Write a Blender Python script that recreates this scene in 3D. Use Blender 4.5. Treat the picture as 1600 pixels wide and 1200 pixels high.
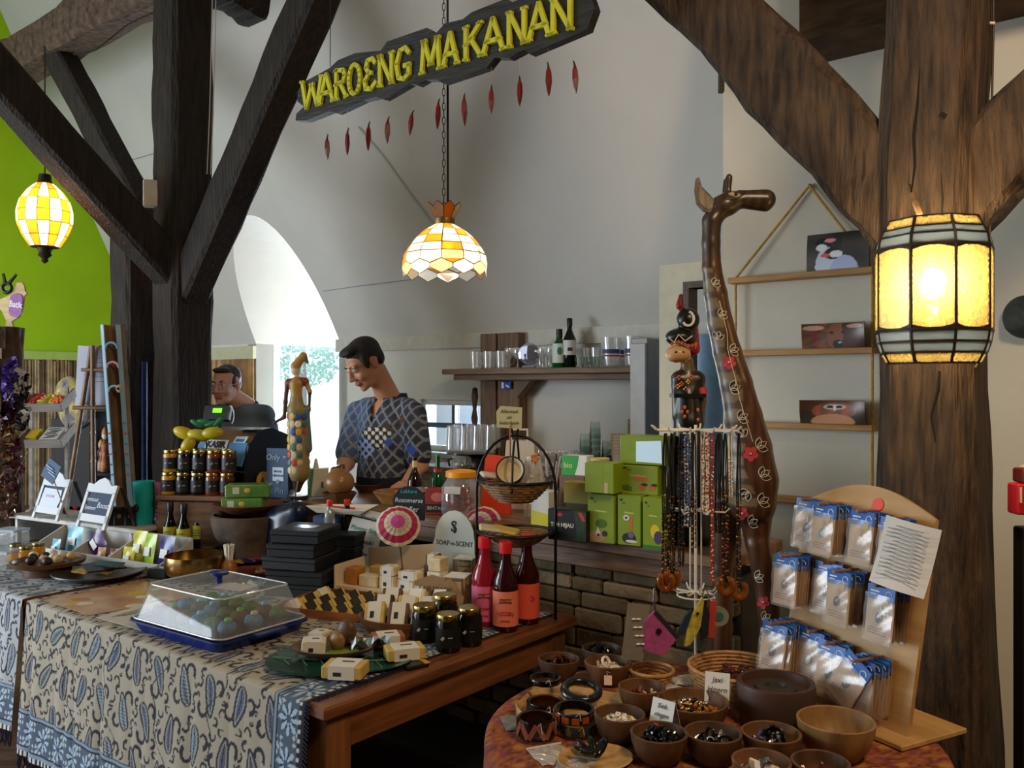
import bpy, bmesh, math, random
import numpy as np
from mathutils import Vector as V, Matrix, Euler
from mathutils.bvhtree import BVHTree
random.seed(7); np.random.seed(7)
PI = math.pi
for _o in list(bpy.data.objects): bpy.data.objects.remove(_o)
S = bpy.context.scene
COL = S.collection
# ------------------------------------------------------------------ camera
FPX = 1350.0; EYE = 1.58
cam_d = bpy.data.cameras.new('camera'); cam = bpy.data.objects.new('camera', cam_d); COL.objects.link(cam)
cam.location = (0, 0, EYE); cam.rotation_euler = (PI/2, 0, 0)
cam_d.sensor_fit = 'HORIZONTAL'; cam_d.sensor_width = 36.0; cam_d.lens = 36.0*FPX/1600.0
cam_d.clip_start = 0.05; cam_d.clip_end = 200
S.camera = cam
# ------------------------------------------------------------------ world, lights, exposure
W = bpy.data.worlds.new('overcast_sky'); S.world = W; W.use_nodes = True
_bg = W.node_tree.nodes['Background']
_bg.inputs[0].default_value = (0.88, 0.94, 1.0, 1); _bg.inputs[1].default_value = .78
S.view_settings.view_transform = 'Standard'; S.view_settings.look = 'None'
S.view_settings.exposure = 0.55; S.view_settings.gamma = 1.0; S.view_settings.use_curve_mapping = False

# room axes: L runs back-left along the counter, U runs back-right away from the camera
def LU(l, u, z=0.0): return V((-.477-.78*l+.626*u, 2.206+.626*l+.78*u, z))
RZ = math.atan2(-.626, .78)          # local x = -L (towards the right), local y = U
def at(px, py, d): return V(((px-800)/FPX*d, d, EYE+(600-py)/FPX*d))
def onz(px, py, z): return at(px, py, (EYE-z)*FPX/(py-600))
def onu(px, py, u):                   # on the vertical plane u = const
    r = (px-800)/FPX
    d = (u+1.4221)/(.626*r+.78)
    return at(px, py, d)
def onl(px, py, l):
    r = (px-800)/FPX
    d = (l+1.7530)/(-.78*r+.626)
    return at(px, py, d)

def light(name, kind, loc, power, color, size=.1, size_y=None, aim=None, rot=None):
    d = bpy.data.lights.new(name, kind); d.energy = power; d.color = color
    if kind == 'AREA':
        d.size = size
        if size_y: d.shape = 'RECTANGLE'; d.size_y = size_y
    else: d.shadow_soft_size = size
    o = bpy.data.objects.new(name, d); COL.objects.link(o); o.location = loc
    if aim is not None: o.rotation_euler = (V(aim)-V(loc)).to_track_quat('-Z', 'Y').to_euler()
    return o
COOL = (.80, .90, 1.0); WARM = (1.0, .80, .56)
# daylight at the arched window of the dormer and at the small back window
light('arched_window_daylight', 'AREA', LU(4.95, 3.75, 1.35), 160, COOL, .9, 1.6, aim=LU(3.0, 3.0, 1.6))
light('small_window_daylight', 'AREA', LU(2.2, 3.35, 1.35), 18, COOL, .35, .4, aim=LU(2.2, 1.5, 1.2))
# added daylight from unseen windows, behind and left of the photographer
light('unseen_left_daylight', 'AREA', LU(4.6, -2.6, 1.5), 135, COOL, 2.4, 2.0, aim=LU(2.2, .6, .9))
light('assumed_ceiling_spot', 'AREA', (1.1, .3, 3.3), 32, (1., .72, .45), .5, .5, aim=(.75, 2.6, 1.0))  # assumed warm lamp, unseen; added to light the round table and right wall

# ------------------------------------------------------------------ materials
def lin(c):
    if isinstance(c, str):
        c = c.lstrip('#'); c = [int(c[i:i+2], 16)/255 for i in (0, 2, 4)]
    return tuple((x/12.92 if x <= .04045 else ((x+.055)/1.055)**2.4) for x in c[:3])
_MC = {}
def nd(nt, t, **kw):
    n = nt.nodes.new(t)
    for k, v in kw.items(): setattr(n, k, v)
    return n
def mat(c, rough=.55, metal=0., var=.12, scale=18., bump=0., bscale=None, c2=None, stretch=None, emit=0., trans=0., ior=1.45,
        spec=.5, alpha=1., coat=0., attr=False, detail=3., sheen=0.):
    key = ('m', str(c), rough, metal, var, scale, bump, bscale, str(c2), str(stretch), emit, trans, ior, spec, alpha, coat, attr, detail)
    if key in _MC: return _MC[key]
    m = bpy.data.materials.new('mat_%03d' % len(_MC)); m.use_nodes = True
    nt = m.node_tree; b = nt.nodes['Principled BSDF']
    b.inputs['Roughness'].default_value = rough; b.inputs['Metallic'].default_value = metal
    b.inputs['Transmission Weight'].default_value = trans; b.inputs['IOR'].default_value = ior
    b.inputs['Specular IOR Level'].default_value = spec; b.inputs['Alpha'].default_value = alpha
    b.inputs['Coat Weight'].default_value = coat
    if attr:
        a = nd(nt, 'ShaderNodeVertexColor', layer_name='Col'); base = a.outputs[0]
        nt.links.new(base, b.inputs['Base Color'])
    else:
        A = lin(c); B = lin(c2) if c2 else tuple(x*(1-var*2) for x in A)
        A_ = A if c2 else tuple(min(1, x*(1+var)) for x in A)
        if var > 0 or c2:
            tc = nd(nt, 'ShaderNodeTexCoord'); mp = nd(nt, 'ShaderNodeMapping')
            nt.links.new(tc.outputs['Object'], mp.inputs[0])
            if stretch: mp.inputs['Scale'].default_value = stretch
            no = nd(nt, 'ShaderNodeTexNoise'); no.inputs['Scale'].default_value = scale; no.inputs['Detail'].default_value = detail
            nt.links.new(mp.outputs[0], no.inputs[0])
            cr = nd(nt, 'ShaderNodeValToRGB'); cr.color_ramp.elements[0].position = .32; cr.color_ramp.elements[1].position = .68
            cr.color_ramp.elements[0].color = (*B, 1); cr.color_ramp.elements[1].color = (*A_, 1)
            nt.links.new(no.outputs[0], cr.inputs[0]); nt.links.new(cr.outputs[0], b.inputs['Base Color'])
        else: b.inputs['Base Color'].default_value = (*A, 1)
    if bump:
        tc2 = nd(nt, 'ShaderNodeTexCoord'); mp2 = nd(nt, 'ShaderNodeMapping'); nt.links.new(tc2.outputs['Object'], mp2.inputs[0])
        if stretch: mp2.inputs['Scale'].default_value = stretch
        n2 = nd(nt, 'ShaderNodeTexNoise'); n2.inputs['Scale'].default_value = bscale or scale*2; n2.inputs['Detail'].default_value = 4
        nt.links.new(mp2.outputs[0], n2.inputs[0])
        bp = nd(nt, 'ShaderNodeBump'); bp.inputs['Strength'].default_value = bump; bp.inputs['Distance'].default_value = .02
        nt.links.new(n2.outputs[0], bp.inputs['Height']); nt.links.new(bp.outputs[0], b.inputs['Normal'])
    if emit:
        b.inputs['Emission Color'].default_value = (*lin(c), 1); b.inputs['Emission Strength'].default_value = emit
    _MC[key] = m
    return m
def flat(c, rough=.6, **k): return mat(c, rough, var=0., **k)
def wood(c, c2, rough=.5, scale=6, stretch=(1, 12, 12), bump=.15, **k): return mat(c, rough, c2=c2, scale=scale, stretch=stretch, bump=bump, detail=6., **k)
def thin(c, tr=.6, rough=.15, emit=0., transl=0., gloss=.12):
    """thin clear film / stained glass: transparent + translucent + gloss (no refraction)"""
    key = ('t', str(c), tr, rough, emit, transl, gloss)
    if key in _MC: return _MC[key]
    m = bpy.data.materials.new('film_%03d' % len(_MC)); m.use_nodes = True; nt = m.node_tree
    for n in list(nt.nodes): nt.nodes.remove(n)
    out = nd(nt, 'ShaderNodeOutputMaterial'); C = (*lin(c), 1)
    t = nd(nt, 'ShaderNodeBsdfTransparent'); t.inputs[0].default_value = C
    if transl:
        d = nd(nt, 'ShaderNodeBsdfTranslucent'); d.inputs[0].default_value = C
    else:
        d = nd(nt, 'ShaderNodeBsdfDiffuse'); d.inputs[0].default_value = C
    g = nd(nt, 'ShaderNodeBsdfGlossy'); g.inputs['Roughness'].default_value = rough
    m1 = nd(nt, 'ShaderNodeMixShader'); m1.inputs[0].default_value = tr
    nt.links.new(d.outputs[0], m1.inputs[1]); nt.links.new(t.outputs[0], m1.inputs[2])
    m2 = nd(nt, 'ShaderNodeMixShader'); m2.inputs[0].default_value = gloss
    nt.links.new(m1.outputs[0], m2.inputs[1]); nt.links.new(g.outputs[0], m2.inputs[2]); last = m2
    if emit:
        e = nd(nt, 'ShaderNodeEmission'); e.inputs[0].default_value = C; e.inputs[1].default_value = emit
        ad = nd(nt, 'ShaderNodeAddShader'); nt.links.new(m2.outputs[0], ad.inputs[0]); nt.links.new(e.outputs[0], ad.inputs[1]); last = ad
    nt.links.new(last.outputs[0], out.inputs[0]); _MC[key] = m
    return m
def textured_glass(tint, body, lo, hi, scale):
    m = thin(tint, .5, .2, transl=1, gloss=.1).copy(); nt = m.node_tree
    mx = [n for n in nt.nodes if n.type == 'MIX_SHADER'][0]; tr_ = [n for n in nt.nodes if n.type == 'BSDF_TRANSLUCENT'][0]; tr_.inputs[0].default_value = (*lin(body), 1)
    tc = nd(nt, 'ShaderNodeTexCoord'); vo = nd(nt, 'ShaderNodeTexVoronoi', feature='DISTANCE_TO_EDGE'); vo.inputs['Scale'].default_value = scale; nt.links.new(tc.outputs['Object'], vo.inputs['Vector'])
    mr = nd(nt, 'ShaderNodeMapRange'); mr.inputs['From Max'].default_value = .3; mr.inputs['To Min'].default_value = lo; mr.inputs['To Max'].default_value = hi; nt.links.new(vo.outputs['Distance'], mr.inputs['Value']); nt.links.new(mr.outputs[0], mx.inputs[0])
    return m
PAINTED = lambda r=.6: mat('painted', r, attr=True, var=0)

# ------------------------------------------------------------------ mesh builder
def rot(ax=0, ay=0, az=0): return Euler((ax, ay, az)).to_matrix().to_4x4()
def T(*p): return Matrix.Translation(V(p[0] if len(p) == 1 else p))
I4 = Matrix.Identity(4)
class MB:
    def __init__(s): s.v = []; s.f = []; s.mi = []; s.m = 0; s.X = I4
    def add(s, vs, fs):
        n = len(s.v); X = s.X
        s.v.extend([tuple(X @ V(p)) for p in vs]) if X is not I4 else s.v.extend([tuple(p) for p in vs])
        s.f.extend([tuple(i+n for i in f) for f in fs]); s.mi.extend([s.m]*len(fs)); return s
    def box(s, c, d, r=None, taper=1.):
        hx, hy, hz = d[0]/2, d[1]/2, d[2]/2; vs = []
        for z in (-1, 1):
            k = 1 if z < 0 else taper
            for x, y in ((-1, -1), (1, -1), (1, 1), (-1, 1)): vs.append(V((x*hx*k, y*hy*k, z*hz)))
        if r is not None: vs = [r @ p for p in vs]
        vs = [p+V(c) for p in vs]
        return s.add(vs, [(3, 2, 1, 0), (4, 5, 6, 7), (0, 1, 5, 4), (1, 2, 6, 5), (2, 3, 7, 6), (3, 0, 4, 7)])
    def bbox(s, c, d, b=.004, r=None):
        """box with chamfered edges"""
        hx, hy, hz = [max(q/2, b*1.01) for q in d]; vs = []
        for z, k in ((-hz, b), (-hz+b, 0), (hz-b, 0), (hz, b)):
            x, y = hx-k, hy-k; q = b if k == 0 else b*.5
            for sx, sy, e in ((-1, -1, 0), (-1, -1, 1), (1, -1, 1), (1, -1, 0), (1, 1, 0), (1, 1, 1), (-1, 1, 1), (-1, 1, 0)):
                vs.append(V((sx*(x-(q if e else 0)), sy*(y-(0 if e else q)), z)))
        if r is not None: vs = [r @ p for p in vs]
        vs = [p+V(c) for p in vs]; fs = [tuple(range(7, -1, -1)), tuple(range(24, 32))]
        for i in range(3):
            for j in range(8): fs.append((i*8+j, i*8+(j+1) % 8, i*8+8+(j+1) % 8, i*8+8+j))
        return s.add(vs, fs)
    def lathe(s, prof, n=20, c=(0, 0, 0), sx=1., sy=1., cap=True, r=None, a0=0., a1=2*PI):
        full = abs(a1-a0-2*PI) < 1e-6; m = n if full else n+1; vs = []; fs = []
        for (rad, z) in prof:
            for j in range(m):
                a = a0+(a1-a0)*j/n; vs.append(V((rad*math.cos(a)*sx, rad*math.sin(a)*sy, z)))
        k = len(prof)
        for i in range(k-1):
            for j in range(n):
                j2 = (j+1) % m; fs.append((i*m+j, i*m+j2, (i+1)*m+j2, (i+1)*m+j))
        if cap and full:
            if prof[0][0] > 1e-5: fs.append(tuple(range(m-1, -1, -1)))
            if prof[-1][0] > 1e-5: fs.append(tuple((k-1)*m+j for j in range(m)))
        if r is not None: vs = [r @ p for p in vs]
        vs = [p+V(c) for p in vs]
        return s.add(vs, fs)
    def cyl(s, c, rad, h, n=16, r2=None, r=None): return s.lathe([(rad, 0), (rad if r2 is None else r2, h)], n, c, r=r)
    def sph(s, c, rad, n=12, m=8, r=None):
        R = rad if hasattr(rad, '__len__') else (rad,)*3; vs = []; fs = []
        for i in range(m+1):
            t = PI*i/m
            for j in range(n):
                a = 2*PI*j/n; p = V((R[0]*math.sin(t)*math.cos(a), R[1]*math.sin(t)*math.sin(a), -R[2]*math.cos(t)))
                vs.append((r @ p if r is not None else p)+V(c))
        for i in range(m):
            for j in range(n): fs.append((i*n+j, i*n+(j+1) % n, (i+1)*n+(j+1) % n, (i+1)*n+j))
        return s.add(vs, fs)
    def tube(s, path, rad, n=6, closed=False, cap=True, flat_=None):
        P = [V(p) for p in path]; k = len(P); vs = []; fs = []; up = None
        for i, p in enumerate(P):
            if closed: t = P[(i+1) % k]-P[i-1]
            else: t = P[min(i+1, k-1)]-P[max(i-1, 0)]
            if t.length < 1e-9: t = V((0, 0, 1))
            t.normalize()
            if up is None:
                up = V((0, 0, 1)) if abs(t.z) < .9 else V((1, 0, 0))
            a = t.cross(up)
            if a.length < 1e-6: a = t.orthogonal()
            a.normalize(); b = a.cross(t); up = b
            ri = rad[i] if hasattr(rad, '__len__') else rad
            for j in range(n):
                q = 2*PI*j/n+PI/n; vs.append(p+a*(ri*math.cos(q))+b*(ri*math.sin(q)*(flat_ or 1)))
        m = k if closed else k-1
        for i in range(m):
            for j in range(n):
                i2 = (i+1) % k; fs.append((i*n+j, i2*n+j, i2*n+(j+1) % n, i*n+(j+1) % n))
        if cap and not closed:
            fs.append(tuple(range(n))); fs.append(tuple((k-1)*n+j for j in range(n-1, -1, -1)))
        return s.add(vs, fs)
    def prism(s, poly, h, c=(0, 0, 0), r=None, z0=0.):
        """poly in xy, extruded along z from z0 to z0+h"""
        n = len(poly); vs = [V((x, y, z0)) for x, y in poly]+[V((x, y, z0+h)) for x, y in poly]
        if r is not None: vs = [r @ p for p in vs]
        vs = [p+V(c) for p in vs]
        return s.add(vs, [tuple(range(n-1, -1, -1)), tuple(range(n, 2*n))]+[(i, (i+1) % n, (i+1) % n+n, i+n) for i in range(n)])
    def quad(s, a, b, c, d): return s.add([a, b, c, d], [(0, 1, 2, 3)])
    def grid(s, fn, nu, nv):
        vs = [fn(i/nu, j/nv) for j in range(nv+1) for i in range(nu+1)]
        return s.add(vs, [(j*(nu+1)+i, j*(nu+1)+i+1, (j+1)*(nu+1)+i+1, (j+1)*(nu+1)+i) for j in range(nv) for i in range(nu)])
    def mesh(s, name, mats, smooth=False):
        me = bpy.data.meshes.new(name); me.from_pydata(s.v, [], s.f)
        for m in (mats if isinstance(mats, (list, tuple)) else [mats]): me.materials.append(m)
        if any(s.mi): me.polygons.foreach_set('material_index', s.mi)
        if smooth: smoothen(me, smooth)
        me.update(); return me
    def build(s, name, mats, parent=None, loc=(0, 0, 0), rz=0., smooth=False, r=None):
        return ob(name, s.mesh(name, mats, smooth), parent, loc, rz, r)
def smoothen(me, ang):
    me.polygons.foreach_set('use_smooth', [True]*len(me.polygons))
    if ang is not True and ang:
        try: me.set_sharp_from_angle(angle=math.radians(ang))
        except Exception: pass
def ob(name, data, parent=None, loc=(0, 0, 0), rz=0., r=None):
    o = bpy.data.objects.new(name, data); COL.objects.link(o); o.location = loc
    o.rotation_euler = r if r is not None else (0, 0, rz)
    if parent is not None: o.parent = parent
    return o
def tag(o, label, cat, group=None, kind=None):
    o['label'] = label
    if cat: o['category'] = cat
    if group: o['group'] = group
    if kind: o['kind'] = kind
    return o
def thing(name, label, cat, loc=(0, 0, 0), rz=0., group=None, r=None):
    return tag(ob(name, None, None, loc, rz, r), label, cat, group)
def struct(name, mb, mats, parent=None, label=None, smooth=False):
    o = mb.build(name, mats, parent, smooth=smooth)
    if parent is None: o['kind'] = 'structure'
    if label: o['label'] = label
    return o
def dup(o, loc=None, rz=None, label=None, parent=None, group=None):
    c = o.copy(); COL.objects.link(c); c.parent = parent
    if loc is not None: c.location = loc
    if rz is not None: c.rotation_euler = (o.rotation_euler[0], o.rotation_euler[1], rz)
    if label: c['label'] = label
    if group: c['group'] = group
    for ch in _kids(o): dup(ch, parent=c)
    return c
def _kids(o): return [x for x in COL.objects if x.parent == o] if False else list(o.children)
FACE = (PI/2, 0, 0)                  # text rotation: stands up, faces local -y
def text(s, size, m, parent, loc, r=FACE, ex=.0006, name='lettering', align='CENTER', sx=1., bold=0., shear=0.):
    cu = bpy.data.curves.new('txt', 'FONT'); cu.body = s; cu.size = size; cu.extrude = ex; cu.align_x = align; cu.align_y = 'CENTER'
    cu.resolution_u = 3; cu.offset = bold; cu.shear = shear
    o = bpy.data.objects.new('txt', cu)
    me = bpy.data.meshes.new_from_object(o); bpy.data.objects.remove(o)
    me.materials.clear(); me.materials.append(m)
    t = ob(name, me, parent, loc, r=r); t.scale = (sx, 1, 1); return t
def paint(o, fn):
    """colour attribute from fn(local co) -> sRGB triple"""
    me = o.data; ca = me.color_attributes.new('Col', 'FLOAT_COLOR', 'POINT'); out = []
    for v in me.vertices:
        c = lin(fn(v.co)); out.extend((*c, 1.))
    ca.data.foreach_set('color', out)
def paint_arr(o, rgb):
    me = o.data; ca = me.color_attributes.new('Col', 'FLOAT_COLOR', 'POINT')
    a = np.clip(np.asarray(rgb, float), 0, 1); a = np.where(a <= .04045, a/12.92, ((a+.055)/1.055)**2.4)
    ca.data.foreach_set('color', np.concatenate([a, np.ones((len(a), 1))], 1).ravel().astype(np.float32))
def hexa(c): c = c.lstrip('#'); return np.array([int(c[i:i+2], 16)/255 for i in (0, 2, 4)])

# ------------------------------------------------------------------ organic bodies: smooth union of round cones / ellipsoids, meshed by surface nets
def organic(prims, vox, k=.02, carve=(), pad=3):
    lo = np.full(3, 1e9); hi = -lo; segs = []
    for p in prims:
        if p[0] == 'c':
            a, b = np.array(p[1], float), np.array(p[2], float); r = max(p[3], p[4])
            lo = np.minimum(lo, np.minimum(a, b)-r); hi = np.maximum(hi, np.maximum(a, b)+r)
        else:
            a = np.array(p[1], float); r = max(p[2]); lo = np.minimum(lo, a-r); hi = np.maximum(hi, a+r)
    lo -= vox*pad; hi += vox*pad; N = np.ceil((hi-lo)/vox).astype(int)+1
    ax = [lo[i]+vox*np.arange(N[i]) for i in range(3)]
    X, Y, Z = np.meshgrid(*ax, indexing='ij'); D = np.full(X.shape, 9.); ID = np.zeros(X.shape, int); best = np.full(X.shape, 9.)
    def sd(p):
        if p[0] == 'c':
            a, b = np.array(p[1], float), np.array(p[2], float); ab = b-a; L2 = max(ab @ ab, 1e-12)
            t = np.clip(((X-a[0])*ab[0]+(Y-a[1])*ab[1]+(Z-a[2])*ab[2])/L2, 0, 1)
            return np.sqrt((X-a[0]-t*ab[0])**2+(Y-a[1]-t*ab[1])**2+(Z-a[2]-t*ab[2])**2)-(p[3]+(p[4]-p[3])*t)
        c, r = p[1], p[2]; x, y, z = X-c[0], Y-c[1], Z-c[2]
        if len(p) > 4 and p[4] is not None:
            R = np.array(Euler(p[4]).to_matrix()).T
            x, y, z = R[0, 0]*x+R[0, 1]*y+R[0, 2]*z, R[1, 0]*x+R[1, 1]*y+R[1, 2]*z, R[2, 0]*x+R[2, 1]*y+R[2, 2]*z
        q = np.sqrt((x/r[0])**2+(y/r[1])**2+(z/r[2])**2)
        g = np.sqrt((x/r[0]**2)**2+(y/r[1]**2)**2+(z/r[2]**2)**2)+1e-9
        return np.where(q < 1e-4, -min(r), q*(q-1)/g)
    for p in prims:
        d = sd(p); idx = p[5] if p[0] == 'c' and len(p) > 5 else (p[3] if p[0] == 'e' and len(p) > 3 else 0)
        ID = np.where(d < best, idx, ID); best = np.minimum(best, d)
        h = np.clip(.5+.5*(D-d)/k, 0, 1); D = D+(d-D)*h-k*h*(1-h)
    for p in carve:
        d = sd(p); kk = k*.4; h = np.clip(.5-.5*(D+d)/kk, 0, 1); D = D*(1-h)-d*h+kk*h*(1-h)
    s = D < 0
    c = [D[i:N[0]-1+i, j:N[1]-1+j, m:N[2]-1+m] for i in (0, 1) for j in (0, 1) for m in (0, 1)]
    off = [(i, j, m) for i in (0, 1) for j in (0, 1) for m in (0, 1)]
    cs = [q < 0 for q in c]; cnt = sum(q.astype(int) for q in cs); act = (cnt > 0) & (cnt < 8)
    sx = np.zeros(act.shape); sy = sx.copy(); sz = sx.copy(); ne = sx.copy()
    for a in range(8):
        for b in range(a+1, 8):
            oa, obb = off[a], off[b]
            if sum(abs(oa[i]-obb[i]) for i in range(3)) != 1: continue
            cr = cs[a] != cs[b]; den = c[a]-c[b]; t = np.where(cr, c[a]/np.where(np.abs(den) < 1e-12, 1, den), 0)
            sx += np.where(cr, oa[0]+t*(obb[0]-oa[0]), 0); sy += np.where(cr, oa[1]+t*(obb[1]-oa[1]), 0); sz += np.where(cr, oa[2]+t*(obb[2]-oa[2]), 0); ne += cr
    I, J, K = np.nonzero(act); n = ne[I, J, K]
    vs = np.stack([lo[0]+vox*(I+sx[I, J, K]/n), lo[1]+vox*(J+sy[I, J, K]/n), lo[2]+vox*(K+sz[I, J, K]/n)], 1)
    vid = -np.ones(act.shape, int); vid[I, J, K] = np.arange(len(I)); faces = []
    for axis in range(3):
        a1 = [slice(None)]*3; a2 = [slice(None)]*3; a1[axis] = slice(0, -1); a2[axis] = slice(1, None)
        e = s[tuple(a1)] != s[tuple(a2)]; P = np.argwhere(e); o1, o2 = [(1, 2), (2, 0), (0, 1)][axis]
        P = P[(P[:, o1] > 0) & (P[:, o2] > 0)]
        ins = s[P[:, 0], P[:, 1], P[:, 2]]
        def g(d1, d2):
            Q = P.copy(); Q[:, o1] -= d1; Q[:, o2] -= d2; return vid[Q[:, 0], Q[:, 1], Q[:, 2]]
        q = np.stack([g(1, 1), g(0, 1), g(0, 0), g(1, 0)], 1); q[~ins] = q[~ins][:, ::-1]; faces.append(q)
    F = np.concatenate(faces); ids = ID[I, J, K]
    return vs, F, ids
def org_ob(name, prims, vox, k, mats, parent=None, loc=(0, 0, 0), rz=0., carve=(), colors=None, smooth=True, r=None):
    vs, F, ids = organic(prims, vox, k, carve)
    me = bpy.data.meshes.new(name); me.from_pydata(vs.tolist(), [], F.tolist())
    for m in (mats if isinstance(mats, (list, tuple)) else [mats]): me.materials.append(m)
    me.polygons.foreach_set('use_smooth', [True]*len(me.polygons)); me.update()
    o = ob(name, me, parent, loc, rz, r)
    if colors is not None: paint_arr(o, np.array([hexa(c) for c in colors])[ids])
    return o
# ================================================================== structure of the room
WHITE = mat('#dcd9d0', .85, var=.03, scale=2.5, bump=.06, bscale=40)
CEIL = mat('#cfcac2', .85, var=.03, scale=1.6, bump=.05, bscale=30)
LIME = mat('#aad604', .8, var=.04, scale=2)
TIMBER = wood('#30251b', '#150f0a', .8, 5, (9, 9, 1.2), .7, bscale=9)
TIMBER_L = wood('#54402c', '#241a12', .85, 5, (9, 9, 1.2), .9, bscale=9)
UW = 3.05; KW = 1.93; SL = 2.1
def wallbox(l0, l1, u0, u1, z0, z1, mb=None):
    mb = mb or MB()
    P = [LU(l0, u0, z0), LU(l1, u0, z0), LU(l1, u1, z0), LU(l0, u1, z0)]; Q = [p+V((0, 0, z1-z0)) for p in P]
    return mb.add(P+Q, [(3, 2, 1, 0), (4, 5, 6, 7), (0, 1, 5, 4), (1, 2, 6, 5), (2, 3, 7, 6), (3, 0, 4, 7)])
mb = MB(); wallbox(-5, 8.2, -6, 5.2, -.1, 0, mb)
struct('floor', mb, wood('#6b4a32', '#3f2a1c', .5, 2, (1.5, 14, 1), .1))
# low knee wall at the back, with a small window; the dormer opening is cut out of it
D0, D1 = 3.59, 4.69
mb = MB()
W0 = onu(658, 690, UW); w_l0, w_l1, w_z0, w_z1 = 2.04, 2.70, 1.10, 1.47
wallbox(-2, w_l0, UW, UW+.18, 0, KW, mb); wallbox(w_l1, D0, UW, UW+.18, 0, KW, mb)
wallbox(w_l0, w_l1, UW, UW+.18, 0, w_z0, mb); wallbox(w_l0, w_l1, UW, UW+.18, w_z1, KW, mb)
wallbox(D1, 6.5, UW, UW+.18, 0, KW, mb)
struct('wall_back', mb, WHITE)
mb = MB(); wallbox(-2, D0, UW-.035, UW, KW-.10, KW, mb); struct('trim_1', mb, mat('#cbc5b8', .6, var=.04))
mb = MB(); wallbox(D1, 6.44, UW-.035, UW, KW-.13, KW-.02, mb); struct('trim_2', mb, mat('#c9c4a4', .6, var=.04))
# steep roof slope rising from the knee wall, with the opening of the rounded dormer
def slope(l, z): return LU(l, UW-(z-KW)/SL, z)
ZT = 5.4
mb = MB(); lc = (D0+D1)/2; hw = (D1-D0)/2; RISE = .98; NA = 24
arc = [(lc+hw*math.cos(PI*i/NA), KW+RISE*math.sin(PI*i/NA)) for i in range(NA+1)]      # from D1 (left) to D0
mb.quad(slope(D0, KW), slope(-3, KW), slope(-3, ZT), slope(D0, ZT))
mb.quad(slope(7.0, KW), slope(D1, KW), slope(D1, ZT), slope(7.0, ZT))
for i in range(NA):
    (la, za), (lb, zb) = arc[i], arc[i+1]
    mb.quad(slope(la, za), slope(lb, zb), slope(lb, ZT), slope(la, ZT))
struct('ceiling', mb, CEIL)
mb = MB(); zt = LU(0, 0, ZT); u_t = UW-(ZT-KW)/SL
mb.quad(LU(7, u_t, ZT), LU(-5, u_t, ZT), LU(-5, -6, ZT), LU(7, -6, ZT)); struct('ceiling_flat', mb, CEIL)
# dormer vault and its cheeks
mb = MB(); UO = 4.75
for i in range(NA):
    (la, za), (lb, zb) = arc[i], arc[i+1]
    a, b = slope(la, za), slope(lb, zb)
    mb.quad(a, LU(la, UO, za), LU(lb, UO, zb), b)
struct('ceiling_dormer_vault', mb, CEIL, smooth=True)
mb = MB(); wallbox(D0-.1, D0, UW+.0, UO, 0, KW, mb); wallbox(D0-.1, D1+.1, UO, UO+.1, 0, KW+RISE+.1, mb); struct('wall_dormer_end', mb, WHITE)
# left cheek with the arched glazed opening
A0, A1, AZ = 3.27, 4.25, 1.86; ARr = .46; am = (A0+A1)/2; ah = (A1-A0)/2
mb = MB(); wallbox(D1, D1+.12, UW, A0, 0, KW+.6, mb); wallbox(D1, D1+.12, A1, UO, 0, KW+.6, mb)
NB = 16
for i in range(NB):
    a, b = PI*i/NB, PI*(i+1)/NB
    ua, za, ub, zb = am+ah*math.cos(a), AZ+ARr*math.sin(a), am+ah*math.cos(b), AZ+ARr*math.sin(b)
    for l in (D1, D1+.12): mb.quad(LU(l, ua, za), LU(l, ub, zb), LU(l, ub, KW+.6), LU(l, ua, KW+.6))
    mb.quad(LU(D1, ua, za), LU(D1, ub, zb), LU(D1+.12, ub, zb), LU(D1+.12, ua, za))
struct('wall_dormer_cheek', mb, WHITE)
win = ob('window_1', None, None, LU(D1+.06, am, 0)); win['kind'] = 'structure'; win['label'] = 'tall arched glazed opening full of daylight'
def rel(p, o): return V(p)-V(o.location)
FR = mat('#c4c9cc', .5, var=.03)
mb = MB(); path = [LU(D1+.05, A0+.03, .1), LU(D1+.05, A0+.03, AZ)]+[LU(D1+.05, am-(ah-.03)*math.cos(PI*i/14), AZ+(ARr-.03)*math.sin(PI*i/14)) for i in range(1, 14)]+[LU(D1+.05, A1-.03, AZ), LU(D1+.05, A1-.03, .1)]
mb.tube([rel(p, win) for p in path], .03, 4); mb.build('window_frame', FR, win)
mb = MB(); mb.tube([rel(LU(D1+.05, A0+.2, .1), win), rel(LU(D1+.05, A0+.2, AZ), win)], .018, 4); mb.build('glazing_bar', FR, win)
mb = MB(); pts = [rel(LU(D1+.06, A0, .1), win), rel(LU(D1+.06, A1, .1), win)]+[rel(LU(D1+.06, am+ah*math.cos(PI*i/14), AZ+ARr*math.sin(PI*i/14)), win) for i in range(15)]
mb.add(pts, [tuple(range(len(pts)))]); mb.build('pane', thin('#f4faff', .92, .05, gloss=.05), win)
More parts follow.
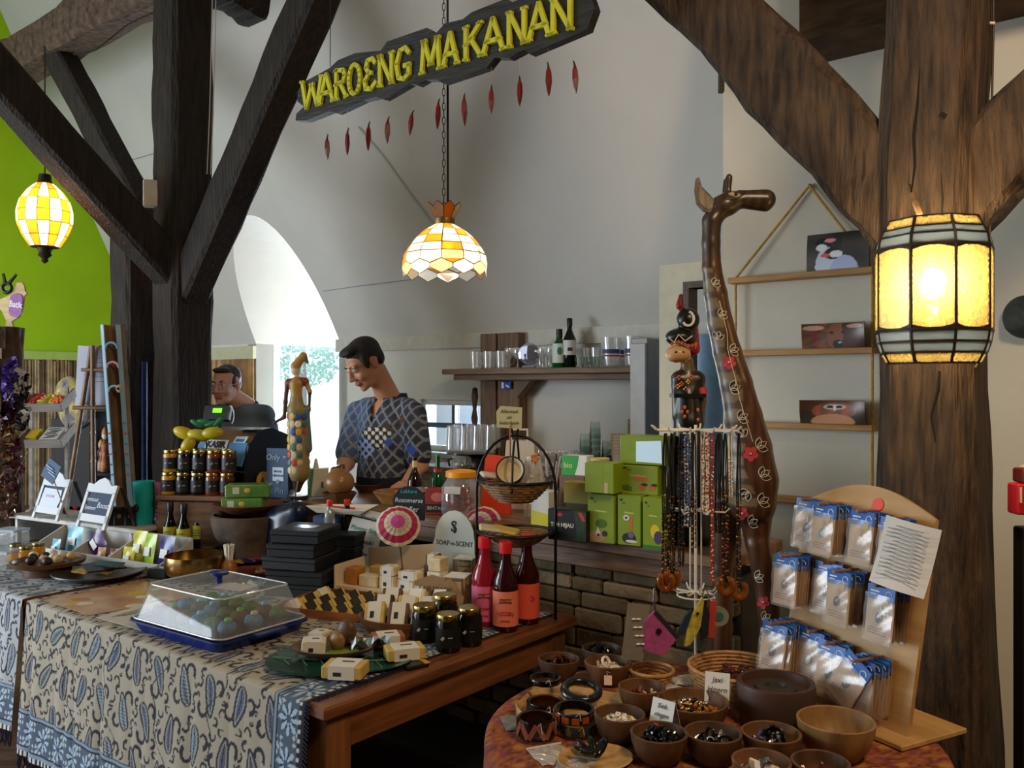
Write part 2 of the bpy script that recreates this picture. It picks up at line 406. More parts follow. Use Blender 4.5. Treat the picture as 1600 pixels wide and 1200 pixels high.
# small window low in the back wall
win = ob('window_2', None, None, LU(w_l0, UW+.05, w_z0)); win['kind'] = 'structure'; win['label'] = 'small square window with a dark cross bar in the back wall'
ww, wh = w_l1-w_l0, w_z1-w_z0; win.rotation_euler = (0, 0, RZ); win.location = LU(w_l1, UW+.05, w_z0)
mb = MB()
for a, b in (((ww/2, 0, .02), (ww, .05, .04)), ((ww/2, 0, wh-.02), (ww, .05, .04)), ((.02, 0, wh/2), (.04, .05, wh)), ((ww-.02, 0, wh/2), (.04, .05, wh))): mb.box(a, b)
mb.build('window_frame', mat('#c8c8c0', .6, var=.03), win)
mb = MB(); mb.box((ww*.46, 0, wh/2), (.03, .03, wh)); mb.box((ww/2, 0, wh*.5), (ww, .03, .035)); mb.build('glazing_bar', flat('#46586c', .5), win)
for i in range(2):
    for j in range(2):
        mb = MB(); mb.box((ww*(.24+.48*i), .01, wh*(.27+.46*j)), (ww*.42, .004, wh*.40)); mb.build('pane', thin('#eef6ff', .9, .05, gloss=.05), win)
mb = MB(); mb.box((ww/2, -.07, -.015), (ww+.1, .16, .03)); mb.build('window_sill', mat('#c9c9c6', .6, var=.03), win)
# lime gable wall with bamboo matting below the pale strip
LE = 6.45
mb = MB(); wallbox(LE, LE+.15, -6, UW+.2, 1.86, 5.6, mb); struct('wall_left', mb, LIME)
mb = MB(); wallbox(LE, LE+.15, -6, UW+.2, 0, 1.86, mb); struct('wall_left_base', mb, mat('#6a5a44', .8))
mb = MB(); wallbox(LE-.03, LE, -6, UW, 1.80, 1.875, mb); struct('trim_3', mb, mat('#b9d66a', .6, var=.03))
BAM = [mat(c, .6, var=.2, scale=12) for c in ('#b09468', '#8d7148', '#c4ab80', '#6f5636')]
mb = MB(); random.seed(3); u = .4
while u < UW:
    mb.m = random.randrange(4); w = random.uniform(.018, .03); p = LU(LE-.02, u, 0)
    mb.cyl((p.x, p.y, .5), w/2, 1.3+random.uniform(-.012, .004), 6); u += w*1.02
o = mb.build('bamboo_matting', BAM, smooth=50); tag(o, 'bamboo cane matting on the wall below the lime green', None, kind='stuff')
mb = MB(); l = D1+.02; BAM2 = [mat(c, .5, var=.15, scale=12) for c in ('#b98a4a', '#a3763a', '#c79a58', '#8c6330')]
while l < 6.40:
    mb.m = random.randrange(4); w = random.uniform(.02, .03); p = LU(l, UW-.02, 0)
    mb.cyl((p.x, p.y, .5), w/2, 1.3, 6); l += w*1.02
o = mb.build('bamboo_screen', BAM2, smooth=50); tag(o, 'golden bamboo cane screen on the wall behind the man with glasses', None, kind='stuff')
# nearer white wall on the right with its corner
UR = 2.04; LC = -.137
mb = MB(); wallbox(-5, LC, UR, UW+.18, 0, 5.4, mb); struct('wall_right', mb, mat('#d9d2c0', .85, var=.03, scale=2.5, bump=.06, bscale=40))
mb = MB(); wallbox(-5, -4.85, -6, UR, 0, 5.4, mb); wallbox(-5, 1.0, -6.1, -6, 0, 5.4, mb); struct('wall_light_block', mb, mat('#8a7a66', .85))  # unseen walls added to block light; left side kept open for daylight
# free-standing white partition with a framed opening beside that corner
UP = 2.30
PL = onu(1030, 600, UP); pl0 = (lambda p: (-(p.x+.477)*.78+(p.y-2.206)*.626))(PL)
lf = lambda px, u=UP: (lambda p: (-(p.x+.477)*.78+(p.y-2.206)*.626))(onu(px, 600, u))
zf = lambda px, py, u=UP: onu(px, py, u).z
ptop = zf(1080, 410); oz1 = zf(1085, 450)
mb = MB(); wallbox(lf(1070), lf(1030), UP, UP+.06, 0, ptop, mb); wallbox(LC-.05, lf(1070), UP, UP+.06, oz1, ptop, mb); wallbox(LC-.05, lf(1070), UP, UP+.06, 0, .95, mb)
struct('wall_partition', mb, mat('#d8d0b8', .8, var=.03))
mb = MB(); wallbox(lf(1070)-.03, lf(1070), UP-.02, UP+.07, .95, oz1, mb); wallbox(LC-.05, lf(1070), UP-.02, UP+.07, oz1, oz1+.03, mb); struct('trim_4', mb, wood('#5a4330', '#3a2a1c'))
# ------------------------------------------------------------------ timber frame: two posts, braces, purlin and tie beams
def beam(mb, a, b, w, h, up=V((0, 0, 1)), nseg=14, jit=.012, seed=1, wane=.12):
    """rough hewn timber: chamfered square section along a-b with wandering faces"""
    rnd = random.Random(seed); a, b = V(a), V(b); t = (b-a).normalized(); s = t.cross(up)
    if s.length < 1e-4: s = V((1, 0, 0))
    s.normalize(); n = s.cross(t); vs = []; fs = []; ph = [rnd.uniform(0, 6) for _ in range(8)]
    for i in range(nseg+1):
        p = a.lerp(b, i/nseg)
        for j, (x, y) in enumerate(((-1, -.78), (-.78, -1), (.78, -1), (1, -.78), (1, .78), (.78, 1), (-.78, 1), (-1, .78))):
            q = jit*(math.sin(i*.9+ph[j//2])+.6*math.sin(i*2.3+ph[(j+3) % 8]))+rnd.uniform(-jit, jit)*.35
            cw = 1-wane*.5*(1+math.sin(i*.7+ph[j//2])) if j % 2 else 1
            vs.append(p+s*(x*w/2*cw+q*x)+n*(y*h/2*cw+q*y))
    for i in range(nseg):
        for j in range(8): fs.append((i*8+j, i*8+(j+1) % 8, i*8+8+(j+1) % 8, i*8+8+j))
    fs.append(tuple(range(7, -1, -1))); fs.append(tuple(nseg*8+j for j in range(8)))
    return mb.add(vs, fs)
UPOST = V((.626, .78, 0))
PLX, PRX = (2.77, 1.23), (-1.155, 1.24)
ZB = 3.80
def timber(name, label, parts):
    t = ob(name, None, None, parts[0][1]); tag(t, label, 'timber post'); return t
def oblique(mb, l0, u0, z0, l1, u1, z1, w, h, seed, X):
    a, b = LU(l0, u0, z0)-X, LU(l1, u1, z1)-X
    beam(mb, a, b, w, h, V((-(b-a).y, (b-a).x, 0)) if False else V((0, 0, 1)), 12, .01, seed)
lp = LU(*PLX, 0)
post = thing('timber_post', 'dark brown timber post with braces behind the jar tower and cash register', 'post', lp)
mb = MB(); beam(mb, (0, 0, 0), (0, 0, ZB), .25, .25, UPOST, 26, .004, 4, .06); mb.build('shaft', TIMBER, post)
for nm, a, b, w, h, sd in (('brace', (2.77, 1.23, 2.02), (1.45, 1.23, 3.62), .17, .20, 5), ('brace', (2.77, 1.23, 2.15), (2.77, -.75, 4.0), .17, .20, 6), ('brace', (2.77, 1.23, 2.1), (4.35, 1.23, 3.85), .15, .18, 7)):
    mb = MB(); A, B = LU(*a)-lp, LU(*b)-lp; beam(mb, A, B, w, h, V((0, 0, 1)), 14, .003, sd, .05); mb.build(nm, TIMBER, post)
q_ = LU(3.3, 1.23, 0)-lp; mb = MB(); beam(mb, q_, q_+V((0, 0, 2.46)), .22, .22, UPOST, 20, .004, 9, .06); mb.build('side_post', TIMBER, post)
rp = LU(*PRX, 0)
postr = thing('timber_post', 'rough weathered timber post carrying the big lit wall lantern', 'post', rp)
rnd = random.Random(12); mb = MB(); vs = []; fs = []; n = 34
for i in range(n+1):
    z = ZB*i/n; sway = .012*math.sin(z*2.6+.4)+.006*math.sin(z*5.1)
    wdt = .132-.012*max(0, 1-abs(z-1.62)/.25)+.012*max(0, min(1, (1.35-z)/.5)) if z < 2.0 else .124
    for j in range(16):
        a = 2*PI*j/16+PI/16; sq = 1/max(abs(math.cos(a)), abs(math.sin(a))); k = min(sq, 1.22)
        q = 1+rnd.uniform(-.015, .015)+.02*math.sin(z*4+j*1.3)
        x, y = wdt*k*math.cos(a)*q+sway, wdt*k*math.sin(a)*q
        vs.append(V((x*.78+y*.626, -x*.626+y*.78, z)))
for i in range(n):
    for j in range(16): fs.append((i*16+j, i*16+(j+1) % 16, i*16+16+(j+1) % 16, i*16+16+j))
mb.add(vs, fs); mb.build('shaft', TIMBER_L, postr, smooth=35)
for a, b, w, h, sd in (((-1.155, 1.24, 1.98), (-.1, 1.24, 3.3), .19, .25, 15), ((-1.155, 1.24, 2.02), (-2.1, 1.24, 3.0), .18, .22, 16)):
    mb = MB(); A, B = LU(*a)-rp, LU(*b)-rp; beam(mb, A, B, w, h, V((0, 0, 1)), 22, .006, sd, .08); mb.build('brace', TIMBER_L, postr)
# cracks, peg and cable clips on the right post
CR = flat('#140d08', .9)
f = lambda px, py, d: at(px, py, d)-rp
dpo = 2.285
mb = MB(); mb.tube([f(1437, 105, dpo), f(1434, 160, dpo), f(1428, 215, dpo), f(1430, 260, dpo), f(1424, 300, dpo)], [.001, .004, .005, .004, .002], 5); mb.build('crack', CR, postr)
mb = MB(); mb.tube([f(1470, 270, dpo), f(1473, 310, dpo), f(1471, 345, dpo)], [.001, .003, .002], 5); mb.build('crack', CR, postr)
mb = MB(); mb.tube([f(1468, 580, dpo), f(1466, 610, dpo), f(1455, 650, dpo), f(1462, 690, dpo)], [.004, .005, .003, .002], 5); mb.build('crack', CR, postr)
mb = MB(); mb.tube([f(1420, 290, dpo+.03), f(1437, 335, dpo-.05)], .0075, 8); mb.build('peg', wood('#a07a50', '#7a5a38'), postr, smooth=True)
mb = MB(); mb.box(f(1473, 181, dpo), (.016, .01, .014), rot(0, .6, 0)); mb.build('knot_hole', CR, postr)
# purlin and tie beams overhead
mb = MB(); beam(mb, LU(6.4, 1.235, ZB+.13), LU(-3.5, 1.235, ZB+.13), .26, .28, V((0, 0, 1)), 40, .012, 21)
o = mb.build('purlin_beam', wood('#6d5644', '#3b2d22', .85, 5, (4, 4, 4), .8, bscale=8)); tag(o, 'heavy weathered purlin beam running over the left post', 'beam')
mb = MB(); beam(mb, LU(2.77, 1.37, ZB+.15), LU(2.77, 1.74, ZB+.11), .24, .26, V((0, 0, 1)), 10, .01, 22)
o = mb.build('tie_beam', TIMBER); tag(o, 'short dark beam end sticking out behind the left post top', 'beam')
mb = MB(); beam(mb, LU(2.77, 1.45, ZB+.41), LU(2.77, -1.6, ZB+.41), .22, .26, V((0, 0, 1)), 16, .01, 23)
o = mb.build('tie_beam', TIMBER); tag(o, 'dark tie beam overhead meeting the near brace of the left post', 'beam')
p0, p1 = onu(1268, 60, UR-.12), onu(1700, 20, UR-.12)
mb = MB(); mb2 = wallbox(-5, (-(p0.x+.477)*.78+(p0.y-2.206)*.626), UR-.25, UR, 2.86, 3.6, mb); o = mb.build('wall_beam', wood('#5d4327', '#36260f', .85, 4, (2, 2, 8), .3)); tag(o, 'deep brown wall beam high behind the right post', 'beam')
mb = MB(); mb.box(at(1127, 112, 3.66), (.02, .03, .175)); o = mb.build('wall_bracket', wood('#2c231b', '#17110c')); tag(o, 'short black rod on the white wall corner near the ceiling', 'bracket')
# thin joints in the ceiling boards
mb = MB()
for pts in ([(560, 198), (600, 245), (640, 300), (680, 352)], [(505, 455), (560, 447), (640, 437)], [(205, 250), (240, 240)]):
    P = []
    for px, py in pts:
        r = V(((px-800)/FPX, 1, (600-py)/FPX)); # intersect slope: z = KW + SL*(UW-u)
        uu = lambda d: (r.x*d+.477)*.626+(d-2.206)*.78
        u0, u1 = uu(0), uu(1)-uu(0)
        d = (KW+SL*(UW-u0)-EYE)/(r.z+SL*u1)-.012; P.append(V((r.x*d, d, EYE+r.z*d)))
    mb.tube(P, .0035, 4)
o = mb.build('trim_5', mat('#8f9294', .8, var=0)); o['kind'] = 'structure'
# ------------------------------------------------------------------ outside the arched window
tree = thing('tree', 'sunlit tree crown outside the arched opening', 'tree', LU(11, 8.4, 0))
mb = MB(); mb.tube([(0, 0, 0), (0, 0, 2.0)], [.12, .07], 8); mb.build('trunk', TIMBER, tree)
mb = MB(); rnd = random.Random(5)
for i in range(900):
    a, b = rnd.uniform(0, 2*PI), rnd.uniform(-1, 1); r_ = rnd.uniform(.4, .75)
    c = V((r_*math.cos(a)*math.sqrt(1-b*b), r_*math.sin(a)*math.sqrt(1-b*b), 2.1+b*r_*.8)); R = rot(rnd.uniform(0, 6), rnd.uniform(0, 6), 0)
    mb.quad(*[c+R @ V(q) for q in ((-.05, 0, 0), (0, .025, 0), (.05, 0, 0), (0, -.025, 0))])
o = mb.build('foliage', mat('#6fc9b0', .7, var=.2), tree); o['kind'] = 'stuff'
# ================================================================== counter tables, cloths, bar, round table
TZ = .75; CZ = .7535
TW = wood('#8a5632', '#5f3820', .32, 3, (14, 1.2, 14), .05)
t = thing('counter_table', 'brown wooden counter table showing its bare polished end', 'table', LU(0, 0, 0), RZ)   # local x towards the right, y to the back
def leg(mb, x, y, w=.085, h=TZ-.05): mb.bbox((x, y, h/2), (w, w, h), .004); return mb
mb = MB(); mb.bbox((-.885, .57, TZ-.018), (1.77, 1.14, .036), .006); mb.build('table_top', TW, t)
for x, y in ((-.07, .07), (-1.70, .07), (-.07, 1.06), (-1.70, 1.06)): leg(MB(), x, y).build('leg', wood('#8f6038', '#6b4326', .4, 3, (14, 14, 1.2), .05), t)
for c, d in (((-.045, .57, TZ-.09), (.025, .95, .10)), ((-.885, .045, TZ-.09), (1.6, .025, .10)), ((-.885, 1.09, TZ-.09), (1.6, .025, .10)), ((-1.725, .57, TZ-.09), (.025, .95, .10))):
    MB().bbox(c, d, .003).build('apron', TW, t)
t2 = thing('counter_table', 'second counter table at the far left under a blue patterned cloth', 'table', LU(1.80, 0, 0), RZ)
MB().bbox((-1.1, .52, TZ-.018), (2.2, 1.04, .036), .006).build('table_top', TW, t2)
for x, y in ((-.07, .07), (-2.1, .07), (-.07, .95), (-2.1, .95)): leg(MB(), x, y, .07).build('leg', TW, t2)

def batik(l, s, w, drop, seed=0, blue=0.):
    """l = along the cloth, s = 0 at the table edge (positive down the drop): returns sRGB array"""
    n = len(l); bg = hexa('#aba08d')*(1-blue)+hexa('#a4b2c4')*blue; C = np.tile(bg, (n, 1))
    INK = hexa('#26262d'); B1 = hexa('#5e7085'); B2 = hexa('#8496a6'); V1 = hexa('#6a687c'); G1 = hexa('#748480')
    l, s = l/1.35, s/1.35
    cw, ch = .105, .118
    row = np.floor(s/ch); xs = l+(row % 2)*cw*.5; colm = np.floor(xs/cw); x = xs-(colm+.5)*cw; y = s-(row+.5)*ch
    h = np.sin(row*12.9+colm*78.2+seed)*43758.5; h = h-np.floor(h); h2 = np.sin(row*39.3+colm*11.1+seed)*24634.6; h2 = h2-np.floor(h2)
    ang = (h-.5)*1.6+np.where(h2 > .5, PI, 0); ca, sa = np.cos(ang), np.sin(ang); X, Y = x*ca-y*sa, x*sa+y*ca
    def put(m, c): C[m] = c
    # feathered teardrop (curling towards its tip)
    Yc = np.clip((Y+.045)/.09, 0, 1); cx = .024*Yc**2*np.sin(Yc*2.2)-.005; rad = .042*np.sqrt(Yc)*np.clip(1-Yc, 0, 1)**.75
    dd = np.abs(X-cx)-rad; ins = (dd < 0) & (Y > -.05)
    fill = np.where((h2 < .33)[:, None], B1, np.where((h2 < .66)[:, None], B2, np.where((h < .5)[:, None], V1, G1)))
    C[ins] = fill[ins]; put(ins & (np.sin((Y+X*.6)*700) > .35), INK*.35+B1*.65)
    put((np.abs(dd) < .0028) & (Yc > .005) & (Yc < .99), INK); put(ins & (np.abs(X-cx) < .0016), INK); put(ins & (np.abs(dd+.007) < .0014), bg)
    # curled hooks
    def hook(ox, oy, r0, a0, a1, th, tw=.35):
        u, v = X-ox, Y-oy; r = np.hypot(u, v); a = np.mod(np.arctan2(v, u)-a0, 2*PI)
        m = (a < a1) & (np.abs(r-r0*(1-tw*a/a1)) < th*(1-.6*a/a1)+.0008); put(m, INK)
    hook(.036, .020, .018, -1.2, 4.4, .0052); hook(-.036, -.012, .016, 1.4, 4.2, .0052); hook(.0, .052, .011, .5, 4.2, .004); hook(.012, -.052, .010, 3.5, 4.2, .004); hook(.030, -.040, .012, .3, 4.0, .003); hook(-.03, .045, .013, 2.8, 3.8, .003)
    hook(-.044, .022, .006, 0, 5.5, .0022, .6); hook(.046, -.014, .006, 2, 5.5, .0022, .6)
    xv = np.mod(l+.03*np.sin(s*21+seed), .23)-.115; put(np.abs(xv+.014*np.sin(s*55)) < .0021, INK)
    # borders
    def band(d0, coord, wid):
        m = (d0 > 0) & (d0 < wid); q = d0[m]; c = coord[m]; k = np.tile(hexa('#9fb0bd')*(1-.25*blue), (m.sum(), 1))
        cc = np.mod(c, .115)-.0575; qq = q-wid*.52; r = np.hypot(cc, qq); a = np.arctan2(qq, cc)
        k[:] = hexa('#4d5b6c'); k[r < .036+.008*np.cos(a*8)] = hexa('#a9c0d2'); k[(r < .037+.008*np.cos(a*8)) & (np.cos(a*8) < -.3)] = INK; k[r < .011] = hexa('#3f5571')
        swirl = np.sin(cc*160+np.sin(qq*90)*2)*np.sin(qq*140+np.sin(cc*110)*2); k[(r > .046) & (swirl > .25)] = hexa('#b4c2c8')
        edge = (q < .016) | (q > wid-.016); k[edge] = hexa('#8296ac'); k[(q < .004) | (np.abs(q-.016) < .003) | (np.abs(q-wid+.016) < .003)] = INK
        C[m] = k
    return C, band
def cloth(name, label, l0, l1, drop, blue, seed, udepth, end=True):
    ns = int((l1-l0)/.0034); ntop = 190; nf = int(drop/.0034)
    sc = np.concatenate([-udepth*np.linspace(1, 0.02, ntop)**1.0, np.linspace(0, drop, nf)]); lc_ = np.linspace(l0, l1, ns+1)
    Sg, Lg = np.meshgrid(sc, lc_, indexing='ij'); sh = Sg.shape
    s, l = Sg.ravel(), Lg.ravel(); top = s < 0; amp = np.clip(s/drop, 0, 1)
    fold = (.012*np.sin(l*23+seed)+.014*np.sin(l*11+1.3*seed+s*1.5)+.006*np.sin(l*47))*amp**.8+(.03*blue*np.abs(np.sin(l*9.)))*amp
    u = np.where(top, -s, -.006-.05*amp*.35-np.abs(fold)*.7-.01*np.sqrt(amp)); z = np.where(top, CZ, CZ-s*.997)
    rnd_ = np.clip(1-np.abs(s)/.012, 0, 1); z = z-rnd_*.003
    u = np.where(top, np.maximum(u, .002), u)
    x = -.477-.78*l+.626*u; y = 2.206+.626*l+.78*u
    vs = np.stack([x, y, z], 1); nr, nc = sh
    idx = np.arange(nr*nc).reshape(sh); F = np.stack([idx[:-1, :-1], idx[:-1, 1:], idx[1:, 1:], idx[1:, :-1]], -1).reshape(-1, 4)
    me = bpy.data.meshes.new(name); me.from_pydata(vs.tolist(), [], F.tolist()); me.materials.append(mat('painted', .85, attr=True, var=0))
    me.polygons.foreach_set('use_smooth', [True]*len(me.polygons)); root = thing(name, label, 'tablecloth', LU((l0+l1)/2, udepth/2, 0))
    o = ob('cloth', me, root, -LU((l0+l1)/2, udepth/2, 0))
    C, band = batik(l, s, l1-l0, drop, seed, blue)
    if end: band(.13-(l-l0), s, .13)
    band(np.where(s > 0, s-(drop-.17), -1), l, .15)
    hem = s > drop-.02; C[hem] = np.where((np.sin(l[hem]*260) > 0)[:, None], hexa('#d8cfc0'), hexa('#1d2233'))
    if end:
        e = (l-l0) < .022; C[e] = np.where((np.sin(s[e]*260) > 0)[:, None], hexa('#d5ccbd'), hexa('#1d2233')); C[(l-l0) < .012] = hexa('#191d2c')
    paint_arr(o, C)
    mb = MB(); rr = random.Random(seed)
    for i in range(int((l1-l0)/.012)):
        ll = l0+.012*i; k = int(round((ll-l0)/(l1-l0)*ns)); p = V(vs[(nr-1)*nc+k])
        mb.tube([p, p+V((rr.uniform(-.006, .006), rr.uniform(-.006, .006), -.03)), p+V((rr.uniform(-.01, .01), rr.uniform(-.01, .01), -.06))], [.004, .004, .001], 4)
    if end:
        for i in range(int((drop+.4)/.011)):
            sv = -.4+.011*i; r_ = int(np.argmin(np.abs(sc-sv))); p = V(vs[r_*nc])
            q = V((.78, -.626, 0)); mb.tube([p, p+q*.018+V((0, 0, -.004 if sv < 0 else -.012))], [.0035, .002], 4)
    f = mb.build('fringe', mat('#1b2033', .9, var=.2), root, -LU((l0+l1)/2, udepth/2, 0)); f['kind'] = 'stuff'
    return root
cloth('tablecloth', 'cream batik cloth with blue-grey paisley and navy fringe on the long counter', .07, 1.76, .57, .0, 2, 1.10)
cloth('tablecloth', 'bluish batik cloth hanging in folds at the far left counter end', 1.80, 3.2, .50, .55, 9, 1.0, end=False)

# ------------------------------------------------------------------ stone-fronted bar
BZ = 1.03
bar = thing('bar_counter', 'bar with thick wooden ledge over a front of stacked stone bricks', 'bar', LU(0, 1.15, 0), RZ)
BW = wood('#7d5a3c', '#4d3522', .5, 3, (1.2, 14, 14), .15)
xl, xr = -2.52, .585
MB().bbox(((xl+xr)/2, .20, BZ-.02), (xr-xl, .44, .04), .005).build('worktop', wood('#8a6442', '#5b402a', .45, 3, (1.2, 14, 14), .1), bar)
MB().bbox(((xl+xr)/2, .03, BZ-.073), (xr-xl, .05, .066), .004).build('ledge_board', BW, bar)
MB().box(((xl+xr)/2, .22, .465), (xr-xl, .30, .93)).build('core', mat('#2e2720', .95, var=.1), bar)
BR = [mat(c, .95, var=.18, scale=9, bump=.6, bscale=30) for c in ('#77684f', '#66583f', '#857559', '#5a4c38', '#917f62')]
rr = random.Random(8); z = .22; row = 0
while z < .91:
    h = rr.choice((.052, .06, .075)); h = min(h, .925-z); x = -.62+rr.uniform(-.1, 0)
    while x < xr-.03:
        w = min(rr.uniform(.11, .24), xr-x)
        if w > .04: MB().bbox((x+w/2, .055+rr.uniform(-.008, .008), z+h/2), (w-.007, .045, h-.006), .006, rot(0, 0, rr.uniform(-.02, .02))).build('brick', BR[rr.randrange(5)], bar)
        x += w
    z += h
# bricks on the end of the bar facing the shelves
# ------------------------------------------------------------------ round display table
RT = V((.45, 1.99, 0)); RTZ = .775; RR = .51
t = thing('round_table', 'round display table covered by an orange-brown printed cloth', 'table', RT)
mb = MB(); mb.lathe([(0.001, RTZ-.03), (RR-.01, RTZ-.03), (RR-.005, RTZ-.015), (RR-.012, RTZ-.004), (.001, RTZ-.004)], 48); mb.build('table_top', TW, t, smooth=30)
MB().cyl((0, 0, .03), .04, RTZ-.06, 14).build('leg', TW, t)
MB().lathe([(.24, 0), (.24, .02), (.06, .05), (.05, .08)], 20).build('foot', TW, t, smooth=30)
n = 300; rows = [(RR*k/60, 0) for k in range(60)]+[(.512, -.006)]+[(RR+.004, -.006-.014*i) for i in range(1, 36)]
vs = []; col = []
for k, (r_, dz) in enumerate(rows):
    for j in range(n):
        a = 2*PI*j/n; amp = max(0, -dz-.02); w_ = (.05*math.sin(a*11)+.03*math.sin(a*7+1))*min(1, amp*2.2); R_ = r_+w_*.6+.03*min(1, amp)
        vs.append((R_*math.cos(a), R_*math.sin(a), RTZ+dz))
        X, Y = (r_*math.cos(a)+3, r_*math.sin(a)+3) if dz > -.005 else (a*RR, RR-dz)
        c = hexa('#8a4626'); cx, cy = (X % .09)-.045, (Y % .09)-.045; q = math.hypot(cx, cy); an = math.atan2(cy, cx)
        if abs(q-.03-.008*math.cos(an*6)) < .004: c = hexa('#5d2a1c')
        elif q < .012: c = hexa('#a87236')
        elif math.sin(cx*190)*math.sin(cy*190) > .45: c = hexa('#9c6030')
        elif math.sin(X*63+Y*41) > .85: c = hexa('#7c3550')
        col.append(c)
fs = [(k*n+j, k*n+(j+1) % n, (k+1)*n+(j+1) % n, (k+1)*n+j) for k in range(0, len(rows)-1) for j in range(n)]
me = bpy.data.meshes.new('table_cover'); me.from_pydata(vs, [], fs); me.materials.append(PAINTED(.9)); me.polygons.foreach_set('use_smooth', [True]*len(me.polygons))
o = ob('table_cover', me, None, RT); paint_arr(o, np.array(col)); tag(o, 'orange-brown printed cloth hanging over the round display table', 'tablecloth')
# ================================================================== hanging sign with its chillies
pL, pR = at(475, 155, 1.2*FPX/445), at(920, 15, 1.2*FPX/585); pL.z = pR.z = EYE+1.2
sd_ = (pR-pL); sl = sd_.length; sc_ = (pL+pR)/2; srz = math.atan2(sd_.y, sd_.x)
SG = thing('hanging_sign', 'long dark wooden sign with yellow letters hanging over the counter', 'sign', sc_, srz)
def sgx(px):
    r = (px-800)/FPX; dx, dy = sd_.x, sd_.y; tt = (r*pL.y-pL.x)/(dx-r*dy); return (tt-.5)*sl
top_ = [(470, .03), (478, .062), (520, .085), (533, .105), (560, .11), (600, .085), (610, .112), (672, .112), (686, .08), (700, .105), (728, .098), (742, .112), (796, .118), (806, .098), (835, .108), (900, .108), (915, .09)]
bot_ = [(928, .03), (934, -.01), (922, -.07), (832, -.095), (824, -.075), (800, -.088), (778, -.072), (765, -.1), (696, -.108), (688, -.09), (670, -.078), (656, -.088), (645, -.075), (604, -.105), (592, -.088), (572, -.085), (530, -.105), (520, -.09), (482, -.1), (467, -.088), (468, -.06), (480, -.04), (470, -.01)]
poly = [(sgx(a), b) for a, b in top_]+[(sgx(a), b) for a, b in bot_]
DARKW = wood('#33302b', '#1b1917', .7, 5, (1.5, 10, 10), .35)
mb = MB(); mb.prism(poly[::-1], .035, r=rot(PI/2, 0, 0), z0=-.0175); mb.build('board', DARKW, SG)
FONT = {'W': [[(0, 1), (.22, 0), (.5, .8)], [(.5, .8), (.78, 0), (1, 1)]], 'A': [[(0, 0), (.5, 1), (1, 0)], [(.22, .34), (.78, .34)]],
        'R': [[(.12, 0), (.12, 1)], [(.12, 1), (.7, .95), (.82, .75), (.68, .55), (.12, .5)], [(.45, .5), (.95, 0)]],
        'O': [[(.5+.46*math.sin(a*PI/8), .5+.5*math.cos(a*PI/8)) for a in range(17)]],
        'E': [[(.9, .84), (.72, 1), (.35, .98), (.22, .76), (.45, .54), (.62, .54)], [(.45, .54), (.12, .32), (.2, .05), (.6, 0), (.95, .18)]],
        'N': [[(.1, 0), (.1, 1)], [(.1, 1), (.9, 0)], [(.9, 0), (.9, 1)]], 'G': [[(.95, .8), (.7, 1), (.3, .95), (.05, .55), (.2, .08), (.6, 0), (.92, .12), (.92, .42)], [(.6, .42), (1.0, .42)]],
        'M': [[(.02, 0), (.14, 1)], [(.14, 1), (.5, .2)], [(.5, .2), (.86, 1)], [(.86, 1), (.98, 0)]], 'K': [[(.12, 0), (.12, 1)], [(.9, 1), (.15, .45)], [(.4, .6), (.95, 0)]]}
YEL = mat('#c9c526', .5, var=.06)
lay = [('W', 480, 510), ('A', 507, 528), ('R', 531, 550), ('O', 552, 571), ('E', 575, 596), ('N', 599, 622), ('G', 626, 648), ('M', 666, 695), ('A', 700, 722), ('K', 732, 760), ('A', 762, 793), ('N', 800, 829), ('A', 833, 865), ('N', 868, 901)]
LH = .115
for ch, a, b in lay:
    x0, x1 = sgx(a), sgx(b); mb = MB(); w_ = x1-x0
    for st in FONT[ch]:
        P = [V((x0+px*w_, -.024, -.055+pz*LH)) for px, pz in st]
        for p, q in zip(P, P[1:]):
            dv = q-p; L_ = dv.length; ang = math.atan2(dv.z, dv.x)
            mb.box((p+q)/2, (L_+.008, .012, .0165), rot(0, -ang, 0))
        for p, nb in ((P[0], P[1]), (P[-1], P[-2])):
            if ch in 'OG' or (ch == 'E'): continue
            mb.box(p, (.028, .012, .010), rot(0, random.uniform(-.2, .2), 0))
    mb.build('letter', YEL, SG)
for px in (516, 700):
    x = sgx(px); mb = MB(); mb.tube([(x, 0, .1), (x+.004, 0, 1.0)], .0018, 5); mb.build('wire', flat('#222222', .5), SG)
CHB = [(511, 212, 250), (543, 202, 243), (576, 192, 236), (606, 184, 225), (644, 174, 213), (685, 156, 203), (725, 148, 197), (768, 134, 180), (812, 120, 166), (857, 99, 151), (898, 97, 147)]
ORD = ['first', 'second', 'third', 'fourth', 'fifth', 'sixth', 'seventh', 'eighth', 'ninth', 'tenth', 'eleventh', 'twelfth', 'thirteenth', 'fourteenth', 'fifteenth', 'sixteenth']
CHR = mat('#6e1512', .35, var=.2, scale=30)
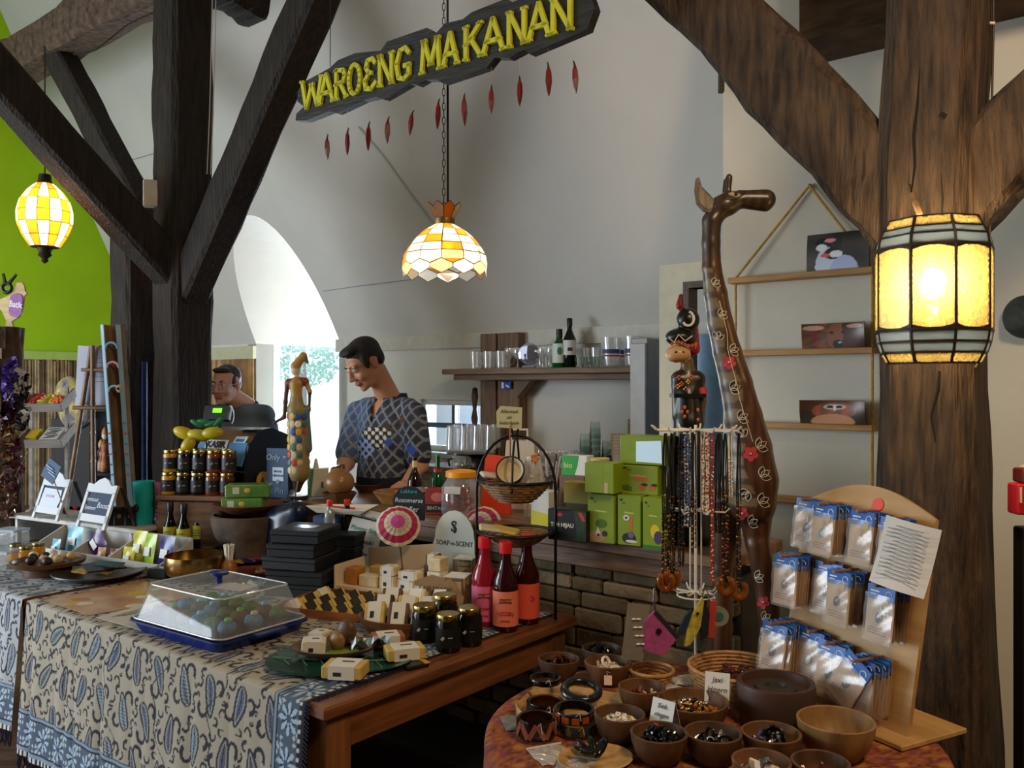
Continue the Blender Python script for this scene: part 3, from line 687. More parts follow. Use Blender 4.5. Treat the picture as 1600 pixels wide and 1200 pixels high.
for i, (px, y0, y1) in enumerate(CHB):
    tt = (sgx(px)/sl)+.5; p = pL.lerp(pR, tt); d = p.y; z0, z1 = EYE+(600-y0)/FPX*d, EYE+(600-y1)/FPX*d; h = z0-z1
    c = thing('chilli_ornament', 'dark red chilli hanging under the sign, %s from the left' % ORD[i], 'ornament', (p.x, p.y, z0), srz+.3*i, 'chillies under the sign')
    tl = random.uniform(-.12, .12); X = rot(0, tl, 0)
    mb = MB(); mb.lathe([(.001, -h), (.006, -h*.85), (.011, -h*.55), (.009, -h*.25), (.003, -h*.1), (.001, -h*.08)], 6, r=X, cap=False); mb.build('pod', CHR, c)
    mb = MB(); mb.tube([X @ V((0, 0, -h*.14)), X @ V((.002, 0, -.004)), X @ V((.006, 0, .006))], [.0045, .003, .002], 5); mb.build('stem', flat('#241a14'), c)
    mb = MB(); mb.tube([(0, 0, 0), (0, 0, sc_.z-.09-z0)], .0006, 4); mb.build('thread', flat('#b9b4ac'), c)

# ================================================================== lamps of leaded glass
G_W = thin('#fffaf2', .3, .2, transl=1, gloss=.08); G_O = thin('#ffbf5c', .3, .2, transl=1, gloss=.08); G_M = thin('#f6e2c8', .3, .2, transl=1, gloss=.08)
LEAD = mat('#2a211a', .5, .6, var=.1); BRASS = mat('#6d5a3c', .4, .8, var=.15)
def pane(parent, pts, m, name='glass_pane', th=.0025):
    P = [V(p) for p in pts]; n = (P[1]-P[0]).cross(P[-1]-P[0]).normalized()*th; k = len(P)
    c = sum(P, V())/k; P = [c+(p-c)*.97 for p in P]
    mb = MB(); mb.add(P+[p+n for p in P], [tuple(range(k-1, -1, -1)), tuple(range(k, 2*k))]+[(i, (i+1) % k, (i+1) % k+k, i+k) for i in range(k)]); return mb.build(name, m, parent)
def ring(r, z, k, n): a = 2*PI*k/n; return V((r*math.cos(a), r*math.sin(a), z))
d = 3.4; c0 = at(695, 400, d); c0.z = 0
PD = thing('pendant_lamp', 'lit domed pendant lamp of white and orange leaded glass on a chain', 'lamp', c0)
zz = lambda y: EYE+(600-y)/FPX*d
rings = [(.040, zz(352)), (.083, zz(362)), (.114, zz(373)), (.140, zz(386)), (.160, zz(399))]; N = 12; lead = MB()
for i in range(4):
    for k in range(N):
        q = [ring(*rings[i], k, N), ring(*rings[i+1], k, N), ring(*rings[i+1], k+1, N), ring(*rings[i], k+1, N)]
        pane(PD, q, G_O if (k+(i % 2)*2+i//2) % 3 == 0 else G_W); lead.tube(q[:2], .0022, 5); lead.tube(q[1:3], .0022, 5)
ra, za, zb, zc = .160, zz(399), zz(412), zz(419)
for k in range(N):
    a_, b_ = ring(.160, za, k, N), ring(.160, za, k+1, N); c_, e_ = ring(.165, zb, k, N), ring(.165, zb, k+1, N); m_ = ring(.166, zc, k+.5, N)
    pane(PD, [a_, c_, m_, e_, b_], (G_O, G_W, G_W)[k % 3]); lead.tube([a_, c_, m_, e_], .0022, 5)
    m2 = ring(.166, zc, k-.5, N); t1, t2 = ring(.165, zz(425), k-.5, N), ring(.165, zz(425), k+.5, N); bt = ring(.161, zz(434), k, N)
    pane(PD, [m2, t1, bt, t2, m_, c_], G_M if k % 2 else G_W); lead.tube([m2, t1, bt, t2, m_], .0012, 4)
for k in range(8):
    a_, b_ = ring(.036, zz(341), k, 8), ring(.036, zz(341), k+1, 8); c_, e_ = ring(.060, zz(325), k+.02, 8), ring(.060, zz(325), k+.98, 8); m_ = ring(.066, zz(318), k+.5, 8)
    pane(PD, [a_, b_, e_, m_, c_], G_O if k % 3 == 0 else G_M); lead.tube([a_, c_, m_, e_, b_], .002, 4)
lead.build('leading', LEAD, PD, smooth=50)
MB().lathe([(.039, zz(353)), (.041, zz(351)), (.041, zz(342)), (.037, zz(341)), (.005, zz(340))], 24).build('collar', BRASS, PD, smooth=40)
BULB = mat('#ffe2b0', .3, emit=14., var=0); MB().sph((0, 0, zz(392)), (.028, .028, .035)).build('bulb', BULB, PD, smooth=True)
mb = MB(); z = zz(340)
mb.tube([(.012, 0, z), (.008, 0, 5.39)], .0045, 6)
while z < 5.36:
    k = int(z/.028) % 2; mb.tube([(.006*math.cos(a*PI/4)*(1-k)-.004, .006*math.cos(a*PI/4)*k, z+.017+.017*math.sin(a*PI/4)) for a in range(8)], .0018, 4, closed=True); z += .028
mb.build('chain', flat('#1d1712', .5, metal=.6), PD)
light('pendant_lamp_light', 'POINT', (c0.x, c0.y, zz(398)), 11, WARM, .03)

d = 4.55; c0 = at(70, 340, d); c0.z = 0
BL = thing('balloon_lamp', 'lit balloon-shaped hanging lamp of orange and white glass before the lime wall', 'lamp', c0)
prof = [(.045, 288), (.085, 299), (.118, 314), (.133, 332), (.130, 350), (.105, 369), (.068, 386)]; lead = MB(); N = 14
for i in range(6):
    for k in range(N):
        q = [ring(prof[i][0], zz(prof[i][1]), k, N), ring(prof[i+1][0], zz(prof[i+1][1]), k, N), ring(prof[i+1][0], zz(prof[i+1][1]), k+1, N), ring(prof[i][0], zz(prof[i][1]), k+1, N)]
        pane(BL, q, G_O if (k+(i//2)) % 2 == 0 else G_W); lead.tube(q[:2], .0022, 4); lead.tube(q[1:3], .0022, 4)
lead.build('leading', LEAD, BL)
MB().lathe([(.07, zz(385)), (.04, zz(388)), (.028, zz(394)), (.034, zz(399)), (.014, zz(404)), (.018, zz(408)), (.001, zz(412))], 14).build('finial', flat('#33261a', .5), BL, smooth=40)
MB().lathe([(.001, zz(272)), (.03, zz(273)), (.034, zz(284)), (.046, zz(288))], 14, cap=False).build('cap', flat('#33261a', .5), BL, smooth=40)
MB().tube([(0, 0, zz(273)), (0, 0, 3.36)], .004, 6).build('cord', flat('#2a2018'), BL)
MB().sph((0, 0, zz(318)), (.03, .03, .04)).build('bulb', BULB, BL, smooth=True)
light('balloon_lamp_light', 'POINT', (c0.x, c0.y, zz(330)), 8, WARM, .03)

d = 2.24; c0 = at(1456, 500, d); c0 = V((c0.x+.6*.02, c0.y+.02, 0)); fa = math.atan2(-c0.y, -c0.x)
WL = thing('wall_lantern', 'big lit half-drum lantern of textured yellow and clear leaded glass on the post', 'lantern', c0)
Y_G = textured_glass('#fff6d6', '#948a60', .16, .6, 55); C_G = thin('#8d99a6', .35, .15, transl=1, gloss=.3)
R0 = .143; an = [fa+math.radians(x) for x in (-103, -62, -20, 21, 62, 103)]
rows = [(345, .80), (361, .89), (372, .955), (390, 1.0), (517, 1.0), (535, .965), (551, .90), (567, .80)]; kinds = [Y_G, C_G, C_G, Y_G, C_G, C_G, Y_G]; lead = MB()
pr = lambda k, i: V((R0*rows[i][1]*math.cos(an[k]), R0*rows[i][1]*math.sin(an[k]), zz(rows[i][0])))
for i in range(7):
    for k in range(5):
        q = [pr(k, i), pr(k, i+1), pr(k+1, i+1), pr(k+1, i)]; pane(WL, q, kinds[i])
for i in range(8): lead.tube([pr(k, i) for k in range(6)], .0055 if i in (3, 4) else .004, 5)
for k in range(6): lead.tube([pr(k, i) for i in range(8)], .0045, 5)
for k in range(5):
    for zz_, sg in ((zz(390), -1), (zz(517), 1)):
        a_, b_ = pr(k, 3), pr(k+1, 3); P = []
        for j in range(9):
            s_ = j/8; p = a_.lerp(b_, s_); p.z = zz_+sg*.010*(abs(2*s_-1)**2); P.append(p*1.0)
        lead.tube(P, .004, 4)
lead.build('leading', flat('#2b1c12', .5, metal=.4), WL, smooth=50)
MB().sph((0.05*math.cos(fa), .05*math.sin(fa), zz(445)), (.032, .032, .042)).build('bulb', mat('#ffd98c', .3, emit=30., var=0), WL, smooth=True)
MB().cyl((0.05*math.cos(fa), .05*math.sin(fa), zz(520)), .015, .07, 10).build('bulb_holder', flat('#e8e0d0'), WL)
light('wall_lantern_light', 'POINT', (c0.x+.075*math.cos(fa), c0.y+.075*math.sin(fa), zz(446)), 19, (1., .76, .44), .035)
cab = [at(1524, 575, 2.26), at(1538, 540, 2.3), at(1545, 500, 2.33), at(1546, 400, 2.35), at(1548, 250, 2.36), at(1552, 60, 2.37), at(1553, -200, 2.38)]
mb = MB(); mb.tube(cab, .003, 6); o = mb.build('cable', flat('#3a2c1e')); tag(o, 'thin cable running up the right post from the lantern', 'cable')
for i, (px, py, d_) in enumerate(((1546, 403, 2.345), (1546, 508, 2.325), (1549, 170, 2.36), (1550, 36, 2.365))):
    mb = MB(); mb.box(at(px, py, d_-.006)-V(cab[0]), (.014, .006, .006)); mb.build('cable_clip', flat('#d9d4c8'), o, cab[0])

# ================================================================== carved giraffe
gd = 2.54; g0 = at(1185, 600, gd); g0.z = 0; KS = gd/FPX
def gq(px, py, dy=0.): return ((px-1185)*KS, dy, EYE+(600-py)*KS)
GI = thing('giraffe_statue', 'tall carved wooden giraffe with painted leaves and red flowers', 'statue', g0)
neck = [(1112, 345, 15), (1111, 380, 14), (1112, 420, 15), (1118, 460, 18), (1125, 505, 20), (1136, 550, 22), (1150, 600, 25), (1161, 650, 29), (1171, 700, 34), (1176, 750, 39), (1176, 785, 36)]
pr_ = []
for (x, y, r), (x2, y2, r2) in zip(neck, neck[1:]): pr_.append(('c', gq(x, y), gq(x2, y2), r*KS, r2*KS))
pr_ += [('c', gq(1182, 800, .01), gq(1184, 850, .01), 27*KS, 18*KS), ('c', gq(1184, 850), gq(1200, 930), 18*KS, 18*KS), ('c', gq(1200, 930), gq(1208, 1060), 18*KS, 17*KS), ('c', gq(1208, 1060), (.05, 0, .06), 17*KS, .04),
        ('c', gq(1150, 790, .08), gq(1142, 900, .1), 26*KS, 16*KS), ('c', gq(1142, 900, .1), (-.09, .1, .06), 16*KS, .035), ('c', gq(1172, 770, .04), gq(1160, 780, .12), 38*KS, 32*KS),
        ('e', gq(1131, 322), (24*KS, 17*KS, 17*KS)), ('c', gq(1135, 318), gq(1160, 312), 17*KS, 13*KS), ('c', gq(1160, 311), gq(1196, 312), 13.5*KS, 16*KS), ('c', gq(1170, 318), gq(1196, 322), 9*KS, 9*KS),
        ('c', gq(1112, 345), gq(1128, 325), 14*KS, 15*KS), ('c', gq(1137, 303), gq(1139, 277), 5*KS, 5.6*KS), ('c', gq(1137, 303, .03), gq(1140, 279, .035), 5*KS, 5.6*KS)]
vs, F, ids = organic(pr_, .0062, .007, carve=[('c', gq(1168, 321, -.04), gq(1206, 322, -.03), .004, .005)])
me = bpy.data.meshes.new('body'); me.from_pydata(vs.tolist(), [], F.tolist()); me.materials.append(mat('painted', .32, attr=True, var=0)); me.polygons.foreach_set('use_smooth', [True]*len(me.polygons))
gb = ob('body', me, GI)
def gir(v):
    px, py = 1185+v[0]/KS, 600-(v[2]-EYE)/KS; base = hexa('#4a3020') if py > 400 else hexa('#3c2f22')
    base = base*(1+.16*math.sin(px*.4+2*math.sin(py*.02)))
    if 420 < py < 660:
        cxn = np.interp(py, [q[1] for q in neck], [q[0] for q in neck]); rn = np.interp(py, [q[1] for q in neck], [q[2] for q in neck])
        if (px-cxn)/rn < -.12-.2*math.sin(py*.06):
            base = hexa('#75684f')
            if math.sin(py*.21+px*.05) > .35: base = hexa('#544637')
    if 660 < py < 790 and (px-np.interp(py, [660, 790], [1162, 1176]))/34 < -.25+.2*math.sin(py*.05): base = hexa('#75634c') if math.sin(py*.3) > -.3 else hexa('#4a3a2a')
    return base
paint_arr(gb, np.array([gir(v) for v in vs])); bv = BVHTree.FromPolygons(vs.tolist(), F.tolist())
def gsurf(px, py):
    o_ = V((0, 0, EYE))-V((g0.x, g0.y, 0)); q = at(px, py, 1.0)-V((0, 0, EYE))
    h = bv.ray_cast(o_, q.normalized()); return (h[0]+h[1]*.0012) if h[0] is not None else None
WL_ = flat('#cfc4ae', .5); DK = flat('#1c1512', .5); RD = flat('#b83a40', .45)
def gcurve(pts, m, name, r=.0016, closed=False):
    P = [gsurf(*p) for p in pts]; P = [p for p in P if p is not None]
    if len(P) > 2: mb = MB(); mb.tube(P, r, 4, closed=closed); mb.build(name, m, GI)
def leafset(cx, cy, a0, s):
    for da in (-.75, 0, .75):
        a = a0+da; L_ = s; pts = []
        for j in range(13):
            t_ = j/12*2; side = 1 if t_ <= 1 else -1; u_ = t_ if t_ <= 1 else 2-t_; wv = side*.28*L_*math.sin(PI*u_)
            pts.append((cx+math.cos(a)*L_*u_-math.sin(a)*wv, cy+math.sin(a)*L_*u_+math.cos(a)*wv))
        gcurve(pts, WL_, 'leaf_outline', .0012, True)
        P = [gsurf(cx+math.cos(a)*L_*u_-math.sin(a)*w_, cy+math.sin(a)*L_*u_+math.cos(a)*w_) for u_, w_ in ((.1, 0), (.5, .2*L_), (.9, 0), (.5, -.2*L_))]
        if all(p is not None for p in P): MB().quad(*P).build('leaf', DK, GI)
for cx, cy, a, s in ((1114, 445, -.6, 12), (1124, 494, -.6, 13), (1120, 530, -1.2, 13), (1141, 549, -.3, 14), (1141, 608, -.3, 16), (1154, 655, -.5, 16), (1160, 683, -1.8, 15), (1183, 700, -.6, 17), (1188, 745, -.6, 17), (1170, 768, 2.4, 16), (1186, 786, -.5, 17), (1170, 818, -.4, 15), (1180, 903, -.3, 14), (1192, 968, -.6, 14), (1188, 1004, -.3, 14)): leafset(cx, cy, a, s)
gcurve([(1110+x, 470+y) for x, y in ((14, 0), (20, 25), (26, 50), (27, 75), (33, 100), (40, 125), (45, 150), (52, 175), (60, 200), (66, 220))], WL_, 'stem', .0011)
def gflower(cx, cy, s):
    for k in range(5):
        a = k*2*PI/5+.3; P = [gsurf(cx+s*.62*math.cos(a)+s*.42*math.cos(b*PI/4), cy+s*.62*math.sin(a)+s*.42*math.sin(b*PI/4)) for b in range(8)]
        if all(p is not None for p in P): MB().add(P, [tuple(range(8))]).build('petal', RD, GI)
    P = gsurf(cx, cy)
    if P is not None: MB().sph(P, .004, 8, 5).build('flower_centre', flat('#e0a090'), GI)
for f_ in ((1139, 566, 11), (1173, 709, 12), (1160, 802, 10), (1193, 941, 10)): gflower(*f_)
ear = [(1117, 318), (1107, 306), (1095, 294), (1090, 279), (1086, 281), (1084, 300), (1087, 320), (1097, 331), (1107, 335), (1116, 330)]
EW = wood('#46362a', '#2c2119', .4, 5, (8, 8, 2), .1)
def earmesh(dy, nm, m, sc=1., th=.014):
    cx, cy = 1101, 316; P = [((cx+(x-cx)*sc-1185)*KS, EYE+(600-(cy+(y-cy)*sc))*KS) for x, y in ear]
    mb = MB(); mb.prism(P, th, r=rot(PI/2, 0, 0), c=(0, dy, 0)); return mb.build(nm, m, GI)
earmesh(-.005, 'ear', EW); earmesh(-.0175, 'ear_inside', wood('#8a7d68', '#5e5242', .5, 8, (8, 8, 2), .2), .70, .003)
e_ = gsurf(1150, 304); mb = MB(); mb.sph(V(gsurf(1148, 305)), (.020, .004, .0075), 12, 6, rot(0, .18, 0)); mb.build('eye', flat('#a58f70', .4), GI, smooth=True)
MB().sph(V(gsurf(1149, 304))+V((0, -.004, 0)), (.006, .003, .006)).build('pupil', flat('#0d0a08', .2), GI, smooth=True)
gcurve([(1134, 311), (1142, 312), (1150, 311), (1158, 307), (1164, 302)], DK, 'eye_line', .002); gcurve([(1140, 301), (1148, 298), (1157, 298), (1164, 301)], DK, 'eye_line', .0015)

# ================================================================== rope-hung wall shelf with prints
PINE = wood('#c9985a', '#a87a42', .55, 4, (1.2, 12, 12), .06); ROPE = mat('#c79a3a', .7, var=.15, scale=60)
us = UR-.045; SH = thing('hanging_shelf', 'narrow wooden shelf hung on two cords against the white wall', 'shelf', onu(1255, 431, UR-.006), RZ)
def shl(px, py): p = onu(px, py, us)-V(SH.location); return V((p.x*.78-p.y*.626, 0, p.z))
szs = []
for a, b in (((1140, 437), (1367, 425)), ((1150, 551), (1371, 549)), ((1150, 660), (1371, 672)), ((1150, 775), (1371, 790))):
    A, B = shl(*a), shl(*b); z = (A.z+B.z)/2; szs.append(z); x0, x1 = shl(1141, 437).x, shl(1367, 425).x
    MB().bbox(((x0+x1)/2, -.034, z), (x1-x0, .068, .024), .003).build('shelf_board', PINE, SH)
ap = shl(1261, 288)
for x in (x0+.02, x1-.012):
    MB().tube([(ap.x, -.012, ap.z), (x, -.03, szs[0]+.012)], .0052, 6).build('cord', ROPE, SH)
    MB().tube([(x, -.03, szs[0]), (x, -.03, szs[-1]-.02)], .0052, 6).build('cord', ROPE, SH)
MB().sph((ap.x, -.008, ap.z), (.009, .009, .009), 8, 6).build('nail', flat('#9a948a', .4, metal=.7), SH)
def print_(label, px0, px1, py0, zb, fn, bend):
    a, b = onu(px0, py0, us-.005), onu(px1, py0, us-.022); w_ = (b-a).length; base = LU(*[0, 0], 0); base = (a+b)/2; base.z = SH.location.z+zb+.0125; h = a.z-base.z
    mb = MB(); mb.grid(lambda i, j: V(((i-.5)*w_, bend*((i-.5)**2*4)*j-.0+.014*j*j, j*h)), 64, 44)
    o = mb.build('photo_print', mat('painted', .3, attr=True, var=0), None, base, RZ, smooth=True)
    md = o.modifiers.new('thickness', 'SOLIDIFY'); md.thickness = .0008; md.offset = 1
    paint(o, lambda c: tuple(min(1, q*1.35+.02) for q in fn(c.x/w_+.5, c.z/h))); tag(o, label, 'photo'); return o
el = lambda x, y, cx, cy, rx, ry: ((x-cx)/rx)**2+((y-cy)/ry)**2 < 1
def birds(x, y):
    c = (.24, .20, .17) if x > .55 else (.17, .15, .14)
    c = tuple(q*(.8+.5*math.sin(x*5+1)*math.sin(y*4+.5)**2) for q in c)
    if el(x, y, .34, .1, .2, .52): c = (.62, .65, .70)
    if el(x, y, .6, -.05, .22, .42): c = (.55, .58, .68)
    if el(x, y, .27, .74, .13, .14): c = (.06, .05, .06)
    if el(x, y, .42, .44, .14, .16): c = (.06, .05, .07)
    if el(x, y, .235, .62, .085, .10): c = (.92, .91, .9)
    if el(x, y, .47, .42, .10, .10): c = (.92, .91, .9)
    if el(x, y, .37, .80, .09, .055): c = (.85, .45, .48)
    if el(x, y, .30, .40, .075, .055): c = (.78, .22, .24)
    return c
def deer(x, y):
    c = (.36+.08*math.sin(x*19+3*math.sin(y*9)), .21+.04*math.sin(x*23), .16)
    if x > .62: c = (.22, .13, .10)
    if el(x, y, .52, .5, .13, .5): c = (.42, .25, .17)
    if el(x, y, .57, .16, .08, .17): c = (.10, .08, .09)
    if el(x, y, .60, .22, .03, .04): c = (.55, .55, .6)
    if el(x, y, .18, .82, .16, .1): c = (.66, .52, .46)
    if el(x, y, .83, .86, .14, .08): c = (.55, .42, .37)
    if el(x, y, .46, .62, .03, .05) or el(x, y, .64, .62, .03, .05): c = (.07, .05, .05)
    return c
def owl(x, y):
    c = (.28, .17, .12) if y > .55 else (.20, .15, .11)
    if el(x, y, .52, .55, .34, .36): c = (.45+.1*math.sin(x*30), .26, .17)
    if el(x, y, .5, .10, .33, .32): c = (.62, .42, .30)
    if el(x, y, .52, .72, .17, .12): c = (.62, .57, .52)
    if el(x, y, .45, .72, .05, .06) or el(x, y, .59, .72, .05, .06): c = (.12, .1, .1)
    if abs(x-.52) < .012 and .55 < y < .8: c = (.8, .76, .7)
    return c
print_('photo print of two white-cheeked finches on the top shelf', 1262, 1358, 368, szs[0], birds, -.004)
print_('curled photo print of a brown deer on the second shelf', 1255, 1352, 507, szs[1], deer, -.03)
print_('curled photo print of a reddish-brown owl face on the third shelf', 1252, 1353, 625, szs[2], owl, -.03)
# ================================================================== people behind the bar
def xf(M, p): q = M @ V(p); return (q.x, q.y, q.z)
def head_prims(M, eul, wide=1.):
    E = lambda c, r, i=0: ('e', xf(M, (c[0]*wide, c[1], c[2])), (r[0]*wide, r[1], r[2]), i, eul); Cc = lambda a, b, r0, r1, i=0: ('c', xf(M, a), xf(M, b), r0, r1, i)
    P = [E((0, .014, .035), (.075, .094, .084)), E((0, -.028, -.025), (.062, .066, .088)), E((0, -.040, -.085), (.047, .047, .034)), E((0, -.074, -.104), (.021, .018, .017)),
         Cc((0, -.092, .012), (0, -.112, -.030), .009, .0125), E((-.012, -.100, -.036), (.009, .010, .007)), E((.012, -.100, -.036), (.009, .010, .007)),
         E((-.03, -.080, .026), (.026, .014, .009)), E((.03, -.080, .026), (.026, .014, .009)), E((-.038, -.066, -.032), (.024, .022, .024)), E((.038, -.066, -.032), (.024, .022, .024)),
         E((0, -.093, -.064), (.023, .010, .0052), 1), E((0, -.090, -.074), (.019, .010, .0055), 1),
         E((-.074, .014, -.008), (.009, .020, .031), 2), E((.074, .014, -.008), (.009, .020, .031), 2)]
    cv = [E((-.031, -.094, .004), (.015, .013, .0085)), E((.031, -.094, .004), (.015, .013, .0085))]
    return P, cv
def join(parts):
    vs, fs, ids, n = [], [], [], 0
    for v, f, i in parts: vs.append(v); fs.append(f+n); ids.append(i); n += len(v)
    return np.concatenate(vs), np.concatenate(fs), np.concatenate(ids)
def mesh_ob(name, v, f, m, parent, cols=None):
    me = bpy.data.meshes.new(name); me.from_pydata(v.tolist(), [], f.tolist()); me.materials.append(m); me.polygons.foreach_set('use_smooth', [True]*len(me.polygons)); me.update()
    o = ob(name, me, parent)
    if cols is not None: paint_arr(o, cols)
    return o
def hand(w, dr, side, s=1.):
    """wrist w, direction dr (unit), side vector: palm and five curled fingers"""
    w, dr, sv = V(w), V(dr).normalized(), V(side).normalized(); nv = dr.cross(sv).normalized(); P = [('c', tuple(w), tuple(w+dr*.05*s), .026*s, .03*s), ('c', tuple(w+dr*.03+sv*.018), tuple(w+dr*.075*s+sv*.026), .018, .016), ('c', tuple(w+dr*.03-sv*.018), tuple(w+dr*.075*s-sv*.024), .018, .016)]
    for k, (off, L_) in enumerate(((-.033, .052), (-.011, .066), (.011, .070), (.032, .060))):
        a = w+dr*.085*s+sv*off; b = a+dr*L_*.5-nv*.012; c = b+dr*L_*.42-nv*.026; P += [('c', tuple(a-dr*.02), tuple(b), .0095, .0088), ('c', tuple(b), tuple(c), .0088, .0072)]
    a = w+dr*.03+sv*.034; b = a+dr*.03+sv*.026-nv*.01; P += [('c', tuple(a-sv*.012), tuple(b), .013, .010), ('c', tuple(b), tuple(b+dr*.032+sv*.004-nv*.012), .010, .0085)]
    return P
def person(label, base, th, hc, hp, hth, wide, arms, skin, haircol, cloth_fn, shirt_in, long_sleeve, torso, hair, carve):
    root = thing('person', label, 'person', base)
    Rb = rot(0, 0, th); M = T(hc) @ rot(hp, 0, hth); eul = (hp, 0, hth)
    hp_, cv = head_prims(M, eul, wide)
    nb = Rb @ V((0, .03, torso[0])); nk = M @ V((0, .03, -.07))
    hp_ += [('c', tuple(nb), tuple(nk), .064*wide, .058*wide)]
    hv = organic(hp_, .0042, .012, cv)
    sw, cw_, bw = torso[1], torso[2], torso[3]; zs = torso[0]
    tb = lambda k=1., q=0.: [('c', tuple(Rb @ V((-sw, .01, zs-.05))), tuple(Rb @ V((sw, .01, zs-.05))), .058*k+q, .058*k+q), ('e', tuple(Rb @ V((0, 0, zs-.17))), (cw_+q, .115*k+q, .20+q), 0, (0, 0, th)), ('e', tuple(Rb @ V((0, -.01, zs-.38))), (bw+q, .12*k+q, .2+q), 0, (0, 0, th))]
    bd = tb(.9)+[('e', tuple(Rb @ V((0, 0, zs-.55))), (bw, .11, .13), 0, (0, 0, th))]
    for s in (-1, 1):
        bd += [('c', tuple(Rb @ V((s*.09, 0, zs-.6))), tuple(Rb @ V((s*.1, -.01, .50))), .085, .06), ('c', tuple(Rb @ V((s*.1, -.01, .50))), tuple(Rb @ V((s*.1, .01, .09))), .058, .04), ('c', tuple(Rb @ V((s*.1, .02, .05))), tuple(Rb @ V((s*.11, -.14, .035))), .04, .03)]
    for (sh, eb, wr, dr, sv) in arms: bd += [('c', sh, eb, .05, .042), ('c', eb, wr, .042, .028)]
    bd += [('c', tuple(nb-V((0, 0, .05))), tuple(nb), .06, .056)]
    bv_ = organic(bd, .010, .03)
    parts = [hv, bv_]
    for (sh, eb, wr, dr, sv) in arms: parts.append(organic(hand(wr, dr, sv), .0045, .008))
    v, f, ids = join(parts); mesh_ob('body', v, f, mat('painted', .5, attr=True, var=0), root, np.array([hexa(c) for c in skin])[ids])
    # hair
    H = [('e', xf(M, c), r, 0, eul) for c, r in hair]; Cv = [('e', xf(M, c), r, 0, eul) for c, r in carve]
    v, f, _ = organic(H, .0045, .012, Cv); mesh_ob('hair', v, f, mat(haircol, .55, var=.25, scale=90, bump=.4, bscale=160), root)
    for s in (-1, 1):
        p = M @ V((s*.031*wide, -.0805, .004)); MB().sph(p, .0125, 10, 8).build('eye', flat('#e9e4dc', .2), root, smooth=True)
        p2 = M @ V((s*.031*wide, -.0915, .001)); MB().sph(p2, (.0055, .003, .0055), 8, 6, rot(*eul)).build('iris', flat('#2c2620', .2), root, smooth=True)
        mb = MB(); mb.tube([M @ V((s*x*wide, y, z)) for x, y, z in ((.014, -.0945, .0255), (.03, -.0935, .031), (.05, -.080, .026))], [.003, .004, .002], 5); mb.build('eyebrow', flat(haircol, .7), root)
        mb = MB(); mb.tube([M @ V((s*x*wide, y, z)) for x, y, z in ((.018, -.0905, .0085), (.031, -.0945, .0115), (.045, -.0845, .0075))], [.0025, .0032, .002], 5); mb.build('eyelid', flat(skin[0], .5), root, smooth=True)
    # garment
    S_ = tb(1., .010)+[('c', tuple(nb+V((0, 0, -.03))), tuple(Rb @ V((s*.13, .01, zs-.045))), .058, .056) for s in (-1, 1)]+[('c', tuple(nb-V((0, 0, .05))), tuple(nb+V((0, 0, -.012))), .074, .068)]
    for (sh, eb, wr, dr, sv) in arms:
        e = V(eb) if long_sleeve else V(sh).lerp(V(eb), .80); S_ += [('c', sh, tuple(e), .066, .060 if long_sleeve else .068)]
        if long_sleeve: S_ += [('c', eb, wr, .058, .042)]
    v, f, _ = organic(S_, .0062, .02, shirt_in(Rb, nb)); mesh_ob('shirt', v, f, mat('painted', .8, attr=True, var=0), root, np.array([cloth_fn(p) for p in v]))
    return root, Rb, M, nb
d1 = 4.5; k1 = d1/FPX; B1 = at(604, 600, d1); B1.z = 0
def q1(px, py, dy): return ((px-604)*k1, dy, EYE+(600-py)*k1)
th = math.radians(-32)
def shirt1(p):
    x, y, z = p; a, b = (x*.8-y*.5+z*.72), (x*.8-y*.5-z*.72)
    c = hexa('#2e3444')*(1+.18*math.sin(x*40+z*23))
    if x < -.09: c = hexa('#44597f')
    g = min(abs((a % .052)-.026), abs((b % .052)-.026))
    if max(abs((a % .052)-.026), abs((b % .052)-.026)) > .0205: c = hexa('#7f8389')
    q = (x+.05)*.9+(z-1.28)*.5; w_ = math.sin(x*150)*math.sin(z*150)
    if ((x+.035)/.075)**2+((z-1.31)/.06)**2+.3*math.sin(z*60) < 1: c = hexa('#d8d5cd') if w_ > .1 else hexa('#2a211d')
    if ((x+.10)/.05)**2+((z-1.25)/.05)**2 < 1: c = hexa('#9fb2dc') if w_ > -.2 else hexa('#26345e')
    for cx, cz, rr_, col in ((.03, 1.29, .02, '#3b55b0'), (.15, 1.25, .025, '#3652b5'), (.1, 1.40, .02, '#5a3526'), (.03, 1.36, .018, '#4e3a20')):
        if (x-cx)**2+(z-cz)**2 < rr_**2*(1+.4*math.sin(x*200+z*170)): c = hexa(col)
    return c
arms1 = [((.155, -.115, 1.425), (.185, -.13, 1.17), (.135, -.30, 1.09), (-.3, -.9, -.1), (.9, -.3, 0)), ((-.165, .10, 1.425), (-.215, .02, 1.17), (-.20, -.20, 1.12), (-.1, -.9, -.25), (.9, -.1, .2))]
hair1 = [((0, .022, .048), (.0775, .096, .081)), ((0, -.045, .098), (.054, .050, .024)), ((0, .066, .0), (.062, .046, .062)), ((.066, -.02, .02), (.012, .02, .04)), ((-.066, -.02, .02), (.012, .02, .04))]
carve1 = [((0, -.098, -.028), (.066, .062, .092)), ((.085, .006, -.03), (.03, .034, .045)), ((-.085, .006, -.03), (.03, .034, .045))]
P1, Rb, M1, nb1 = person('young man in a dark blue patterned short-sleeved shirt looking down behind the bar', B1, th, V(q1(575, 568, -.105)), math.radians(34), math.radians(-52), .98,
    arms1, ('#c58f70', '#a8604f', '#bf7d64'), '#2a1f17', shirt1, lambda Rb, nb: [('c', tuple(nb+Rb @ V((0, -.10, -.01))), tuple(nb+Rb @ V((0, -.14, -.11))), .032, .006), ('c', tuple(nb+V((0, 0, .06))), tuple(nb+V((0, 0, .2))), .09, .12)], False, (1.49, .135, .165, .15), hair1, carve1)
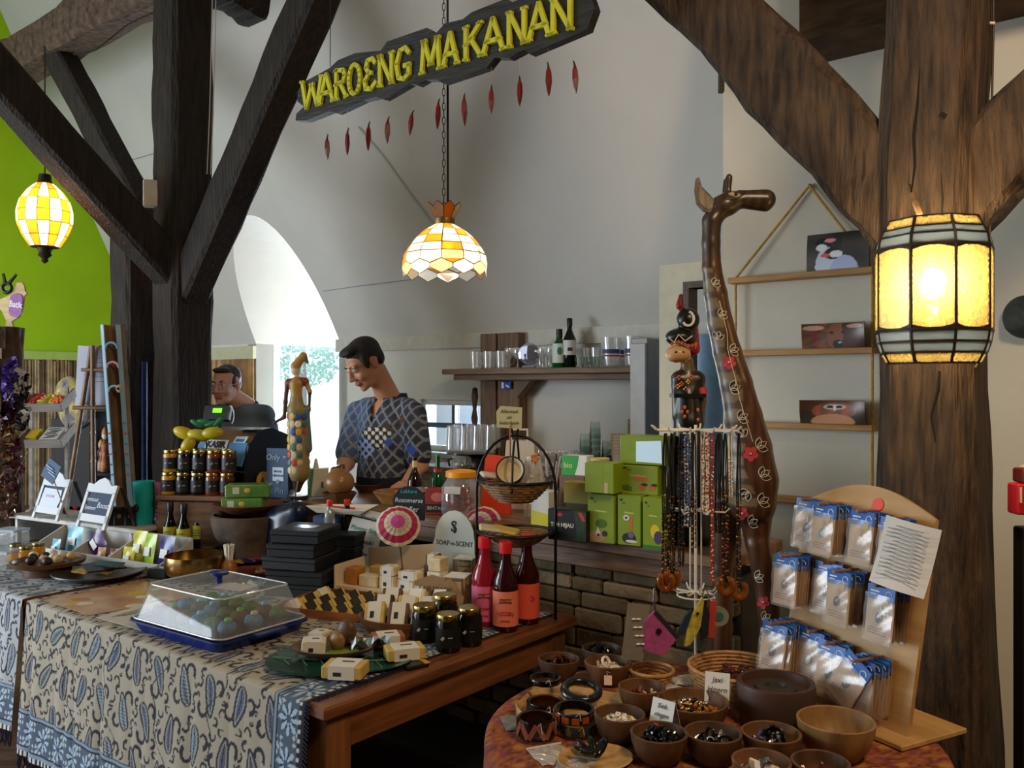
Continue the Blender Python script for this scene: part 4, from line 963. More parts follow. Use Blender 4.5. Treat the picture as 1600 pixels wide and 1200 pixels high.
# collar, apron and wrist band
mb = MB(); pts = []
for j in range(15):
    a = math.radians(-60+300*j/14); pts.append(nb1+Rb @ V((.074*math.sin(a+PI*1.0)*1.0, .072*math.cos(a+PI*1.0)*-1.0, .0)))
for s in (-1, 1):
    mb.add([nb1+Rb @ V(p) for p in ((s*.055, -.045, .028), (s*.012, -.098, -.045), (s*.055, -.105, -.075), (s*.092, -.060, -.020), (s*.078, .02, .010), (s*.062, .03, .040))], [(0, 1, 2, 3), (0, 3, 4, 5)])
mb.grid(lambda i, j: nb1+Rb @ V(((.070+.01*(1-j))*math.sin((i-.5)*3.6), .03+(.052+.012*(1-j))*math.cos((i-.5)*3.6), .005+.036*j)), 12, 2)
c_ = mb.build('collar', mat('#262b36', .8, var=.2, scale=60), P1); md = c_.modifiers.new('thickness', 'SOLIDIFY'); md.thickness = .004
v, f, _ = organic([('e', tuple(Rb @ V((0, -.005, 1.07))), (.166, .137, .20), 0, (0, 0, th)), ('e', tuple(Rb @ V((0, -.01, .8))), (.19, .15, .3), 0, (0, 0, th))], .009, .03, [('e', (0, 0, 1.42), (.4, .4, .165))])
mesh_ob('apron', v, f, mat('#10141c', .8, var=.15, scale=12), P1)
mb = MB(); w_ = V(arms1[1][2]); mb.tube([w_+V((.034*math.cos(a*PI/6), .006*math.sin(a*PI/6), .034*math.sin(a*PI/6))) for a in range(12)], .005, 6, closed=True); mb.build('bracelet', flat('#8a6a50', .5), P1, smooth=True)
mb = MB(); mb.tube([M1 @ V((x, -.1005+abs(x)*.25, -.0685+.35*abs(x)**1.3)) for x in (-.022, -.011, 0, .011, .022)], .0022, 5); mb.build('smile_line', flat('#5c2a22', .5), P1)

d2 = 5.55; k2 = d2/FPX; B2 = at(380, 600, d2); B2.z = 0
def q2(px, py, dy): return ((px-380)*k2, dy, EYE+(600-py)*k2)
def sweat(p):
    x, y, z = p; c = hexa('#56636f')*(1+.25*math.sin(x*17+z*31)*math.sin(z*19-x*11)); return c
arms2 = [((.17, -.05, 1.30), (.23, -.08, 1.06), (.10, -.30, 1.04), (-.5, -.8, 0), (.8, -.5, 0)), ((-.19, .03, 1.30), (-.25, -.08, 1.06), (-.16, -.30, 1.04), (.1, -.9, 0), (.9, .1, 0))]
hair2 = [((0, .026, .052), (.079, .092, .076)), ((0, .066, .0), (.064, .046, .06)), ((0, -.04, .095), (.058, .042, .02)), ((.066, -.015, .02), (.012, .02, .035)), ((-.066, -.015, .02), (.012, .02, .035))]
P2, Rb2, M2, nb2 = person('man with glasses in a dark blue-grey sweater behind the cash register', B2, math.radians(-18), V(q2(361, 601, -.10)), math.radians(6), math.radians(-14), 1.05,
    arms2, ('#c99782', '#a8665a', '#c98878'), '#2c251f', sweat, lambda Rb, nb: [('c', tuple(nb+V((0, 0, .05))), tuple(nb+V((0, 0, .2))), .085, .12)], True, (1.43, .15, .195, .18), hair2, [((0, -.098, -.03), (.070, .064, .094)), ((.087, .006, -.03), (.03, .034, .045)), ((-.087, .006, -.03), (.03, .034, .045))])
mb = MB()
for s in (-1, 1):
    mb.tube([M2 @ V((s*.034+.024*math.cos(a*PI/8), -.108-.0*math.sin(a), .002+.017*math.sin(a*PI/8))) for a in range(16)], .0016, 5, closed=True)
    mb.tube([M2 @ V((s*.058, -.106, .006)), M2 @ V((s*.074, -.09, .006)), M2 @ V((s*.083, .01, .006))], .0018, 5)
mb.tube([M2 @ V((-.01, -.108, .005)), M2 @ V((.01, -.108, .005))], .0018, 5); mb.build('glasses', flat('#9aa0a4', .3, metal=.7), P2)
mb = MB(); mb.tube([nb2+Rb2 @ V((.072*math.sin(a*PI/10), -.006+.066*math.cos(a*PI/10), .012-.02*math.cos(a*PI/10+PI))) for a in range(20)], .014, 6, closed=True); mb.build('collar', flat('#1c1c20', .9), P2, smooth=True)

# ================================================================== carved puppets
pd = 3.0; p0 = at(1074, 600, pd); p0.z = BZ; kp = pd/FPX
def qp(px, py, dy=0.): return ((px-1074)*kp, dy, EYE-BZ+(600-py)*kp)
PU = thing('puppet_figure', 'carved dark puppet figure with crested headdress standing behind the necklaces', 'figurine', p0)
cols = ('#2a211c', '#c49a6c', '#141010', '#8f2420', '#5c4a38')
pr_ = [('e', qp(1058, 553, -.015), (.044, .040, .030), 1), ('e', qp(1048, 559, -.03), (.016, .018, .014), 1), ('e', qp(1063, 527), (.052, .045, .032), 2), ('e', qp(1075, 500), (.040, .036, .042), 2), ('c', qp(1062, 478), qp(1064, 462), .014, .008, 3), ('c', qp(1084, 505, .02), qp(1086, 545, .02), .018, .022, 3),
       ('c', qp(1074, 566), qp(1074, 584), .022, .026, 4), ('c', qp(1062, 592), qp(1088, 592), .030, .030, 0), ('e', qp(1074, 605), (.055, .034, .050), 0), ('c', qp(1074, 620), qp(1074, 660), .042, .050, 2), ('c', qp(1074, 660), (0, 0, .03), .050, .085, 2), ('c', qp(1094, 592), qp(1097, 625, -.01), .017, .013, 4), ('c', qp(1097, 625, -.01), qp(1095, 662, -.01), .013, .011, 4), ('c', qp(1056, 592), qp(1055, 650), .015, .012, 4)]
org_ob('body', pr_, .0052, .010, mat('painted', .3, attr=True, var=0), PU, colors=cols)
GOLD = mat('#b98a3c', .35, .5, var=.3, scale=80); ORG = flat('#c2582a', .4)
rr = random.Random(3)
for k in range(8):
    a = .3+k*.19; p = V(qp(1046+k*5.2, 538-3*math.sin(k*.9), -.045)); MB().box(p, (.010, .006, .010), rot(0, .78, 0)).build('headdress_stud', GOLD if k % 2 else RD, PU)
mb = MB(); mb.tube([V(qp(x, y, -.05)) for x, y in ((1040, 528), (1049, 536), (1056, 524), (1066, 534), (1077, 526))], .003, 5); mb.build('headdress_band', flat('#c9c2b4', .4), PU)
mb = MB(); mb.tube([V(qp(1072+9*math.cos(a), 499+11*math.sin(a), -.037)) for a in [i*.5-1.4 for i in range(9)]], .005, 5); mb.build('headdress_curl', flat('#ddd6c8', .4), PU)
for (x, y) in ((1058, 590), (1062, 600), (1072, 597), (1068, 608), (1077, 590), (1056, 604)): 
    mb = MB(); [mb.sph(V(qp(x+2.5*math.cos(b), y+2.5*math.sin(b), -.032)), .004, 6, 4) for b in (0, 1.57, 3.14, 4.71)]; mb.build('painted_flower', ORG if x % 4 else GOLD, PU)
for (x, y) in ((1066, 636), (1066, 650), (1062, 643), (1070, 643), (1086, 640), (1086, 655)):
    MB().sph(V(qp(x, y, -.046)), (.006, .005, .008), 6, 4).build('painted_petal', ORG, PU)
MB().box(qp(1074, 618, -.005), (.11, .085, .014)).build('belt', flat('#0e0c0c', .3), PU)
mb = MB(); mb.tube([V(qp(1095, 606, -.015)), V(qp(1096, 618, -.018))], .017, 8); mb.build('arm_band', flat('#b4222a', .4), PU)
for s in (1052, 1063): MB().sph(V(qp(s, 551, -.052)), (.006, .003, .003), 8, 5).build('eye', flat('#120c0a', .3), PU)
MB().sph(V(qp(1052, 566, -.047)), (.012, .006, .003), 8, 5).build('mouth', flat('#a02a26', .3), PU)

pd = 4.12; p0 = at(465, 600, pd); p0.z = BZ; kp = pd/FPX
def qs(px, py, dy=0.): return ((px-465)*kp, dy, EYE-BZ+(600-py)*kp)
PS = thing('stick_puppet', 'tall slender painted stick puppet with patchwork skirt before the bright arch', 'figurine', p0)
cols = ('#a98340', '#c9b79a', '#7a3a30', '#8c7a4c', '#5f6f5a', '#4a3428')
pr_ = [('e', qs(462, 580), (.022, .022, .020), 1), ('c', qs(462, 572), qs(474, 556), .024, .016, 0), ('c', qs(474, 556), qs(480, 566), .016, .008, 4), ('c', qs(464, 588), qs(464, 596), .012, .014, 1), ('c', qs(452, 598), qs(476, 596), .020, .020, 2), ('c', qs(463, 600), qs(463, 625), .032, .024, 0), ('c', qs(463, 625), qs(463, 640), .030, .040, 3),
       ('c', qs(463, 640), qs(466, 690), .040, .044, 3), ('c', qs(466, 690), qs(468, 738), .044, .05, 3), ('c', qs(476, 640), qs(478, 700), .022, .030, 4), ('c', qs(449, 598), qs(446, 628), .011, .009, 5), ('c', qs(446, 628), qs(444, 652), .009, .008, 5), ('c', qs(444, 652), qs(428, 661), .008, .006, 5),
       ('c', qs(478, 597), qs(484, 612), .012, .010, 0), ('c', qs(484, 612), qs(483, 640), .008, .006, 5), ('c', qs(483, 640), qs(474, 660), .007, .006, 5), ('c', qs(468, 735), (0, 0, .05), .045, .018, 5)]
org_ob('body', pr_, .0048, .010, mat('painted', .45, attr=True, var=0), PS, colors=cols)
rr = random.Random(9)
for row_ in range(8):
    for col_ in range(4):
        x, y = 451+col_*9+row_*.6, 650+row_*12; cc = rr.choice(('#c9b48a', '#c9b48a', '#2f4f93', '#b8352e', '#c9a23a', '#3f6a63', '#e2d8c0'))
        MB().sph(V(qs(x, y, -math.sqrt(max(1e-5, .047**2-((x-466)*kp)**2)))), (.0145, .0035, .0175), 10, 6, rot(0, 0, ((x-466)*kp)/.05)).build('skirt_patch', flat(cc, .5), PS)
MB().cyl((0, 0, 0), .05, .02, 16).build('base', flat('#2a1f18'), PS); MB().tube([qs(470, 735, -.02), qs(461, 800, -.06)], .004, 5).build('rod', flat('#8d8780', .4), PS)
# ================================================================== goods on the round table
def rt(px, py): return onz(px, py, RTZ+.001)
def pxm(y, z=RTZ): return (EYE-z)/(y-600)           # metres per pixel at table depth
DKW = [wood(c, c2, .5, 5, (6, 6, 2), .1) for c, c2 in (('#5e3f26', '#3a2616'), ('#704a2a', '#472d18'), ('#4a3422', '#2e2014'), ('#8a6740', '#5f4528'))]
def bowl_mesh(r, h, m, parent, th=.006, foot=.55):
    mb = MB(); mb.lathe([(.001, 0), (r*foot, 0), (r*.82, h*.3), (r*.97, h*.75), (r, h), (r-th*.5, h+.002), (r-th, h), (r*.97-th, h*.75), (r*.8-th, h*.34), (r*foot*.8, h*.12), (.001, h*.1)], 32, cap=False)
    return mb.build('bowl', m, parent, smooth=45)
def pile(parent, r, z, mats, n, kind, seed, dome=.02, sz=.006, name='contents'):
    rr = random.Random(seed); mb = MB()
    for i in range(n):
        a, q = rr.uniform(0, 6.28), r*math.sqrt(rr.random()); zz_ = z+dome*(1-(q/r)**2)*rr.uniform(.3, 1.); mb.m = rr.randrange(len(mats)); c = (q*math.cos(a), q*math.sin(a), zz_); R = rot(rr.uniform(0, 3), rr.uniform(0, 3), rr.uniform(0, 3))
        if kind == 'ring':
            k = sz*rr.uniform(.8, 1.3); mb.tube([V(c)+(R @ V((k*math.cos(b*PI/5), k*math.sin(b*PI/5), 0))) for b in range(10)], k*.28, 5, closed=True)
        elif kind == 'bead': mb.sph(c, sz*rr.uniform(.6, 1.2), 7, 5)
        else: mb.box(c, (sz*rr.uniform(.6, 2.), sz*rr.uniform(.4, 1), sz*rr.uniform(.4, 1)), R)
    o = mb.build(name, mats, parent, smooth=60); o['kind'] = 'stuff'; return o
BLK = flat('#0c0b0c', .12); SIL = flat('#c9c9cc', .2, metal=1.); GLD = flat('#c79a4a', .25, metal=1.); PRL = flat('#e9e2d4', .25); BRN = flat('#5c2a16', .25)
bowls = [('small dark wooden bowl of shiny black rings at the back left', 873, 1060, 65, 30, 0, ('ring', [BLK, BLK, BRN], 26, .011)),
    ('dark wooden bowl of black bracelets nearest the brick bar', 941, 1040, 64, 26, 2, ('ring', [BLK], 14, .019)),
    ('brown wooden bowl holding cream shell rings', 950, 1067, 74, 32, 1, ('ring', [PRL, flat('#c9a878', .4)], 12, .013)),
    ('brown wooden bowl with a few dark beads and a white tag', 1003, 1112, 74, 38, 1, ('chip', [BRN, BRN, PRL], 14, .009)),
    ('dark wooden bowl full of tiny white and silver beads', 968, 1158, 80, 42, 0, ('bead', [PRL, SIL, PRL, flat('#bfa87a', .3)], 420, .0042)),
    ('dark wooden bowl of black rings with one red piece', 1030, 1190, 90, 44, 0, ('ring', [BLK, BLK, BLK], 30, .014)),
    ('wide brown bowl of gold and silver trinkets behind the tent cards', 1082, 1140, 112, 44, 1, ('bead', [GLD, SIL, flat('#8d5a22', .3), BLK], 150, .0062)),
    ('dark wooden bowl with a few thin silver rings', 1114, 1190, 90, 44, 0, ('ring', [SIL, BLK], 14, .011)),
    ('dark wooden bowl with silver and purple rings beside the big pale bowl', 1205, 1190, 92, 44, 1, ('ring', [SIL, flat('#4a4066', .2), BLK], 18, .013)),
    ('half-cut-off wooden bowl with pale stones at the bottom edge', 1190, 1236, 92, 46, 1, ('chip', [PRL, SIL], 12, .014)),
    ('half-cut-off empty wooden bowl in front of the big pale bowl', 1282, 1240, 90, 48, 0, ('chip', [BRN], 4, .008))]
for i, (lab, px, by, w, h, mi, cont) in enumerate(bowls):
    c = rt(px, by); s = pxm(by); r = w*s/2; hh = h*s*1.05
    b = thing('trinket_bowl', lab, 'bowl', c, random.uniform(0, 6), 'wooden trinket bowls'); bowl_mesh(r, hh, DKW[mi], b)
    pile(b, (r*.93-cont[3]*(1.5 if cont[0] == 'ring' else 1))*.85, hh*.62, cont[1], cont[2], cont[0], i+3, hh*.34, cont[3])
    MB().lathe([(.001, hh*.6), (r*.9, hh*.6)], 24, cap=False).build('contents_bed', cont[1][0], b)
    if i == 5: MB().lathe([(.008, hh*.6), (.009, hh*.9), (.006, hh*1.12), (.001, hh*1.16)], 10, (.012, -.02, 0)).build('red_piece', flat('#c02a2c', .35), b, smooth=True)
c = rt(1306, 1182); b = thing('pale_bowl', 'big pale wooden bowl with a flat paper label inside', 'bowl', c); s = pxm(1182); bowl_mesh(59*s, 58*s, wood('#9a7444', '#6d4d2a', .5, 4, (6, 6, 2), .1), b)
MB().box((.0, -.02, .035), (.085, .022, .003), rot(.25, 0, -.15)).build('paper_label', flat('#cdbfae'), b)
c = rt(1212, 1130); b = thing('dark_pot', 'dark grey-brown pot with a sunken lid beside the wicker basket', 'pot', c); s = pxm(1130); r = 60*s; h = 66*s
MB().lathe([(.001, 0), (r*.9, 0), (r*.98, h*.5), (r, h*.9), (r*.98, h), (r*.86, h), (r*.84, h*.82), (.001, h*.8)], 36, cap=False).build('body', mat('#3c362c', .5, c2='#4f2a20', scale=5), b, smooth=40)
MB().lathe([(r*.55, h*.80), (r*.52, h*.88), (r*.3, h*.9), (r*.27, h*.82), (.001, h*.815)], 28, cap=False).build('lid', mat('#37322a', .5), b, smooth=40)
# wicker basket with wrapped sweets
def weave(name, parent, rb, rt_, h, m, m2, n=40, rows=9, sx=1., sy=1., amp=.0016, rim=.005):
    mb = MB()
    for k in range(rows):
        f_ = k/(rows-1); r = rb+(rt_-rb)*f_**.8; z = h*f_
        mb.tube([(sx*(r+amp*(1 if (j+k) % 2 else -1))*math.cos(2*PI*j/n), sy*(r+amp*(1 if (j+k) % 2 else -1))*math.sin(2*PI*j/n), z) for j in range(n)], h/rows*.56, 5, closed=True)
    o = mb.build(name, m, parent, smooth=60)
    mb = MB(); mb.lathe([(.001, .001), (rb, .001)], n, sx=sx, sy=sy, cap=False); 
    for j in range(0, n, 2): a = 2*PI*j/n; mb.tube([(sx*rb*math.cos(a), sy*rb*math.sin(a), 0), (sx*(rb+(rt_-rb)*.6)*math.cos(a), sy*(rb+(rt_-rb)*.6)*math.sin(a), h*.5), (sx*rt_*math.cos(a), sy*rt_*math.sin(a), h)], .0016, 4)
    mb.build('stakes', m2, parent)
    mb = MB(); mb.tube([(sx*rt_*math.cos(2*PI*j/n), sy*rt_*math.sin(2*PI*j/n), h) for j in range(n)], rim, 6, closed=True); mb.build('rim', m2, parent, smooth=True)
WK = mat('#a87a45', .6, var=.25, scale=40); WK2 = mat('#b98a52', .6, var=.2, scale=30)
c = rt(1150, 1085); s = pxm(1085); b = thing('wicker_basket', 'round wicker basket of wrapped brown sweets at the giraffe foot', 'basket', c, .3); weave('weave', b, 60*s, 72*s, 44*s, WK, WK2)
for k in range(10):
    a = k*.7; q = .02+.035*(k % 3)/1.5; MB().sph((q*math.cos(a)*1.2, q*math.sin(a), .05+.006*(k % 2)), (.024, .014, .009), 8, 5, rot(.3*(k % 3), .2, a)).build('sweet', mat(('#4a1c10', '#2a1a12', '#5e2416')[k % 3], .12, var=.2), b, smooth=True)
c = rt(1018, 1072); s = pxm(1072); b = thing('small_wicker_basket', 'small flared wicker tray of packaged white pieces beside the round basket', 'basket', c, -.5); weave('weave', b, 22*s, 34*s, 26*s, WK, WK2, 26, 6)
rr = random.Random(6)
for i in range(5):
    p = rt(1052+rr.uniform(-22, 24), 1078+rr.uniform(-10, 10)); q = thing('zip_bag', 'small clear bag of white pieces between the baskets, %s of five' % ORD[i], 'bag', p, rr.uniform(0, 3), 'small bags between the baskets')
    mb = MB(); mb.grid(lambda u, v: V(((u-.5)*.055, (v-.5)*.04, .005+.006*math.sin(u*PI)*math.sin(v*PI)+.004*i+.002*math.sin(u*17+v*11))), 10, 8); mb.build('film', thin('#ffffff', .55, .08, gloss=.25), q, smooth=True)
    MB().box((.004, 0, .004+.004*i), (.02, .014, .004)).build('label', flat('#e8e2d6'), q); MB().box((-.014, .004, .004+.004*i), (.012, .01, .004)).build('piece', flat('#d8c8a8'), q)
# bark tray with bangles
c = rt(893, 1112); TR = thing('bark_tray', 'pale wooden tray with raised natural edge holding bangles', 'tray', c, RZ+.35)
def rrect(w, h, r, n=6): return [(sx*(w/2-r)+r*math.cos(a), sy*(h/2-r)+r*math.sin(a)) for sx, sy, a0 in ((1, 1, 0), (-1, 1, PI/2), (-1, -1, PI), (1, -1, 1.5*PI)) for a in [a0+PI/2*i/n for i in range(n+1)]]
PW = wood('#c79e62', '#8f6a3a', .55, 5, (3, 9, 9), .1); oc = rrect(.25, .225, .06); mb = MB(); n = len(oc)
rngs = [(.90, .0), (.98, .004), (1.0, .022), (.985, .026), (.94, .022), (.90, .008)]
vs = [V((x*k, y*k, z*(1+.25*math.sin(i*.9)))) for k, z in rngs for i, (x, y) in enumerate(oc)]
mb.add(vs, [(k*n+i, k*n+(i+1) % n, (k+1)*n+(i+1) % n, (k+1)*n+i) for k in range(5) for i in range(n)]+[tuple(range(5*n, 6*n)), tuple(range(n-1, -1, -1))]); mb.build('tray', PW, TR, smooth=40)
def bangle(lab, px, py, r, h, m, zoff=.008, tilt=(0, 0), band=None, prof=None, th=.006):
    p = onz(px, py, RTZ+zoff); b = thing('bangle', lab, 'bangle', (p.x, p.y, RTZ+zoff), 0, 'bangles on the bark tray'); R = rot(tilt[0], tilt[1], 0); lift = r*abs(math.sin(tilt[0]))+r*abs(math.sin(tilt[1]))
    mb = MB(); pf = prof or [(r-th, h*.04), (r-.001, 0), (r, h*.1), (r, h*.9), (r-.001, h), (r-th, h*.96), (r-th, h*.04)]
    mb.lathe(pf, 40, (0, 0, lift), cap=False, r=R); mb.build('ring', m, b, smooth=40)
    if band:
        for k in range(band[1]): a = 2*PI*k/band[1]; MB().box(V((0, 0, lift))+R @ V(((r+.0008)*math.cos(a), (r+.0008)*math.sin(a), h/2)), band[2], R @ rot(0, 0, a) @ rot(band[3] if k % 2 else -band[3], 0, 0)).build('inlay', band[0], b)
    t_ = MB(); t_.tube([V((.0, -r, lift+h*.8)), V((.008, -r-.008, lift+h*.8+.012)), V((.012, -r-.006, lift+h*.5))], .0007, 4); t_.build('string', flat('#d8d4cc'), b); return b
bangle('wide cuff bangle with a pale zigzag inlay', 838, 1148, .043, .042, mat('#24120c', .15), band=(flat('#7d4a36', .3), 14, (.004, .011, .036), .5))
bangle('brown-lined black cuff bangle behind the zigzag one', 852, 1118, .043, .036, mat('#2e1208', .15), band=(BLK, 30, (.003, .012, .034), 0))
bangle('plain glossy black bangle lying on the brown cuff', 852, 1066, .040, .014, BLK, zoff=.048)
torus = lambda r, t_: [(r+t_*math.cos(a*PI/6), t_+t_*math.sin(a*PI/6)) for a in range(13)]
bangle('thick round grey-black bangle tilted on the tray', 908, 1092, .044, .02, flat('#17171a', .22), zoff=.026, tilt=(.22, .05), prof=torus(.042, .0105))
bangle('dark bangle with orange-brown blocks', 897, 1123, .046, .022, flat('#15100e', .15), zoff=.034, tilt=(.08, .0), band=(flat('#9a4a22', .25), 12, (.003, .017, .014), 0))
bangle('dark green wide bangle at the tray front', 902, 1142, .045, .022, flat('#26302a', .15), zoff=.008, band=(flat('#5a4a2c', .25), 9, (.003, .012, .014), 0))
p = rt(950, 1086); b = thing('price_tag', 'small pink hanging price tag on the bark tray edge', 'price tag', p+V((0, 0, .026)), -.2); MB().box((0, 0, .012), (.02, .0015, .024), rot(-.5, 0, .1)).build('card', flat('#d9b8a4'), b); MB().tube([(0, 0, .022), (-.004, .002, .034), (.006, .004, .03)], .0008, 4).build('string', flat('#c9b9c0'), b)
def tent(label, px, py, lines, w, h, rz, extra=None):
    p = rt(px, py); b = thing('tent_card', label, 'price card', p, rz); mb = MB(); mb.box((0, 0, h/2), (w, .0012, h), rot(-.32, 0, 0)); mb.build('card', flat('#d5d6d2', .6), b)
    mb = MB(); mb.box((0, h*.33, h/2), (w, .0012, h), rot(.32, 0, 0)); mb.build('card_back', flat('#c4c5c0', .6), b)
    for i, l in enumerate(lines): z = h*(.78-.27*i); text(l, h*.22, flat('#3a3a40'), b, (0, -.0022-(h/2-z)*.33, z), (PI/2-.32, 0, 0), .0003, shear=.2)
    return b
tent('white folded card reading Sieb ringen between the bowls', 1034, 1166, ['Sieb.', 'ringen'], .058, .066, -.75).location.z += .036
q = tent('white folded price card with a drawn shield by the gold trinkets', 1122, 1128, ['Jaxi', 'Hoorn', '€8,50'], .058, .078, -.35); q.location.z += .034; q.location.y += .01
p = rt(1072, 1152); b = thing('price_card', 'small yellow card behind the Sieb tent card', 'price card', p, -.6); MB().box((0, 0, .02), (.026, .0012, .038), rot(-.5, .5, 0)).build('card', flat('#c79a3c'), b)
for i, (px, py, a) in enumerate(((862, 1180, .4), (900, 1200, -.2))):
    q = thing('clear_bag', ('clear zip bag of small beads before the bark tray', 'second clear zip bag lying at the bottom edge')[i], 'bag', rt(px, py), a); mb = MB(); mb.grid(lambda u, v: V(((u-.5)*.085, (v-.5)*.09, .002+.007*math.sin(u*PI)*math.sin(v*PI)+.0016*math.sin(u*15+v*9))), 14, 14); mb.build('film', thin('#f4f0ea', .5, .08, gloss=.3), q, smooth=True); MB().box((0, .04, .005), (.085, .003, .003)).build('zip_strip', flat('#d8d4cc', .3), q); pile(q, .03, .003, [PRL, GLD], 30, 'bead', 40+i, .003, .003, 'beads')
p = rt(930, 1192); b = thing('wooden_dish', 'yellow wooden dish with black horn leaves at the bottom edge', 'dish', p, .4); mb = MB(); mb.lathe([(.001, 0), (.05, 0), (.07, .012), (.068, .014), (.048, .005), (.001, .004)], 26, sx=1.2, cap=False); mb.build('dish', PW, b, smooth=40)
for k in range(5):
    a = .6+k*.75; mb = MB(); mb.sph((.025*math.cos(a), .02*math.sin(a), .026), (.03, .011, .006), 10, 6, rot(.3, -.5, a)); mb.build('horn_leaf', flat(('#0d0b0b', '#101510', '#0d0b0b', '#1b2418', '#151010')[k], .15), b, smooth=True)
p = rt(805, 1130); b = thing('leaflet', 'printed leaflet sticking out from under the bark tray', 'leaflet', p, .2); MB().box((.03, 0, .0015), (.12, .09, .002)).build('sheet', mat('#8a8578', .5, c2='#4f5a62', scale=30), b)

# ================================================================== stand of bagged pendant cards
ax_ = V((.46, -.89, 0)).normalized(); PB = rt(1420, 1160); BLp = PB-ax_*.39; srz2 = math.atan2(ax_.y, ax_.x)
ST = thing('card_stand', 'plywood stand with an arched top full of pegs on the round table', 'display stand', (BLp.x, BLp.y, RTZ+.012), srz2)
PLY = wood('#c29a60', '#a47c46', .5, 3, (1.2, 9, 9), .05); tilt = -.20
bp_ = [(0, 0), (.39, 0), (.39, .49)]+[(.39-.39*i/14, .49+.06*math.sin(PI*i/14)) for i in range(1, 14)]+[(0, .49)]
mb = MB(); mb.prism(bp_, .012, r=rot(tilt, 0, 0) @ rot(PI/2, 0, 0), z0=-.006); mb.build('board', PLY, ST)
MB().bbox((.20, .05, -.004), (.44, .22, .012), .002).build('base_plate', PLY, ST); MB().box((.2, .09, .16), (.03, .012, .36), rot(.28, 0, 0)).build('prop', PLY, ST)
Rt = rot(tilt, 0, 0); bl = lambda x, z, y=0.: Rt @ V((x, y, z))
MB().cyl((0, 0, 0), .016, .0015, 20, r=Rt @ rot(PI/2, 0, 0)).build('red_sticker', flat('#e2422e', .5), ST, bl(.23, .505, -.0075))
def bs(px, z):
    off = z*.2; bx, by = BLp.x+.89*off, BLp.y+.46*off; r = (px-800)/FPX; return (r*by-bx)/(ax_.x-r*ax_.y)
CARD = mat('#c9a67c', .4, c2='#a47a52', scale=14); HDR = flat('#1f62b8', .35); FILM = thin('#ffffff', .84, .22, gloss=.08); HDRT = flat('#dfe9f5'); SEAL = flat('#c0a23e', .4)
STONE = ['#3a1b10', '#4c6a58', '#d8c8b0', '#1c2a24', '#2f4a44', '#141416', '#15202c', '#1f3328', '#cfd0cc', '#3a4a3e', '#5a2414']
def make_card(stone):
    t_ = ob('pendant_card', None); w, h = .082, .125
    MB().box((0, 0, -h*.5), (w, .0014, h)).build('card', CARD, t_); h_ = MB().box((0, -.0012, -h*.13), (w, .0014, h*.27)).build('header', HDR, t_)
    MB().tube([(.024+.009*math.cos(a*.5), -.0024, -.018+.009*math.sin(a*.5)) for a in range(11)], .001, 4).build('logo_ring', HDRT, h_)
    MB().box((-.018, -.0022, -.014), (.026, .0006, .0035)).build('print_line', HDRT, h_); MB().box((-.022, -.0022, -.021), (.018, .0006, .0028)).build('print_line', HDRT, h_)
    MB().cyl((0, 0, 0), .0085, .0012, 14, r=rot(PI/2, 0, 0)).build('seal', SEAL, t_, (.016, -.0018, -.036))
    MB().sph((0, -.004, -.072), (.009, .005, .013), 10, 7, rot(0, .3, 0)).build('stone', flat(stone, .12), t_, smooth=True); MB().tube([(.002, -.004, -.059), (.006, -.004, -.05), (.002, -.004, -.045)], .0008, 4).build('bail', SIL, t_)
    for k in range(3): MB().box((-.004, -.0011, -.098-.006*k), (.055, .0006, .0018)).build('print_line', flat('#7a5a3c'), t_)
    mb = MB(); mb.grid(lambda u, v: V(((u-.5)*w*1.04, -.0075-.004*math.sin(v*PI)*math.sin(u*PI)+.0015*math.sin(u*9+v*14), -.02-v*(h-.015))), 10, 12); mb.build('bag_film', FILM, t_, smooth=True); return t_
protos = [make_card(s_) for s_ in STONE]; used = set()
clus = [(1, 1275, .49, 2, 0, 0), (1, 1318, .49, 4, 1, 0), (1, 1372, .485, 3, 2, 0), (1, 1420, .48, 3, 8, 0), (2, 1255, .345, 5, 3, 0), (2, 1310, .34, 2, 4, 0), (2, 1343, .335, 4, 5, 0), (2, 1408, .325, 4, 6, 0), (3, 1230, .17, 5, 7, 0), (3, 1288, .165, 2, 8, .06), (3, 1322, .155, 3, 9, 0), (3, 1382, .15, 5, 10, .55)]
rown = {1: 'top', 2: 'middle', 3: 'bottom'}; cnt = {}
for ci, (row, px, z, n, si, tw) in enumerate(clus):
    x = bs(px, z); x = min(max(x, .035), .37); peg0 = bl(x, z+.004, -.006)
    MB().tube([peg0, peg0+V((0, -.02-.016*n, .004))], .0042, 6).build('peg', wood('#9a6a3a', '#7a5028'), ST)
    for k in range(n):
        pi = si if k == n-1 else (si+k*3+1) % 11; src = protos[pi]; first = pi not in used; used.add(pi)
        c_ = src if first else dup(src)
        loc = V((BLp.x, BLp.y, RTZ+.012))+rot(0, 0, srz2) @ (peg0+V((.005*math.sin(k*2.1+ci), -.014-.016*k, .002))); c_.location = loc
        c_.rotation_euler = (tilt*.6+.02*math.sin(ci+k), (tw if k == n-1 else 0)+.04*math.sin(k*1.7+ci), srz2+.10*math.sin(ci*1.3+k)-.05)
        cnt[row] = cnt.get(row, 0)+1; pos = ORD[sum(1 for q in clus[:ci] if q[0] == row)]
        lab = 'front blue-headed pendant card on the %s peg of the %s row' % (pos, rown[row]) if k == n-1 else 'blue-headed pendant card hanging behind others on the %s peg, %s row' % (pos, rown[row])
        tag(c_, lab, 'card', 'bagged pendant cards' if k == n-1 else 'cards behind on the %s peg of the %s row' % (pos, rown[row]))
p = V((BLp.x, BLp.y, RTZ+.012))+rot(0, 0, srz2) @ bl(bs(1432, .42)+.045, .475, -.08)
